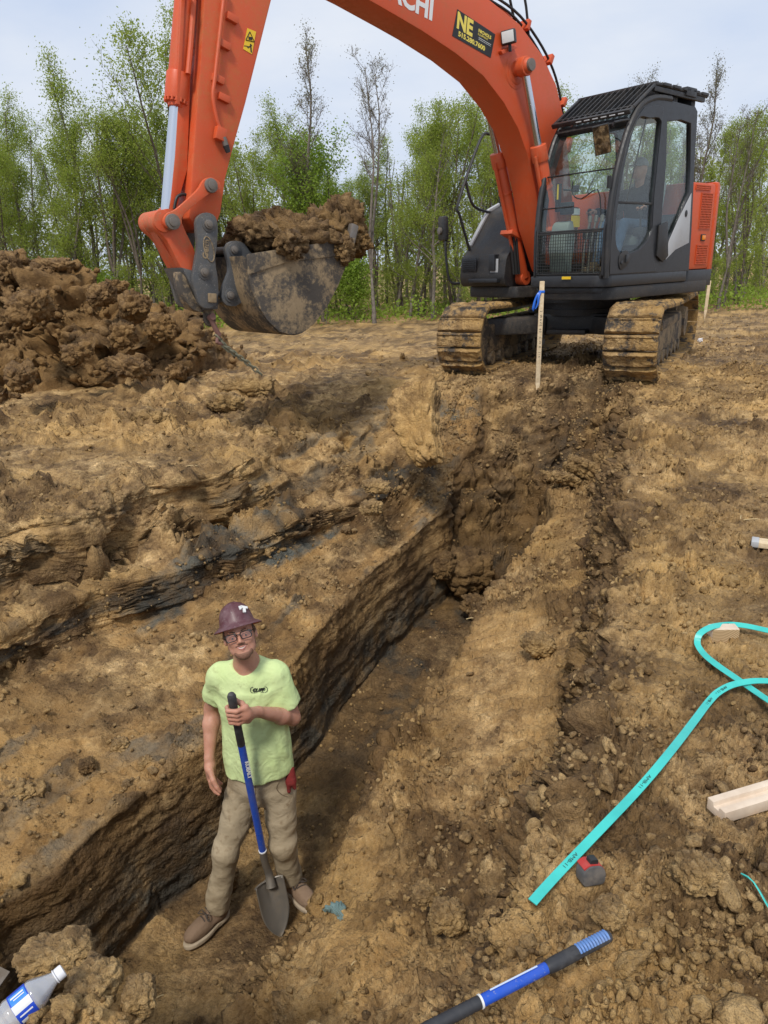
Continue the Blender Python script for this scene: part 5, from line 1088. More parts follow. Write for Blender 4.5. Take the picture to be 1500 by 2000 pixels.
# bucket: wrap, two cheeks, ears, rim
BL, BR = .40, -.46
sidep = mps(BL, (484, 497), (560, 487), (640, 478), (690, 468), (686, 490), (676, 520), (660, 560), (640, 598), (615, 632), (590, 651), (568, 654), (546, 648), (522, 625), (505, 598), (492, 565), (486, 536))
b = MB(); b.prism(sidep, BL - .025, BL, bev=.006); bucket = b.build('bucket', M_BUCKET, exc); b = MB(); b.prism(sidep, BR, BR + .025, bev=.006); b.build('bucket_cheek', M_BUCKET, bucket)
wr = sidep[3:]; wr = catmull([sidep[3]] + sidep[4:] + [mp(478, 500, BL)], 3, closed=False); cen = Vector((sum(p[0] for p in wr) / len(wr), sum(p[1] for p in wr) / len(wr)))
inner = [tuple(Vector(p) + (cen - Vector(p)).normalized() * .028) for p in wr]
b = MB(); b.prism([tuple(Vector(p) - (cen - Vector(p)).normalized() * .004) for p in wr] + inner[::-1], BR + .026, BL - .026, bev=0); b.build('bucket_shell', M_BUCKET, bucket)
q = mps(BL, (484, 495), (500, 530), (486, 536)); 
b = MB(); b.prism(mps(BL, (484, 496), (692, 465), (688, 496), (560, 512), (487, 536)), BL + .001, BL + .014, bev=.004); b.build('rim_plate', M_BUCKET, bucket)
for k in range(5):
    y_ = BR + .07 + k * .18; t0 = Vector((sidep[3][0], y_, sidep[3][1])); b = MB(); b.box(t0 + Vector((-.04, 0, .05)), (.08, .07, .18), rot=(0, -.35, 0), bev=.02); b.build('bucket_tooth', M_STEEL, bucket)
for L0, L1 in ((.10, .15), (-.26, -.21)):
    q = mps(.15, (441, 490), (446, 475), (462, 470), (478, 476), (488, 490), (500, 498), (530, 505), (520, 560), (505, 588), (478, 588), (462, 598), (442, 596), (433, 580), (438, 556), (448, 530), (446, 508)); b = MB(); b.prism(catmull(q, 2), L0, L1, bev=.008); ear = b.build('bucket_ear', M_COUPLER, bucket)
    if L1 > 0:
        for xx, yy_ in ((460, 488), (452, 577)): pin(xx, yy_, .14, .160, .060, ear, 'ear_boss', M_COUPLER); pin(xx, yy_, -.2, .185, .032, ear)
# chain hooked under the coupler
Xc = lambda x, y, L=.10: Vector((mp(x, y, L)[0], L, mp(x, y, L)[1]))
ch = empty('lifting_chain', exc.matrix_world @ Vector((0, 0, 0))); ch.location = EX; ch.rotation_euler = (0, 0, EA); tag(ch, 'rusty hook and chain hanging below the quick coupler of the excavator', 'chain')
b = MB(); b.prism(catmull([mp(x, y, .05) for x, y in ((398, 598), (412, 600), (420, 622), (412, 638), (400, 630))], 3), .03, .07, bev=.006); b.build('lifting_eye', M_BUCKET, ch)
b = MB(); b.tube([Xc(410, 618), Xc(420, 640), Xc(428, 655)], .022, 10, 3); b.tube([Xc(428, 655), Xc(424, 668), Xc(436, 672)], .016, 8, 3); b.cyl(Xc(405, 622, .02), Xc(416, 618, .13), .028, seg=12); b.build('clevis_hook', NT('rusty_red_steel').set(Base_Color=(.20, .10, .08), Roughness=.7), ch)
pth = [Xc(x, y) for x, y in ((426, 660), (440, 678), (460, 692), (485, 710), (514, 734))]; seg = []
M_CHAIN = paint('chain_steel', (.20, .20, .14), .7, .6, (.2, .17, .10))
tot = 15
for k in range(tot):
    u = k / tot * 4; i = int(u); c0 = pth[i].lerp(pth[i + 1], u - i); dd = (pth[i + 1] - pth[i]).normalized(); n_ = dd.cross(Vector((0, 1, 0) if k % 2 else (1, 0, .3))).normalized(); b = MB()
    b.tube([c0 + dd * (.036 * math.cos(a)) + n_ * (.019 * math.sin(a)) for a in np.linspace(0, 2 * math.pi, 13)], .0068, 6, 0); b.build('chain_link', M_CHAIN, ch)
# soil heaped in the bucket
load = empty('bucket_load', EX, EA); tag(load, 'heaped load of dark clods in the excavator bucket', 'soil')
for k, (x, y, L, s) in enumerate([(520, 470, .1, (.30, .26, .10)), (590, 462, .05, (.30, .34, .16)), (655, 458, .05, (.24, .34, .18)), (640, 448, -.15, (.28, .22, .16)), (672, 436, .10, (.15, .2, .22)), (480, 480, -.1, (.2, .22, .10)), (560, 448, -.2, (.26, .2, .13)), (575, 480, .26, (.34, .12, .10)), (650, 480, .28, (.22, .10, .12)), (690, 470, .05, (.10, .3, .14))]):
    c_ = mp(x, y, L); o = link('clod', chunk_mesh('clod', s, 70 + k, M_LOAD, res=26, rough=.26, amp2=.10), load); o.location = (c_[0], L, c_[1]); o.rotation_euler = (0, .3 * ((k % 3) - 1), k)
# ------------------------------------------------------------------ organic shapes: signed distance fields meshed as one continuous surface
def sd_cone(p, a, b, r1, r2):
    a = np.array(a, np.float32); b = np.array(b, np.float32); ba = b - a; h = np.clip(((p - a) @ ba) / (ba @ ba), 0, 1)
    return np.linalg.norm(p - a - h[:, None] * ba, axis=1) - (r1 + (r2 - r1) * h)
def sd_ell(p, c, r, R=None):
    q = p - np.array(c, np.float32)
    if R is not None: q = q @ np.array(R, np.float32)
    r = np.array(r, np.float32); k0 = np.linalg.norm(q / r, axis=1); k1 = np.linalg.norm(q / (r * r), axis=1); return k0 * (k0 - 1) / np.maximum(k1, 1e-6)
def sd_box(p, c, h, rnd, R=None):
    q = p - np.array(c, np.float32)
    if R is not None: q = q @ np.array(R, np.float32)
    d = np.abs(q) - (np.array(h, np.float32) - rnd); return np.linalg.norm(np.maximum(d, 0), axis=1) + np.minimum(d.max(1), 0) - rnd
def smin(a, b, k): h = np.clip(.5 + .5 * (b - a) / k, 0, 1); return b * (1 - h) + a * h - k * h * (1 - h)
def smax(a, b, k): return -smin(-a, -b, k)
def chain(p, pts, rs, k=.01):
    d = None
    for i in range(len(pts) - 1):
        e = sd_cone(p, pts[i], pts[i + 1], rs[i], rs[i + 1]); d = e if d is None else smin(d, e, k)
    return d
def surface(name, fn, lo, hi, h, mat, smooth_it=1):
    """naive surface nets"""
    lo = np.array(lo, float); n = [int(math.ceil((hi[i] - lo[i]) / h)) + 1 for i in range(3)]
    ax = [lo[i] + h * np.arange(n[i]) for i in range(3)]; G = np.stack(np.meshgrid(*ax, indexing='ij'), -1).reshape(-1, 3).astype(np.float32)
    val = np.concatenate([fn(G[i:i + 400000]) for i in range(0, len(G), 400000)]).reshape(n); ins = val < 0
    c = np.zeros([k - 1 for k in n], int)
    for a in (0, 1):
        for b in (0, 1):
            for d in (0, 1): c += ins[a:n[0] - 1 + a, b:n[1] - 1 + b, d:n[2] - 1 + d]
    act = (c > 0) & (c < 8); ids = -np.ones(act.shape, int); I = np.argwhere(act); ids[act] = np.arange(len(I))
    acc = np.zeros((len(I), 3)); cnt = np.zeros(len(I)); cor = [(a, b, d) for a in (0, 1) for b in (0, 1) for d in (0, 1)]
    for p_ in cor:
        for q_ in cor:
            if sum(q_) - sum(p_) != 1 or any(q_[k] < p_[k] for k in range(3)): continue
            v0 = val[I[:, 0] + p_[0], I[:, 1] + p_[1], I[:, 2] + p_[2]]; v1 = val[I[:, 0] + q_[0], I[:, 1] + q_[1], I[:, 2] + q_[2]]; m = (v0 < 0) != (v1 < 0)
            t = np.where(m, v0 / np.where(v0 - v1 == 0, 1, v0 - v1), 0); pos = np.array(p_)[None] + t[:, None] * (np.array(q_) - np.array(p_))[None]; acc += pos * m[:, None]; cnt += m
    V = lo + (I + acc / cnt[:, None]) * h; F = []
    for axn in range(3):
        o1, o2 = [(1, 2), (2, 0), (0, 1)][axn]; sl0 = [slice(None)] * 3; sl1 = [slice(None)] * 3; sl0[axn] = slice(0, -1); sl1[axn] = slice(1, None)
        e = ins[tuple(sl0)] != ins[tuple(sl1)]; E_ = np.argwhere(e); ok = (E_[:, o1] > 0) & (E_[:, o2] > 0) & (E_[:, o1] < n[o1] - 1) & (E_[:, o2] < n[o2] - 1); E_ = E_[ok]
        def cell(d1, d2): q = E_.copy(); q[:, o1] -= d1; q[:, o2] -= d2; return ids[q[:, 0], q[:, 1], q[:, 2]]
        quad = np.stack([cell(1, 1), cell(0, 1), cell(0, 0), cell(1, 0)], -1); flip = ins[tuple(E_.T)]; quad[~flip] = quad[~flip][:, ::-1]; F.append(quad)
    F = np.concatenate(F); F = F[(F >= 0).all(1)]
    for _ in range(smooth_it):
        s = np.zeros_like(V); k = np.zeros(len(V))
        for j in range(4):
            for g in (1, 3): np.add.at(s, F[:, j], V[F[:, (j + g) % 4]]); np.add.at(k, F[:, j], 1)
        V = V * .45 + .55 * s / np.maximum(k, 1)[:, None]
    return np_mesh(name, V, F, mat)

def skin_mat(name, a, b):
    n = NT(name); f = n.noise(28, 5, .6); g = n.noise(7, 3, .6); c = n.mix(n.ramp(f, [(.35, 0.), (.7, 1.)]), a, b); c = n.mix(n.ramp(g, [(.45, 0.), (.75, .45)]), c, (.42, .16, .10)); n.bump(n.noise(120, 3, .6), .12, .002)
    n.set(Base_Color=c, Roughness=.5, Specular_IOR_Level=.35); n.b.inputs['Subsurface Weight'].default_value = .12; n.b.inputs['Subsurface Radius'].default_value = (.012, .004, .002); return n.m
def cloth_mat(name, a, b, stain, amt=.3, rough=.85):
    n = NT(name); f = n.noise(3.5, 5, .6); g = n.noise(24, 4, .65); w = n.noise(500, 2, .5); c = n.mix(n.ramp(f, [(.35, 0.), (.7, 1.)]), a, b)
    s = n.math('MULTIPLY', n.ramp(g, [(.55, 0.), (.72, amt)]), n.ramp(f, [(.4, .2), (.6, 1.)])); fo = n.noise(11, 3, .5, dist=1.6); fo2 = n.noise(34, 2, .5, dist=.8); n.bump(n.math('ADD', n.math('ADD', n.math('MULTIPLY', fo, 1.0), n.math('MULTIPLY', fo2, .28)), n.math('MULTIPLY', w, .02)), .32, .024); return n.set(Base_Color=n.mix(s, c, stain), Roughness=rough, Specular_IOR_Level=.2)
M_SKIN = skin_mat('tanned_skin', (.46, .225, .15), (.56, .30, .21))
M_SHIRT = cloth_mat('lime_shirt', (.56, .69, .31), (.64, .75, .38), (.30, .30, .14), .75); M_PANTS = cloth_mat('khaki_canvas', (.34, .27, .175), (.43, .35, .235), (.17, .11, .055), .8); M_BOOT = cloth_mat('tan_suede', (.19, .125, .080), (.27, .185, .125), (.30, .21, .13), .8)
M_SOLE = cloth_mat('crepe_sole', (.36, .29, .20), (.42, .34, .25), (.22, .15, .09), .8); M_LACE = NT('boot_lace').set(Base_Color=(.06, .045, .035), Roughness=.8)
M_HAT = paint('maroon_hard_hat', (.085, .022, .030), .5, .36, (.30, .22, .22), scr=.5); M_HATU = NT('orange_hat_underside').set(Base_Color=(.55, .11, .02), Roughness=.6)
M_BEARD = NT('short_beard').set(Base_Color=(.20, .10, .062), Roughness=.8); M_HAIR = NT('brown_hair').set(Base_Color=(.10, .055, .03), Roughness=.75)

# ------------------------------------------------------------------ the man in the trench
W0 = Vector((-.75, 2.94, -1.65)); man = empty('person', W0); tag(man, 'man in lime green t-shirt and maroon hard hat standing in the trench holding a shovel', 'person')
Wn = np.array(W0[:], np.float32)
def wp(*pts): return [np.array(p, np.float32) - Wn for p in pts]
S_top, S_bot = np.array((-.692, 2.70, -.135)), np.array((-.668, 2.86, -1.15))
def shaft(z): t = (z - S_top[2]) / (S_bot[2] - S_top[2]); return S_top + (S_bot - S_top) * t
HC = np.array((-.678, 2.925, .028)); hf = Vector((.15, -.89, .40)).normalized(); hu = Vector((-.10, .28, .95)); hr = hf.cross(Vector((-.25, .45, .86))).normalized(); hr = Vector((hr.x, hr.y, hr.z)); hu = hr.cross(hf).normalized()
HR = np.array([hr[:], hf[:], hu[:]], np.float32).T     # columns: face right in the picture, forward, up
def hl(x, y, z): return HC - Wn + HR @ np.array((x, y, z), np.float32)
def head_sdf(p):
    q = (p - (HC - Wn).astype(np.float32)) @ HR; q = q.astype(np.float32)
    def m(q): return np.stack([np.abs(q[:, 0]), q[:, 1], q[:, 2]], -1)
    s = m(q)
    d = sd_ell(q, (0, -.012, .030), (.069, .084, .078)); d = smin(d, sd_ell(q, (0, .012, -.025), (.056, .066, .072)), .03)
    d = smin(d, sd_ell(q, (0, .050, -.086), (.026, .022, .020)), .03)              # chin
    d = smin(d, sd_ell(s, (.040, .020, -.055), (.018, .030, .030)), .02)           # jaw
    d = smin(d, sd_ell(s, (.034, .055, -.022), (.019, .016, .018)), .015)          # cheeks, raised by the smile
    d = smax(d, -sd_ell(s, (.030, .083, .004), (.017, .014, .011)), .012)          # sockets
    d = smin(d, sd_ell(s, (.030, .066, .002), (.013, .012, .010)), .006)           # lids
    d = smin(d, sd_ell(s, (.026, .072, .024), (.024, .008, .006)), .010)           # brow
    d = smin(d, sd_cone(q, (0, .074, .010), (0, .093, -.022), .006, .0095), .008); d = smin(d, sd_ell(s, (.010, .084, -.027), (.008, .009, .0065)), .005)
    d = smax(d, -sd_ell(q, (0, .088, -.0535), (.024, .014, .0055)), .004)          # open smile
    d = smin(d, sd_cone(s, (0, .076, -.0465), (.023, .066, -.044), .0042, .003), .003); d = smin(d, sd_cone(s, (0, .075, -.0625), (.021, .066, -.053), .005, .003), .003)
    d = smin(d, smax(sd_ell(s, (.071, -.008, -.004), (.009, .018, .030)), -sd_ell(s, (.078, .000, -.002), (.006, .009, .018)), .004), .006)   # ears
    return d
eR, eL = (-.895, 3.09, -.465), (-.482, 2.985, -.462); wR, wL = (-.905, 2.965, -.665), (-.603, 2.79, -.292)
def hand_grip(p):
    d = None
    for i in range(4):
        z = -.212 - .0225 * i; S = shaft(z); k = 1.0 - .06 * abs(i - 1.2); K = S + (.046, -.010, .0); a = S + (.018, -.036, .002); b = S + (-.021 * k, -.030, .003); c = S + (-.033 * k, .000, .002); e = S + (-.020, .018, .0)
        f = chain(p, wp(K, a, b, c, e), (.0118, .0112, .0102, .0092, .0075), .004); d = f if d is None else smin(d, f, .0025)
    pal = chain(p, wp(wL, shaft(-.255) + (.047, -.004, .005)), (.024, .030), .01); pal = smin(pal, chain(p, wp(shaft(-.212) + (.05, -.004, 0), shaft(-.285) + (.05, -.002, 0)), (.018, .018)), .02)
    th = chain(p, wp(shaft(-.25) + (.055, .012, .0), shaft(-.215) + (.030, .030, .0), shaft(-.195) + (.002, .032, 0), shaft(-.188) + (-.020, .022, 0)), (.016, .0135, .0115, .009), .006)
    return smin(smin(d, pal, .010), th, .008)
def hand_hang(p):
    d = sd_box(p, wp((-.900, 2.945, -.725))[0], (.020, .038, .046), .018, Matrix.Rotation(.12, 3, 'X')); d = smin(d, sd_cone(p, *wp(wR, (-.902, 2.95, -.70)), .022, .027), .02)
    for i, (dy, L) in enumerate(((-.030, .95), (-.010, 1.05), (.011, 1.0), (.030, .82))):
        k0 = (-.900, 2.943 + dy, -.762); k1 = (-.895, 2.940 + dy * 1.05, -.762 - .034 * L); k2 = (-.878, 2.934 + dy * 1.1, -.762 - .058 * L); k3 = (-.860, 2.928 + dy * 1.1, -.762 - .070 * L)
        d = smin(d, chain(p, wp(k0, k1, k2, k3), (.0108, .0102, .0092, .0078), .003), .005)
    return smin(d, chain(p, wp((-.893, 2.915, -.70), (-.876, 2.885, -.735), (-.858, 2.872, -.770), (-.845, 2.868, -.79)), (.016, .0135, .0115, .009), .005), .010)
def body_sdf(p):
    d = head_sdf(p); nk = chain(p, wp((-.680, 2.945, -.03), (-.673, 2.985, -.16)), (.049, .056)); nk = smin(nk, sd_cone(p, *wp((-.672, 2.99, -.16), (-.67, 3.0, -.24)), .06, .10), .03); d = smin(d, nk, .022)
    d = smin(d, sd_ell(p, wp((-.67, 3.0, -.36))[0], (.135, .085, .20)), .05); d = smin(d, sd_ell(p, wp((-.67, 3.0, -.68))[0], (.13, .085, .20)), .05)
    for sh, el, wr_, s in (((-.818, 3.0, -.228), eR, wR, 1), ((-.522, 2.995, -.225), eL, wL, -1)):
        a = chain(p, wp(sh, el), (.042, .039), .02); mid = tuple(np.array(el) * .68 + np.array(wr_) * .32); a = smin(a, chain(p, wp(el, mid, wr_), (.037, .040, .024), .02), .018); d = smin(d, a, .03)
    d = smin(d, hand_grip(p), .012); return smin(d, hand_hang(p), .012)
bm_ = surface('body', body_sdf, (-.30, -.45, .80), (.42, .32, 1.80), .0048, M_SKIN, 1); link('body', bm_, man)
def wr(p, s, k): return s * (gnoise(p * np.array(k, np.float32)) + .5 * gnoise(p * np.array(k, np.float32) * 2.1 + 7))
def fold(p, c, d, f, s, spread):
    """a bundle of creases running across direction d around a point c"""
    q = p - wp(c)[0]; t = q @ (np.array(d, np.float32) / np.linalg.norm(d)); lat = q - t[:, None] * (np.array(d, np.float32) / np.linalg.norm(d)); return s * 1.25 * (1 - 2.6 * np.abs(gnoise(np.stack([t * f * .17 + lat[:, 0] * 4, lat[:, 0] * 3 + t * 3, lat[:, 1] * 3], -1) + f))) * np.exp(-(np.linalg.norm(q, axis=1) / spread) ** 2)
def shirt_sdf(p):
    d = sd_ell(p, wp((-.668, 2.995, -.32))[0], (.155, .108, .20)); d = smin(d, chain(p, wp((-.79, 3.0, -.215), (-.555, 2.995, -.215)), (.052, .052)), .05)
    q = p - wp((-.668, 2.99, -.50))[0]; t = np.clip((wp((0, 0, -.30))[0][2] - p[:, 2]) / .44, 0, 1); hw = .142 + .030 * t; hd = .098 + .026 * t
    tor = (np.sqrt((q[:, 0] / hw) ** 2 + (q[:, 1] / hd) ** 2) - 1) * .12; tor = smax(tor, np.abs(p[:, 2] - wp((0, 0, -.515))[0][2]) - .235, .01); d = smin(d, tor, .04)
    for sh, el, k in (((-.818, 3.0, -.225), eR, .60), ((-.530, 2.995, -.225), eL, .66)):
        end = np.array(sh) * (1 - k) + np.array(el) * k; s = chain(p, wp(sh, end + (np.array(el) - np.array(sh)) * .3), (.056, .068)); dirn = (np.array(el) - np.array(sh)); dirn /= np.linalg.norm(dirn)
        s = smax(s, (p - wp(end)[0]) @ dirn.astype(np.float32), .004); d = smin(d, s, .03)
    d = smax(d, -sd_ell(p, wp((-.676, 2.955, -.10))[0], (.078, .085, .085)), .006)
    d = d - wr(p, .0055, (10, 10, 4)) - .003 * (1 - 2.4 * np.abs(gnoise(p * np.array((13, 13, 7), np.float32) + 5))) - fold(p, (-.70, 2.88, -.50), (1, 0, .25), 38, .006, .20) - fold(p, (-.53, 2.95, -.34), (.6, 0, -1), 60, .006, .10) - fold(p, (-.81, 2.95, -.36), (-.6, 0, -1), 55, .005, .09) - fold(p, (-.66, 2.88, -.62), (1, .2, .5), 42, .006, .18) - fold(p, (-.52, 2.9, -.60), (.9, 0, .4), 50, .006, .12)
    return d
shirt = link('shirt', surface('shirt', shirt_sdf, (-.22, -.18, .82), (.42, .26, 1.62), .0058, M_SHIRT, 1), man)
def ringpts(c, rx, ry, nrm, n=22):
    n_ = Vector(nrm).normalized(); x = Vector((1, 0, 0)); x = (x - n_ * x.dot(n_)).normalized(); y = n_.cross(x); return [Vector(c) - W0 + x * rx * math.cos(a) + y * ry * math.sin(a) for a in np.linspace(0, 2 * math.pi, n)]
b = MB(); b.tube(ringpts((-.674, 2.965, -.168), .071, .067, (0.02, -.62, .80)), .0075, 8, 2); b.build('collar', M_SHIRT, shirt)
# chest print
from mathutils.bvhtree import BVHTree
def surf_hit(me, x, y, org=W0):
    bv = BVHTree.FromPolygons([v.co[:] for v in me.vertices], [p_.vertices[:] for p_ in me.polygons]); d = ray(x, y).normalized(); o1 = Vector((0, 0, CAMZ)) - Vector(org); h = bv.ray_cast(o1, d); return h[0], h[1]
hc, hn = surf_hit(shirt.data, 493, 1350); hc2, _n = surf_hit(shirt.data, 522, 1349); mt = frame(hc + hn * .003, hc2 - hc, hn); mt = mt @ Matrix.Scale(.66, 4) @ Matrix.Translation((-.002, 0, 0)); text_mesh('chest_lettering', 'CLIFF', .031, mt, M_INK, shirt, bold=.0012, xs=1.0, spacing=1.1, shear=.35, extrude=.009)
b = MB()
for s_ in (-1, 1): b.tube([mt @ Vector((.047 + s_ * (.045 + u), .010 + v, .003)) for u, v in ((-.004, .022), (.010, .016), (.014, .0), (.010, -.014), (-.004, -.019))], .0014, 4, 3)
b.tube([mt @ Vector((.01, -.010, .003)), mt @ Vector((.085, -.010, .003))], .0012, 4, 0); b.build('chest_emblem', M_INK, shirt)
kR, kL = (-.862, 2.905, -1.185), (-.578, 2.935, -1.18); aR, aL = (-.945, 2.905, -1.535), (-.572, 3.01, -1.475)
def pants_sdf(p):
    d = sd_ell(p, wp((-.672, 2.99, -.83))[0], (.158, .110, .13)); d = smin(d, sd_box(p, wp((-.672, 2.99, -.74))[0], (.140, .090, .08), .05), .03)
    for hp_, k_, a_ in (((-.768, 2.985, -.90), kR, aR), ((-.582, 2.985, -.90), kL, aL)): d = smin(d, chain(p, wp(hp_, k_, a_), (.084, .062, .062), .03), .022)
    for a_ in (aR, aL): d = smax(d, -(p[:, 2] - wp(a_)[0][2] + .012), .004) if False else d
    cut = np.where(p[:, 0] < .02, wp(aR)[0][2] - .022, wp(aL)[0][2] - .02); d = smax(d, cut - p[:, 2], .004)
    d = smax(d, p[:, 2] - wp((0, 0, -.705))[0][2], .005)
    d = d - wr(p, .005, (8, 8, 6)) - .0035 * (1 - 2.4 * np.abs(gnoise(p * np.array((9, 9, 14), np.float32) + 3))) - fold(p, kR, (.6, 0, 1), 45, .0055, .14) - fold(p, kL, (-.5, 0, 1), 45, .0055, .14) - fold(p, aR, (.8, .2, 1), 55, .0065, .13) - fold(p, aL, (-.6, 0, 1), 55, .006, .12) - fold(p, (-.72, 2.90, -.92), (1, 0, .5), 40, .006, .15) - fold(p, (-.60, 2.9, -.90), (-1, 0, .6), 40, .006, .13)
    return d
tr_ = link('trousers', surface('trousers', pants_sdf, (-.34, -.20, .04), (.34, .24, .98), .0075, M_PANTS, 1), man)
for nm, heel, toe, an in (('boot', (-.925, 2.945, -1.65), (-1.065, 2.765, -1.65), aR), ('boot', (-.580, 3.035, -1.585), (-.470, 2.91, -1.585), aL)):
    h_, t_ = np.array(heel), np.array(toe); dr = (t_ - h_); Lf = np.linalg.norm(dr); dr = dr / Lf; sd = np.cross(dr, (0, 0, 1)); sd /= np.linalg.norm(sd); upv = np.cross(sd, dr)
    Rb = np.array([dr, sd, upv], np.float32).T; C0 = ((h_ + t_) / 2)
    def foot2(p, C0=C0, Rb=Rb, grow=0.0):
        q = (p - wp(C0)[0]) @ Rb; x = q[:, 0] / .145; w = .040 + .012 * np.clip((x + .2), 0, .6) - .02 * np.clip(x - .62, 0, 1) - .004 * (np.abs(x + .25) < .25) + grow
        e = np.sqrt(np.clip(1 - np.clip(np.abs(x), 0, 1) ** 5, 0, 1)); return q, x, w * e
    def boot_sdf(p, C0=C0, Rb=Rb, an=an, dr=dr):
        q, x, w = foot2(p); top = .058 + .050 * np.clip(-(x - .35), 0, 1.2); d = sd_ell(q, (.040, 0, .052), (.105, .048, .045)); d = smin(d, sd_ell(q, (-.075, 0, .055), (.055, .041, .052)), .03)
        a_ = wp(an)[0]; d = smin(d, sd_cone(p, a_ + np.array((0, 0, .05), np.float32), (wp(C0)[0] - dr * .07 + np.array((0, 0, .075))).astype(np.float32), .055, .047), .04)
        d = smax(d, .022 - q[:, 2], .004); ridge = .003 * np.exp(-((np.abs(q[:, 1]) - .026) / .006) ** 2) * (q[:, 0] > .02); return d - ridge + .002 * gnoise(p * 30)
    bt = link('boot', surface('boot', boot_sdf, wp((C0[0] - .2, C0[1] - .2, C0[2] - .02))[0], wp((C0[0] + .2, C0[1] + .2, C0[2] + .22))[0], .0058, M_BOOT, 1), man)
    def sole_sdf(p, C0=C0, Rb=Rb):
        q = (p - wp(C0)[0]) @ Rb; pl = q.copy(); pl[:, 2] = 0; d = sd_ell(pl, (.045, 0, 0), (.108, .053, .05)); d = smin(d, sd_ell(pl, (-.075, 0, 0), (.062, .045, .05)), .03); return smax(d, np.abs(q[:, 2] - .015) - .014, .004)
    link('sole', surface('sole', sole_sdf, wp((C0[0] - .2, C0[1] - .2, C0[2] - .02))[0], wp((C0[0] + .2, C0[1] + .2, C0[2] + .06))[0], .0058, M_SOLE, 1), bt)
    b = MB()
    def bl_(x, y, z): v = C0 + dr * x + sd * y + upv * z; return Vector(v) - W0
    for k in range(5): x_ = .030 - k * .018; z_ = .098 + k * .012; b.tube([bl_(x_, -.024, z_ - .004), bl_(x_ - .004, 0, z_ + .004), bl_(x_ - .009, .024, z_ - .004)], .0032, 5, 2)
    b.tube([bl_(.01, 0, .108), bl_(.0, .03, .112), bl_(.02, .042, .098), bl_(.012, .012, .108)], .0028, 5, 3); b.tube([bl_(.01, 0, .108), bl_(.0, -.03, .112), bl_(.02, -.042, .098), bl_(.012, -.012, .108)], .0028, 5, 3); b.build('lace', M_LACE, bt)
# hard hat
MH = Matrix(((HR[0, 0], HR[0, 1], HR[0, 2], HC[0] - W0.x), (HR[1, 0], HR[1, 1], HR[1, 2], HC[1] - W0.y), (HR[2, 0], HR[2, 1], HR[2, 2], HC[2] - W0.z), (0, 0, 0, 1)))
MHt = MH @ Matrix.Translation((0, -.012, .052)) @ Matrix.Rotation(.08, 4, 'X') @ Matrix.Scale(.93, 4)
def hat_shell(name, prof_, mat, parent, sx=.88):
    V = []; F = []; n = 56
    for i, (r_, z_) in enumerate(prof_):
        for k in range(n):
            a = 2 * math.pi * k / n; rid = 0
            if r_ < .088 and i < 10: rid = .0035 * math.exp(-((math.sin(a) * 0 + math.cos(a)) / .18) ** 2) * (1 if r_ > .01 else .5) + .0025 * math.exp(-((abs(math.cos(a)) - .62) / .10) ** 2)
            V.append((math.cos(a) * (r_ + rid * .6) * sx, math.sin(a) * (r_ + rid * .6), z_ + rid + (-.010 * (math.cos(a) ** 2 - .5) * 0 if r_ > .1 else 0)))
    for i in range(len(prof_) - 1):
        for k in range(n): F.append((i * n + k, i * n + (k + 1) % n, (i + 1) * n + (k + 1) % n, (i + 1) * n + k))
    me = mesh_from(name, V, F, mat, True); me.transform(MHt); return link(name, me, parent)
dome = [(.001, .110), (.022, .108), (.045, .101), (.066, .087), (.081, .067), (.090, .043), (.095, .018), (.098, .006), (.104, .001), (.118, -.006), (.130, -.013), (.136, -.018), (.137, -.021), (.134, -.021)]
hat = hat_shell('hard_hat', dome, M_HAT, man); hat_shell('brim_underside', [(.1335, -.0195), (.118, -.0085), (.103, -.002), (.093, .004), (.088, .03), (.06, .08), (.001, .095)], M_HATU, hat)
b = MB(); b.tube([MHt @ Vector((math.cos(a) * .070, math.sin(a) * .086 + .004, -.004)) for a in np.linspace(0, 2 * math.pi, 24)], .009, 6, 0); b.build('sweat_band', cloth_mat('sweat_band', (.30, .24, .18), (.36, .3, .22), (.2, .15, .1)), hat)
c_ = MHt @ Vector((-.050, .062, .058)); nrm_ = (c_ - (MHt @ Vector((0, 0, .01)))).normalized(); ms = frame(c_ + nrm_ * .004, (MH.to_3x3() @ Vector((-1, -.6, -.3))), nrm_)
text_mesh('hat_sticker', 'T', .042, ms @ Matrix.Translation((-.014, -.014, 0)) @ Matrix.Rotation(-.25, 4, 'Z'), M_WHITE, hat, bold=.0045, extrude=.003); text_mesh('hat_sticker', 'F', .020, ms @ Matrix.Translation((-.019, -.002, 0)), M_WHITE, hat, bold=.003, extrude=.003)
# glasses, eyes, teeth, beard, hair
M_FRAME = NT('glasses_frame').set(Base_Color=(.012, .011, .012), Roughness=.3); b = MB()
for s_ in (-1, 1):
    b.tube([MH @ Vector((s_ * .0335 + x, .092 - abs(x + s_ * .0335) * .12, .002 + z)) for x, z in rounded([(-.026, .015), (.026, .015), (.024, -.016), (-.022, -.016)], .011, 3) + [(-.015, .015)]], .0024, 6, 1)
    b.tube([MH @ Vector((s_ * .060, .086, .012)), MH @ Vector((s_ * .074, .05, .010)), MH @ Vector((s_ * .075, -.005, .006))], .0024, 6, 2)
b.tube([MH @ Vector((-.009, .092, .008)), MH @ Vector((0, .094, .011)), MH @ Vector((.009, .092, .008))], .0022, 6, 2); gl_ = b.build('glasses', M_FRAME, man)
M_LENS2 = glass_mat('lens_glass', (.92, .88, .87), .10)
for s_ in (-1, 1): MB().box((s_ * .0335, .0885, .002), (.045, .0012, .029), bev=0, M=MH).build('lens', M_LENS2, gl_)
M_EYE = NT('eye_white').set(Base_Color=(.20, .155, .135), Roughness=.3); M_IRIS = NT('iris').set(Base_Color=(.04, .05, .05), Roughness=.2); M_TEETH = NT('teeth').set(Base_Color=(.50, .46, .40), Roughness=.3)
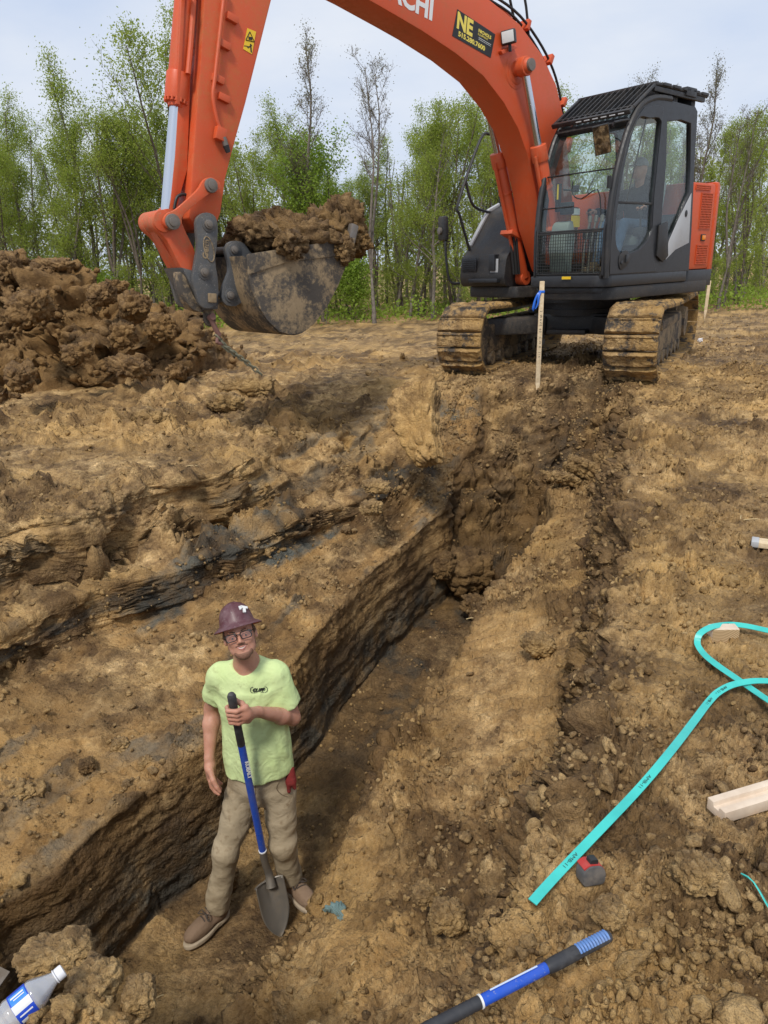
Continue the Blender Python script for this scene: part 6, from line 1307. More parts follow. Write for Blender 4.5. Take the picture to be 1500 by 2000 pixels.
for s_ in (-1, 1):
    b = MB(); b.lathe([(.001, -.004), (.006, -.002), (.0075, .001), (.004, .0035), (.0005, .0042)], MH @ Vector((s_ * .030, .0722, -.0005)), HR[:, 1], 14); e_ = b.build('eye', M_EYE, man); e_.scale = (1, 1, 1)
    MB().lathe([(.001, 0), (.0042, .0002), (.0035, .0018), (.0005, .002)], MH @ Vector((s_ * .030, .0760, -.0005)), HR[:, 1], 12).build('iris', M_IRIS, e_)
b = MB(); b.tube([MH @ Vector((x, .0765 - abs(x) * .30, -.0545 + x * x * 22)) for x in (-.022, -.012, 0, .012, .022)], (.0014, .0036, .0044, .0036, .0014), 6, 2); b.build('teeth', M_TEETH, man)
M_LIP = NT('lip').set(Base_Color=(.42, .15, .12), Roughness=.45)
for z_, w_ in ((-.0475, .0022), (-.0585, .0032)):
    b = MB(); b.tube([MH @ Vector((x, .0790 - abs(x) * .40, z_ + x * x * (16 if z_ > -.05 else 34))) for x in (-.026, -.014, 0, .014, .026)], (.0010, w_, w_, w_, .0010), 6, 3); b.build('lip', M_LIP, man)
def beard_sdf(p):
    q = ((p - (HC - Wn).astype(np.float32)) @ HR).astype(np.float32); s = np.stack([np.abs(q[:, 0]), q[:, 1], q[:, 2]], -1); d = head_sdf(p) - .0030 - .0014 * gnoise(p * 160)
    reg = smin(sd_ell(s, (0, .045, -.090), (.042, .035, .024)), chain(s, [np.array(a, np.float32) for a in ((.030, .045, -.070), (.050, .02, -.045), (.062, .008, .005))], (.013, .012, .008)), .01); reg = smin(reg, smax(sd_cone(s, np.array((0, .080, -.037)), np.array((.024, .068, -.042)), .0045, .005), -1 - s[:, 0], .001), .004); reg = smax(reg, -sd_ell(q, (0, .08, -.054), (.0245, .02, .010)), .002)
    return smax(d, reg, .002)
c0 = HC - Wn; link('beard', surface('beard', beard_sdf, c0 - .11, c0 + .11, .0032, M_BEARD, 0), man)
def hair_sdf(p):
    q = ((p - (HC - Wn).astype(np.float32)) @ HR).astype(np.float32); s = np.stack([np.abs(q[:, 0]), q[:, 1], q[:, 2]], -1); d = head_sdf(p) - .004 - .0015 * gnoise(p * 120)
    return smax(d, smin(sd_ell(s, (.066, .012, .020), (.012, .014, .026)), sd_ell(s, (0, -.07, .02), (.08, .045, .07)), .01), .002)
link('hair', surface('hair', hair_sdf, c0 - .12, c0 + .12, .004, M_HAIR, 0), man)
for s_ in (-1, 1):
    b = MB(); b.tube([MH @ Vector((s_ * .014, .0815, .0225)), MH @ Vector((s_ * .030, .080, .026)), MH @ Vector((s_ * .046, .068, .021))], .0026, 6, 3); b.build('eyebrow', M_HAIR, man)
gl2 = cloth_mat('red_glove', (.17, .022, .022), (.26, .035, .03), (.05, .035, .03), 1.0)
def glove_sdf(p): d = sd_cone(p, *wp((-.512, 2.955, -.745), (-.508, 2.94, -.80)), .024, .028); d = smin(d, chain(p, wp((-.518, 2.93, -.79), (-.520, 2.925, -.85)), (.013, .010)), .008); return smin(d, chain(p, wp((-.498, 2.93, -.79), (-.492, 2.93, -.835)), (.013, .010)), .006)
link('work_glove', surface('work_glove', glove_sdf, wp((-.57, 2.87, -.90))[0], wp((-.45, 3.0, -.70))[0], .004, gl2, 1), man)
# seams and pocket edges of the trousers
tm_me = tr_.data; bvp = BVHTree.FromPolygons([v.co[:] for v in tm_me.vertices], [p_.vertices[:] for p_ in tm_me.polygons]); M_SEAM = cloth_mat('seam_thread', (.17, .13, .08), (.21, .16, .10), (.1, .08, .05))
def seam(px_, r_=.0022):
    pts = []
    for x, y in px_:
        d = ray(x, y).normalized(); h = bvp.ray_cast(Vector((0, 0, CAMZ)) - W0, d)
        if h[0] is not None: pts.append(h[0] + h[1] * .0008)
    if len(pts) > 2: b = MB(); b.tube(pts, r_, 5, 2); b.build('seam', M_SEAM, tr_)
seam([(497, 1522), (499, 1535), (499, 1550), (497, 1565)]); seam([(432, 1528), (440, 1540), (444, 1556)]); seam([(545, 1528), (540, 1540), (550, 1552), (562, 1556)]); seam([(421, 1778), (432, 1784), (446, 1781)], .003); seam([(430, 1560), (424, 1600), (420, 1640), (414, 1690), (409, 1740)], .0018)
# his shovel
M_BLUE = paint('blue_fibreglass', (.012, .075, .46), .25, .3, (.25, .22, .18), scr=.5); M_GRIP = paint('black_grip', (.022, .023, .027), .5, .5, (.16, .15, .14)); M_BLADE = paint('muddy_blade', (.17, .155, .135), .9, .42, (.24, .18, .11), metal=.35)
so_ = Vector(S_bot) ; sd_ = (Vector(S_bot) - Vector(S_top)).normalized(); sh_e = empty('shovel', Vector((-.60, 2.82, -1.65))); O_ = Vector(sh_e.location); tag(sh_e, 'round point shovel with a blue shaft held by the man in the trench', 'shovel')
St = Vector(S_top) - O_; Sb = Vector(S_bot) - O_; L_ = (Sb - St).length
b = MB(); b.cyl(St + sd_ * .30, Sb, .0175, seg=20); sf = b.build('shaft', M_BLUE, sh_e); b = MB(); b.lathe([(.004, -.004), (.014, 0), (.0195, .012), (.020, .05), (.0175, .08), (.0185, .30), (.017, .305)], St, sd_, 20); b.build('grip', M_GRIP, sh_e)
b = MB(); b.lathe([(.017, 0), (.0205, .001), (.0205, .008), (.017, .009)], Sb - sd_ * .004, sd_, 20); b.build('collar_ring', M_WHITE, sh_e)
bt_ = Vector((-.655, 2.865, -1.36)) - O_; tip = Vector((-.600, 2.79, -1.66)) - O_; b = MB(); b.tube([Sb, Sb + sd_ * .10, Sb + sd_ * .18 + Vector((.008, 0, 0)), bt_ + Vector((.01, -.004, -.03))], (.019, .018, .020, .026), 12, 4); b.build('socket', M_BLADE, sh_e)
bx_ = (tip - bt_); BLn = bx_.length; bx_.normalize(); bn = Vector((.45, -.8, .35)); bn = (bn - bx_ * bn.dot(bx_)).normalized(); by_ = bn.cross(bx_)
V = []; F = []; nu, nv = 22, 16
for lay_ in (0, 1):
    for i in range(nu + 1):
        u = i / nu; w = .076 * (1 - max(0, (u - .40) / .60) ** 2.1) ** .8 if u < 1 else 0.002; w = max(w, .002) * (1 if u > .02 else .97)
        for j in range(nv + 1):
            v = -1 + 2 * j / nv; dish = -.030 * (1 - v * v) * (1 - u ** 2 * .8) + .012 * (abs(v) ** 4) * (1 - u) - .02 * u * u; fr_ = .012 * math.exp(-(v / .12) ** 2) * math.exp(-(u / .35) ** 2) * -1; V.append(bt_ + bx_ * (u * BLn) + by_ * (w * v) + bn * (dish + fr_ - lay_ * .0025))
n1 = (nu + 1) * (nv + 1)
for i in range(nu):
    for j in range(nv):
        a = i * (nv + 1) + j; F.append((a, a + 1, a + nv + 2, a + nv + 1)); F.append((n1 + a, n1 + a + nv + 1, n1 + a + nv + 2, n1 + a + 1))
for i in range(nu): a = i * (nv + 1); F.append((a, a + nv + 1, n1 + a + nv + 1, n1 + a)); a += nv; F.append((a, n1 + a, n1 + a + nv + 1, a + nv + 1))
for j in range(nv): F.append((j, n1 + j, n1 + j + 1, j + 1))
link('blade', mesh_from('blade', V, F, M_BLADE, True), sh_e)
b = MB(); b.tube([bt_ + by_ * -.076 + bn * .006, bt_ + by_ * -.05 - bn * .012, bt_ - bn * .022, bt_ + by_ * .05 - bn * .012, bt_ + by_ * .076 + bn * .006], .005, 6, 3); b.build('step', M_BLADE, sh_e)
m = frame(St + sd_ * .40 + Vector((.006, -.0178, .003)), sd_, (.3, -1, .2)); text_mesh('shaft_lettering', 'KOBALT', .026, m, M_WHITE, sf, bold=.001, xs=1.1, extrude=.0008)

# ------------------------------------------------------------------ the driver in the cab
Ed = Vector((.08, .74, 1.2)); dv = empty('person', EX, EA); tag(dv, 'excavator driver in a dark hooded jacket and jeans seated in the cab', 'person')
A3 = lambda *p: np.array(p, np.float32)
def d_body(p):
    d = sd_ell(p, A3(.02, .74, 2.30), A3(.095, .078, .115)); d = smin(d, sd_ell(p, A3(.09, .74, 2.24), A3(.05, .05, .06)), .03); d = smin(d, sd_cone(p, A3(.118, .74, 2.30), A3(.125, .74, 2.27), .010, .013), .01); d = smin(d, sd_cone(p, A3(.0, .74, 2.2), A3(-.02, .74, 2.08), .055, .06), .02)
    for s in (-1, 1):
        d = smin(d, chain(p, [A3(-.02, .74 + s * .19, 2.0), A3(.12, .74 + s * .27, 1.80), A3(.40, .74 + s * .33, 1.84)], (.04, .036, .027)), .02); h = sd_ell(p, A3(.46, .74 + s * .335, 1.845), A3(.045, .034, .03))
        for k in range(4): h = smin(h, chain(p, [A3(.48, .705 + s * .335 + k * .022, 1.855), A3(.525, .705 + s * .335 + k * .022, 1.84), A3(.52, .705 + s * .335 + k * .022, 1.81)], (.011, .010, .008)), .004)
        d = smin(d, smin(h, chain(p, [A3(.45, .74 + s * .30, 1.84), A3(.49, .74 + s * .295, 1.815)], (.014, .010)), .008), .01)
    return smin(d, sd_ell(p, A3(-.02, .74, 1.85), A3(.09, .14, .24)), .05)
link('body', surface('body', d_body, (-.25, .25, 1.5), (.62, 1.2, 2.48), .012, M_SKIN, 1), dv)
def d_jacket(p):
    d = sd_ell(p, A3(-.03, .74, 1.87), A3(.13, .20, .27)); d = smin(d, chain(p, [A3(-.02, .56, 2.02), A3(-.02, .92, 2.02)], (.075, .075)), .05)
    for s in (-1, 1): d = smin(d, chain(p, [A3(-.02, .74 + s * .19, 2.02), A3(.12, .74 + s * .27, 1.80), A3(.36, .74 + s * .325, 1.84)], (.072, .062, .048)), .03)
    d = smin(d, sd_ell(p, A3(-.07, .74, 2.16), A3(.08, .11, .08)), .03); return d - wr(p, .006, (9, 9, 9))
link('jacket', surface('jacket', d_jacket, (-.3, .25, 1.5), (.5, 1.2, 2.36), .013, cloth_mat('black_hoodie', (.018, .018, .022), (.03, .03, .035), (.08, .07, .06)), 1), dv)
def d_jeans(p):
    d = sd_ell(p, A3(.0, .74, 1.66), A3(.15, .18, .11))
    for s in (-1, 1): d = smin(d, chain(p, [A3(.02, .74 + s * .09, 1.65), A3(.50, .74 + s * .13, 1.68), A3(.66, .74 + s * .12, 1.24)], (.085, .066, .05)), .03)
    return d - wr(p, .006, (9, 9, 12))
link('jeans', surface('jeans', d_jeans, (-.25, .4, 1.15), (.8, 1.1, 1.85), .013, cloth_mat('blue_jeans', (.06, .11, .19), (.10, .16, .26), (.2, .2, .2)), 1), dv)
for s in (-1, 1):
    b = MB(); b.box((.74, .74 + s * .12, 1.185), (.27, .10, .06), bev=.028); b.box((.68, .74 + s * .12, 1.22), (.12, .095, .10), bev=.03); b.build('boot', M_BOOT, dv)
def d_cap(p):
    d = sd_ell(p, A3(.01, .74, 2.33), A3(.105, .088, .105)); d = smax(d, 2.33 - p[:, 2] + .3 * (p[:, 0] - .1) * 0, .01); return smin(d, sd_box(p, A3(.13, .74, 2.335), A3(.06, .06, .007), .006), .01)
link('cap', surface('cap', d_cap, (-.15, .6, 2.28), (.25, .88, 2.46), .009, cloth_mat('grey_cap', (.25, .25, .26), (.33, .33, .34), (.2, .18, .15)), 1), dv)
# ------------------------------------------------------------------ small things on the ground
def gpt(x, y, dz=0.0, z0=0.03):
    p = atz(x, y, z0)
    for _ in range(3): z0 = ground_z(p.x, p.y); p = atz(x, y, z0)
    p.z += dz; return p
# survey stake in front of the machine
M_PINE = NT('pine_wood'); _f = M_PINE.noise(30, 4, .6); M_PINE = M_PINE.set(Base_Color=M_PINE.ramp(_f, [(.3, (.56, .42, .25)), (.7, (.74, .60, .40))]), Roughness=.75)
M_RIB = NT('blue_flagging_tape').set(Base_Color=(.02, .14, .62), Roughness=.4)
def stake(xb, yb, xt, yt, Y, w, label, ribbon=False, text=None):
    B_ = aty(xb, yb, Y); T_ = aty(xt, yt, Y + .02); e = empty('survey_stake', B_); tag(e, label, 'stake'); d = T_ - B_; L = d.length; m = frame((0, 0, 0), Vector((1, .1, 0)), Vector((0, -1, 0))) ; q = d.normalized().to_track_quat('Z', 'Y').to_matrix().to_4x4(); q = frame((0, 0, 0), (1, .1, -(d.x + .1 * d.y) / d.z), d)
    b = MB(); b.prism([(-w / 2, 0), (w / 2, 0), (w / 2, L), (-w / 2, L)], -.010, .010, bev=.002, M=q @ Matrix.Translation((0, 0, 0))); b.prism([(-w / 2, 0.001), (w / 2, 0.001), (.002, -.18), (-.002, -.18)], -.0095, .0095, bev=.001, M=q); o = b.build('stake', M_PINE, e)
    if text:
        ma = q @ frame((.008, -.0112, L * .44), (0, 0, -1), (0, -1, 0)); ma = q @ frame((-.010, -.0108, L * .72), (0, 0, -1), (0, -1, 0)); text_mesh('stake_lettering', text, .034, ma, M_INK, o, extrude=.0006, spacing=1.5)
    if ribbon:
        b = MB(); zz = L * .90; b.box((0, 0, zz), (w + .008, .028, .026), bev=.002, M=q)
        def rib(pts, wd):
            for i in range(len(pts) - 1):
                a, c = Vector(pts[i]), Vector(pts[i + 1]); v = [b.b.verts.new(q @ (p + Vector(o_))) for p, o_ in ((a, (0, 0, wd / 2)), (a, (0, 0, -wd / 2)), (c, (0, .004, -wd / 2)), (c, (0, .004, wd / 2)))]; b.b.faces.new(v)
        b.tube([q @ Vector(p) for p in ((-.02, -.012, zz), (-.05, -.02, zz - .03), (-.075, -.015, zz - .09), (-.09, -.01, zz - .17), (-.085, 0, zz - .20))], (.010, .016, .014, .016, .006), 5, 4); b.tube([q @ Vector(p) for p in ((-.01, -.012, zz), (-.04, -.03, zz - .05), (-.045, -.03, zz - .12), (-.07, -.02, zz - .18))], (.008, .013, .013, .005), 5, 4); b.build('flagging_tape', M_RIB, e)
    return e
stake(1050, 748, 1059, 549, 8.08, .050, 'wooden survey stake with blue tape standing in front of the excavator', True, '2 WAVE 60  C.O.R. 1/4')
stake(1378, 606, 1386, 548, 13.6, .055, 'pale wooden stake standing behind the excavator by its counterweight')
# teal strap
M_TEAL = NT('teal_strap'); _f = M_TEAL.noise(9, 4, .6); M_TEAL = M_TEAL.set(Base_Color=M_TEAL.ramp(_f, [(.3, (.035, .44, .40)), (.7, (.06, .56, .50))]), Roughness=.38)
def ribbon(name, pts, width, mat, roll=None, thick=.0016, n=3):
    P_ = [Vector(p) for p in pts]; o = []; rl = roll or [0] * len(P_); ro = []
    for i in range(len(P_) - 1):
        a, b_, c, d = P_[max(i - 1, 0)], P_[i], P_[i + 1], P_[min(i + 2, len(P_) - 1)]
        for k in range(n): t = k / n; o.append(.5 * ((2 * b_) + (c - a) * t + (2 * a - 5 * b_ + 4 * c - d) * t * t + (3 * b_ - a - 3 * c + d) * t ** 3)); ro.append(rl[i] * (1 - t) + rl[i + 1] * t)
    o.append(P_[-1]); ro.append(rl[-1]); V = []; F = []; fr_ = []
    for i, p in enumerate(o):
        t = (o[min(i + 1, len(o) - 1)] - o[max(i - 1, 0)]).normalized(); s = t.cross(Vector((0, 0, 1))).normalized(); u = s.cross(t); a = ro[i]; s2 = s * math.cos(a) + u * math.sin(a); n2 = u * math.cos(a) - s * math.sin(a); h = width / 2
        V += [p + s2 * h + n2 * thick, p - s2 * h + n2 * thick, p - s2 * h - n2 * thick, p + s2 * h - n2 * thick]; fr_.append((p, t, s2, n2))
    for i in range(len(o) - 1):
        for k in range(4): F.append((i * 4 + k, i * 4 + (k + 1) % 4, i * 4 + 4 + (k + 1) % 4, i * 4 + 4 + k))
    F += [(0, 3, 2, 1), tuple(len(V) - 4 + k for k in range(4))]; return mesh_from(name, V, F, mat, False), fr_
pa = [(1040, 1762, .012), (1075, 1722, .03), (1120, 1675, .04), (1185, 1607, .05), (1250, 1540, .055), (1310, 1468, .05), (1360, 1403, .035), (1385, 1368, .035), (1408, 1346, .045), (1445, 1332, .05), (1500, 1328, .05), (1580, 1338, .05), (1650, 1330, .06), (1680, 1290, .06), (1640, 1262, .05), (1570, 1245, .04), (1500, 1232, .045), (1450, 1220, .05), (1408, 1219, .05), (1374, 1229, .05), (1359, 1248, .045), (1366, 1270, .03), (1395, 1296, .02), (1440, 1326, .012), (1500, 1368, .012), (1580, 1420, .02)]
rl = [-.1, -.1, -.1, -.1, -.1, -.15, -.3, -.4, -.35, -.3, -.3, -.2, 0, .2, .4, .5, .5, .5, .5, .45, .2, -.25, -.4, -.3, -.2, -.1]
pp = []; rr_ = []
for i in range(len(pa) - 1):
    for k in range(4): t = k / 4; pp.append([pa[i][j] * (1 - t) + pa[i + 1][j] * t for j in range(3)]); rr_.append(rl[i] * (1 - t) + rl[i + 1] * t)
pp.append(list(pa[-1])); rr_.append(rl[-1]); pp = [[sum(pp[min(max(i + o_, 0), len(pp) - 1)][j] for o_ in (-2, -1, 0, 1, 2)) / 5 for j in range(3)] if 1 < i < len(pp) - 2 else pp[i] for i in range(len(pp))]; rl = rr_
zs = []
for x, y, dz in pp: p = atz(x, y, .05); zs.append(ground_top(p.x, p.y, .042) + .007 + dz * .35)
zs = [max(zs[max(0, i - 1):i + 2]) for i in range(len(zs))]
for _ in range(4): zs = [zs[0]] + [(zs[i - 1] + zs[i] * 2 + zs[i + 1]) / 4 for i in range(1, len(zs) - 1)] + [zs[-1]]
pts3 = [atz(x, y, z) for (x, y, dz), z in zip(pp, zs)]
e = empty('strap', pts3[0]); tag(e, 'long teal plastic strap looping across the soil at the right', 'strap'); sm, fr_ = ribbon('band', [p - pts3[0] for p in pts3], .026, M_TEAL, rl); bd = link('band', sm, e)
for k in (22, 50, 84, 96, 212): 
    p, t, s2, n2 = fr_[min(k, len(fr_) - 1)]; n3 = n2 if n2.z > 0 else -n2; m = frame(p + n3 * .0022 - t.normalized() * .0 , -t, n3); text_mesh('strap_lettering', 'AMB-11 \u2022', .014, m @ Matrix.Translation((-.03, -.005, 0)), M_INK, bd, extrude=.0003, xs=1.3)
pb = [gpt(1448, 1720, .02), gpt(1470, 1742, .03), atz(1510, 1785, .06), atz(1560, 1840, .07)]; e2 = empty('strap', pb[0]); tag(e2, 'short end of teal strap at the lower right frame edge', 'strap'); sm, _ = ribbon('band', [p - pb[0] for p in pb], .012, M_TEAL, [.9, .9, .8, .7]); link('band', sm, e2)
# timber
n = NT('end_grain_pine'); o_ = n.obj(); wv = n.node('TexWave'); wv.wave_type = 'RINGS'; wv.rings_direction = 'Y'; wv.inputs['Scale'].default_value = 42; wv.inputs['Distortion'].default_value = 1.2; mpg = n.node('Mapping'); mpg.inputs['Location'].default_value = (.03, 0, .09); n.lk(o_, mpg.inputs[0]); n.lk(mpg.outputs[0], wv.inputs[0]); M_END = n.set(Base_Color=n.ramp(wv.outputs['Fac'], [(.2, (.56, .42, .24)), (.8, (.30, .19, .09))]), Roughness=.8)
M_PALE = NT('planed_pale_wood'); _f = M_PALE.noise(14, 5, .6); M_PALE = M_PALE.set(Base_Color=M_PALE.ramp(_f, [(.3, (.56, .44, .33)), (.7, (.72, .60, .47))]), Roughness=.7)
p = gpt(1415, 1256, .0); p.z += .030; e = empty('timber_block', p, -.05); tag(e, 'short cut timber block lying in front of the strap loop', 'wood block'); MB().box((0, .0275, 0), (.118, .055, .076), bev=.003).build('block', M_PALE, e); MB().box((0, -.0015, 0), (.114, .003, .072), bev=0).build('cut_end', M_END, e)
a = gpt(1440, 1585, .03); c = atz(1640, 1500, a.z + .02); dx = (c - a).normalized(); e = empty('grooved_board', a); tag(e, 'pale grooved timber board entering at the right frame edge', 'board'); m = frame((0, 0, 0), (1, 0, 0), (0, 0, 1)); ang = math.atan2(dx.y, dx.x); e.rotation_euler = (0, 0, ang)
st0 = -.085; b = MB(); b.prism([(-.036, -.02), (.036, -.02), (.036, .02), (.013, .02), (.010, .006), (-.010, .006), (-.013, .02), (-.036, .02)], st0, .75, plane='yz', bev=.0015); b.build('board', M_PALE, e)
a = gpt(1489, 1092, .02); e = empty('plank', a); tag(e, 'end of a tan plank with grey tip at the right frame edge above the strap', 'plank'); b = MB(); b.box((.16, .08, .02), (.30, .09, .03), rot=(0, 0, -.5), bev=.003); b.build('plank', M_PINE, e); MB().box((.03, .15, .022), (.04, .092, .034), rot=(0, 0, -.5), bev=.006).build('tip', M_GREY, e)
a = aty(4, 1882, 1.30); e = empty('steel_board', a); tag(e, 'corner of a dull grey board at the left frame edge behind the bottle', 'board'); b = MB(); b.box((-.115, .0, -.03), (.22, .10, .006), rot=(.25, .25, -.3), bev=.001); b.build('sheet', M_STEEL, e)
# tape measure
p = gpt(1152, 1728, .0); p.z += .046; e = empty('tape_measure', p, math.radians(12)); tag(e, 'dusty red and grey tape measure lying below the strap', 'tape measure'); M_RED = paint('red_plastic', (.42, .03, .025), .6, .45, (.26, .2, .15)); M_TG = paint('grey_rubber', (.07, .07, .072), .9, .6, (.24, .20, .16))
e.scale = (.88, .88, .88); e.rotation_euler = (math.radians(-8), math.radians(6), math.radians(14)); b = MB(); b.prism(rounded([(-.038, -.032), (.038, -.032), (.040, .008), (.024, .030), (-.018, .034), (-.040, .014)], .014, 4), -.024, .024, bev=.006); b.build('case', M_TG, e)
b = MB(); b.prism(rounded([(-.030, .018), (.034, .012), (.036, .016), (.022, .0325), (-.018, .0365), (-.038, .024)], .008, 4), -.018, .0255, bev=.004); b.build('red_shell', M_RED, e); b = MB(); b.prism(rounded([(-.014, .028), (.016, .026), (.014, .048), (-.010, .049)], .004), -.013, .013, bev=.003); b.build('lock_button', M_BLACK, e); b = MB(); b.box((.036, 0, -.02), (.014, .03, .014), bev=.002); b.build('end_hook', M_STEEL, e)
# rag
def rag_sdf(p):
    q = p + .012 * np.stack([gnoise(p * 22), gnoise(p * 22 + 9), gnoise(p * 22 + 19)], -1); d = sd_ell(q, A3(0, 0, .012), A3(.035, .028, .020)); d = smin(d, chain(q, [A3(-.02, .0, .01), A3(-.055, -.004, .012)], (.016, .008)), .01); d = smin(d, chain(q, [A3(.01, -.01, .01), A3(.022, -.05, .006)], (.022, .016)), .01)
    return d - .0055 * np.sin(q[:, 0] * 260 + q[:, 1] * 190 + 4 * gnoise(p * 30)) - .003 * gnoise(p * 90)
p = gpt(660, 1778, .0); rg = link('rag', surface('rag', rag_sdf, (-.09, -.09, -.03), (.08, .06, .06), .0028, cloth_mat('blue_grey_rag', (.13, .20, .20), (.21, .29, .28), (.12, .10, .07), .5), 1)); rg.location = p; tag(rg, 'crumpled blue grey rag lying on the right bank of the trench', 'rag')
# shovel lying in the foreground
gp, rp = gpt(1188, 1828, .075), None; A_ = atz(1185, 1830, .15); B_ = atz(845, 2004, .15); d_ = (B_ - A_).normalized(); e = empty('shovel', A_); tag(e, 'shovel with blue shaft and black grip lying in the near foreground', 'shovel')
side = d_.cross(Vector((0, 0, 1))).normalized(); top_ = side.cross(d_).normalized(); top_ = top_ if top_.z > 0 else -top_; M_BLG = paint('pale_blue_grip', (.10, .22, .50), .8, .5, (.3, .28, .26))
b = MB(); b.lathe([(.005, -.012), (.0110, -.008), (.0135, .004), (.0140, .03), (.0140, .08), (.0152, .11), (.0155, .14), (.0140, .163), (.0127, .168)], (0, 0, 0), d_, 28); b.tube([d_ * .03 - top_ * .004 + side * -.004, d_ * .09 + top_ * .001, d_ * .15 - top_ * .002], (.008, .0155, .010), 10, 4); b.build('grip', M_GRIP, e)
b = MB()
for k in range(11):
    t = .004 + k * .0078; b.tube([d_ * t + (top_ * math.cos(a) + side * math.sin(a)) * .0137 for a in np.linspace(-1.0, .8, 8)], .0036, 6, 0)
b.build('grip_inset', M_BLG, e)
b = MB(); b.cyl(d_ * .165, d_ * .335, .0121, seg=28); sf2 = b.build('shaft', M_BLUE, e); b = MB(); b.lathe([(.0121, 0), (.0142, .001), (.0142, .005), (.0121, .006)], d_ * .332, d_, 28); b.build('collar_ring', M_WHITE, e)
b = MB(); b.lathe([(.0127, 0), (.0133, .014), (.0127, .018)] + [(.0127 + .0010 * (k % 2), .022 + .0042 * k) for k in range(24)] + [(.012, .15), (.011, .5)], d_ * .337, d_, 24); b.build('lower_sleeve', M_GRIP, e)
M_FADE = NT('faded_print').set(Base_Color=(.50, .58, .72), Roughness=.5); b = MB(); b.tube([d_ * .31 + (top_ * math.cos(.25) + side * math.sin(.25)) * .0142, d_ * .19 + (top_ * math.cos(.25) + side * math.sin(.25)) * .0142], .0018, 6, 0); b.build('label_stripe', M_FADE, sf2)
# bottle
n = NT('clear_plastic'); tr = n.node('BsdfTransparent'); tr.inputs[0].default_value = (.93, .94, .95, 1); fz = n.node('BsdfDiffuse'); fz.inputs[0].default_value = (.75, .76, .78, 1); m1 = n.node('MixShader'); m1.inputs[0].default_value = .38; n.lk(tr.outputs[0], m1.inputs[1]); n.lk(fz.outputs[0], m1.inputs[2]); gl = n.node('BsdfGlossy'); gl.inputs['Roughness'].default_value = .08; lw = n.node('LayerWeight'); lw.inputs[0].default_value = .35; m2 = n.node('MixShader'); n.lk(lw.outputs['Facing'], m2.inputs[0]); n.lk(m1.outputs[0], m2.inputs[1]); n.lk(gl.outputs[0], m2.inputs[2]); n.lk(m2.outputs[0], n.n['Material Output'].inputs['Surface']); M_PET = n.m
A_ = atz(121, 1897, .215); B_ = atz(-40, 2035, .175); d_ = (B_ - A_).normalized(); e = empty('water_bottle', A_); tag(e, 'clear plastic water bottle with a blue label lying at the lower left corner', 'bottle')
b = MB(); pf = [(.0125, .012), (.0125, .016), (.0145, .021), (.021, .034), (.0275, .046), (.0318, .056), (.0325, .061), (.0315, .0635), (.0315, .1015), (.0325, .105)]; 
for k in range(7): pf += [(.0325, .110 + k * .012), (.0305, .116 + k * .012)]
pf += [(.032, .215), (.028, .222), (.01, .222)]; b.lathe(pf, (0, 0, 0), d_, 36); b.build('bottle_body', M_PET, e)
M_CAP = NT('white_cap').set(Base_Color=(.72, .72, .74), Roughness=.4); b = MB(); b.lathe([(.010, -.004), (.0135, -.003), (.0140, .0), (.0140, .011), (.0128, .012)], (0, 0, 0), d_, 28); b.lathe([(.0145, .0128), (.0155, .014), (.0145, .0155)], (0, 0, 0), d_, 28); b.build('cap', M_CAP, e)
M_LBL = NT('blue_label').set(Base_Color=(.01, .06, .50), Roughness=.35); M_LBL2 = NT('light_blue_label').set(Base_Color=(.04, .22, .62), Roughness=.35)
b = MB(); b.lathe([(.0318, .0645), (.0322, .065), (.0322, .101), (.0318, .1015)], (0, 0, 0), d_, 40); lb = b.build('label', M_LBL, e)
sd3 = d_.cross(Vector((0, 0, 1))).normalized(); up3 = sd3.cross(d_).normalized(); up3 = up3 if up3.z > 0 else -up3; tc = (Vector((0, 0, CAMZ)) - A_); tc = (tc - d_ * tc.dot(d_)).normalized(); ot = d_.cross(tc).normalized()
def lpatch(nm, a0, a1, h0, h1, mat, r_=.0325):
    V = []; F = []; k_ = 8; h0 -= .020; h1 -= .020
    for i in range(k_ + 1):
        a = a0 + (a1 - a0) * i / k_; rr_ = (tc * math.cos(a) + ot * math.sin(a)) * r_; V += [d_ * h0 + rr_, d_ * h1 + rr_]
    for i in range(k_): F.append((2 * i, 2 * i + 1, 2 * i + 3, 2 * i + 2))
    link(nm, mesh_from(nm, V, F, mat, True), lb)
s3 = 1 if (A_ + ot * .03 - (A_)).x > 0 else -1
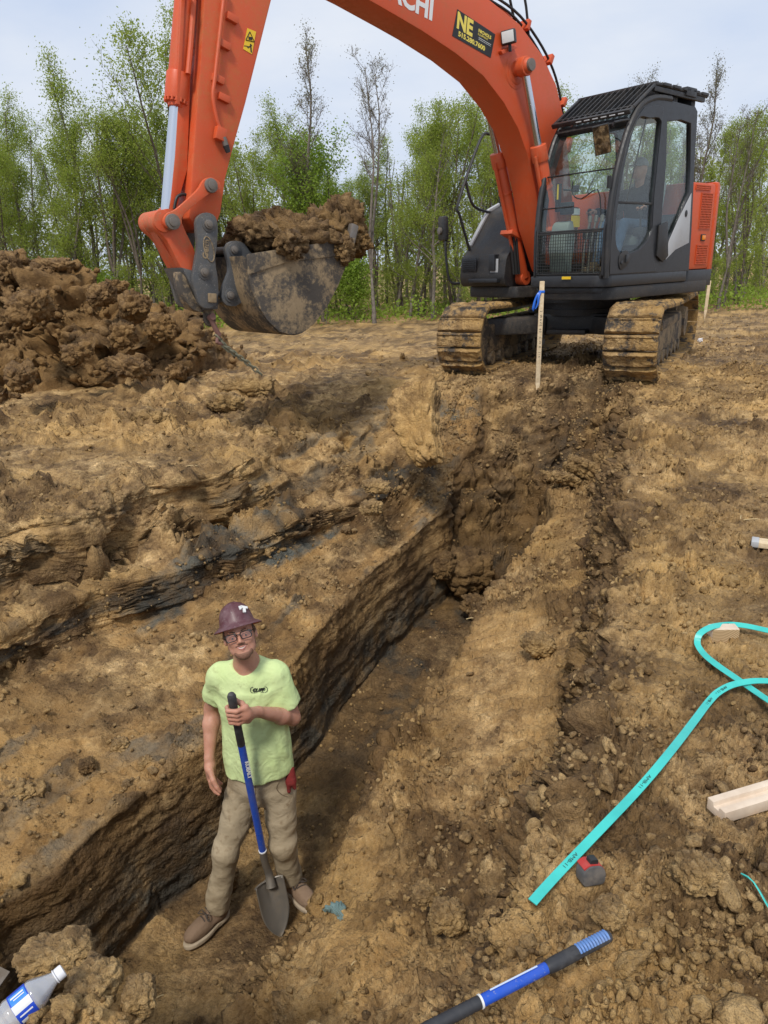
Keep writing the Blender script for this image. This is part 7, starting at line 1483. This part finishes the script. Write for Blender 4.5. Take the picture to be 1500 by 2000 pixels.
lpatch('label_band', -.25, .30, .085, .121, M_WHITE, .0324); lpatch('label_panel', -1.05 * s3, -.30 * s3, .087, .119, M_LBL2, .0326); lpatch('barcode_patch', .80 * s3, 1.15 * s3, .100, .118, M_WHITE, .0327); lpatch('label_print', -.85 * s3, -.72 * s3, .09, .116, M_WHITE, .0328); lpatch('label_print', -.62 * s3, -.55 * s3, .09, .112, M_WHITE, .0328); lpatch('label_print', .45 * s3, .55 * s3, .09, .116, M_CAP, .0328)
# root, straw and a scrap
p = gpt(345, 1225, .0); q_ = gpt(383, 1145, .08); r_e = link('root', None); bpy.data.objects.remove(r_e); b = MB(); b.tube([(0, 0, .0), tuple((q_ - p) * .4 + Vector((.02, 0, .05))), tuple((q_ - p) * .8 + Vector((0, 0, .03))), tuple(q_ - p)], (.030, .034, .026, .012), 8, 4); b.tube([tuple((q_ - p) * .55), tuple((q_ - p) * .8 + Vector((-.06, 0, .06)))], (.018, .006), 6, 0); rt_ = b.build('root', mk_bark('dark_root', (.05, .042, .035), (.11, .095, .08)), None); rt_.location = p; tag(rt_, 'dark torn root lying on the left bank above the man', 'root')
b = MB(); r8 = random.Random(4)
for x, y in ((655, 1183), (670, 1195), (365, 912), (1205, 1055), (1446, 1016), (1452, 1018), (740, 1035), (320, 1945), (860, 1738), (1230, 960), (1080, 1530), (250, 1350), (980, 1700), (1330, 1240), (700, 1880), (1150, 1890), (560, 905), (930, 1210)):
    p = gpt(x, y, .008); a = r8.uniform(0, 6.28); L = r8.uniform(.03, .07) * p.y / 3; b.tube([p, p + Vector((math.cos(a) * L * .5, math.sin(a) * L * .5, .012)), p + Vector((math.cos(a) * L, math.sin(a) * L, r8.uniform(0, .02)))], .0012 + .0005 * p.y, 5, 2)
o = b.build('straw', NT('dry_straw').set(Base_Color=(.50, .38, .20), Roughness=.8)); tag(o, 'bits of dry straw and rootlets scattered on the soil', kind='stuff')
p = gpt(1367, 668, .03); o = link('plastic_scrap', chunk_mesh('plastic_scrap', (.035, .03, .03), 99, M_CAP, res=10, rough=.4)); o.location = p; tag(o, 'small white plastic scrap on the ground behind the right track', 'litter')
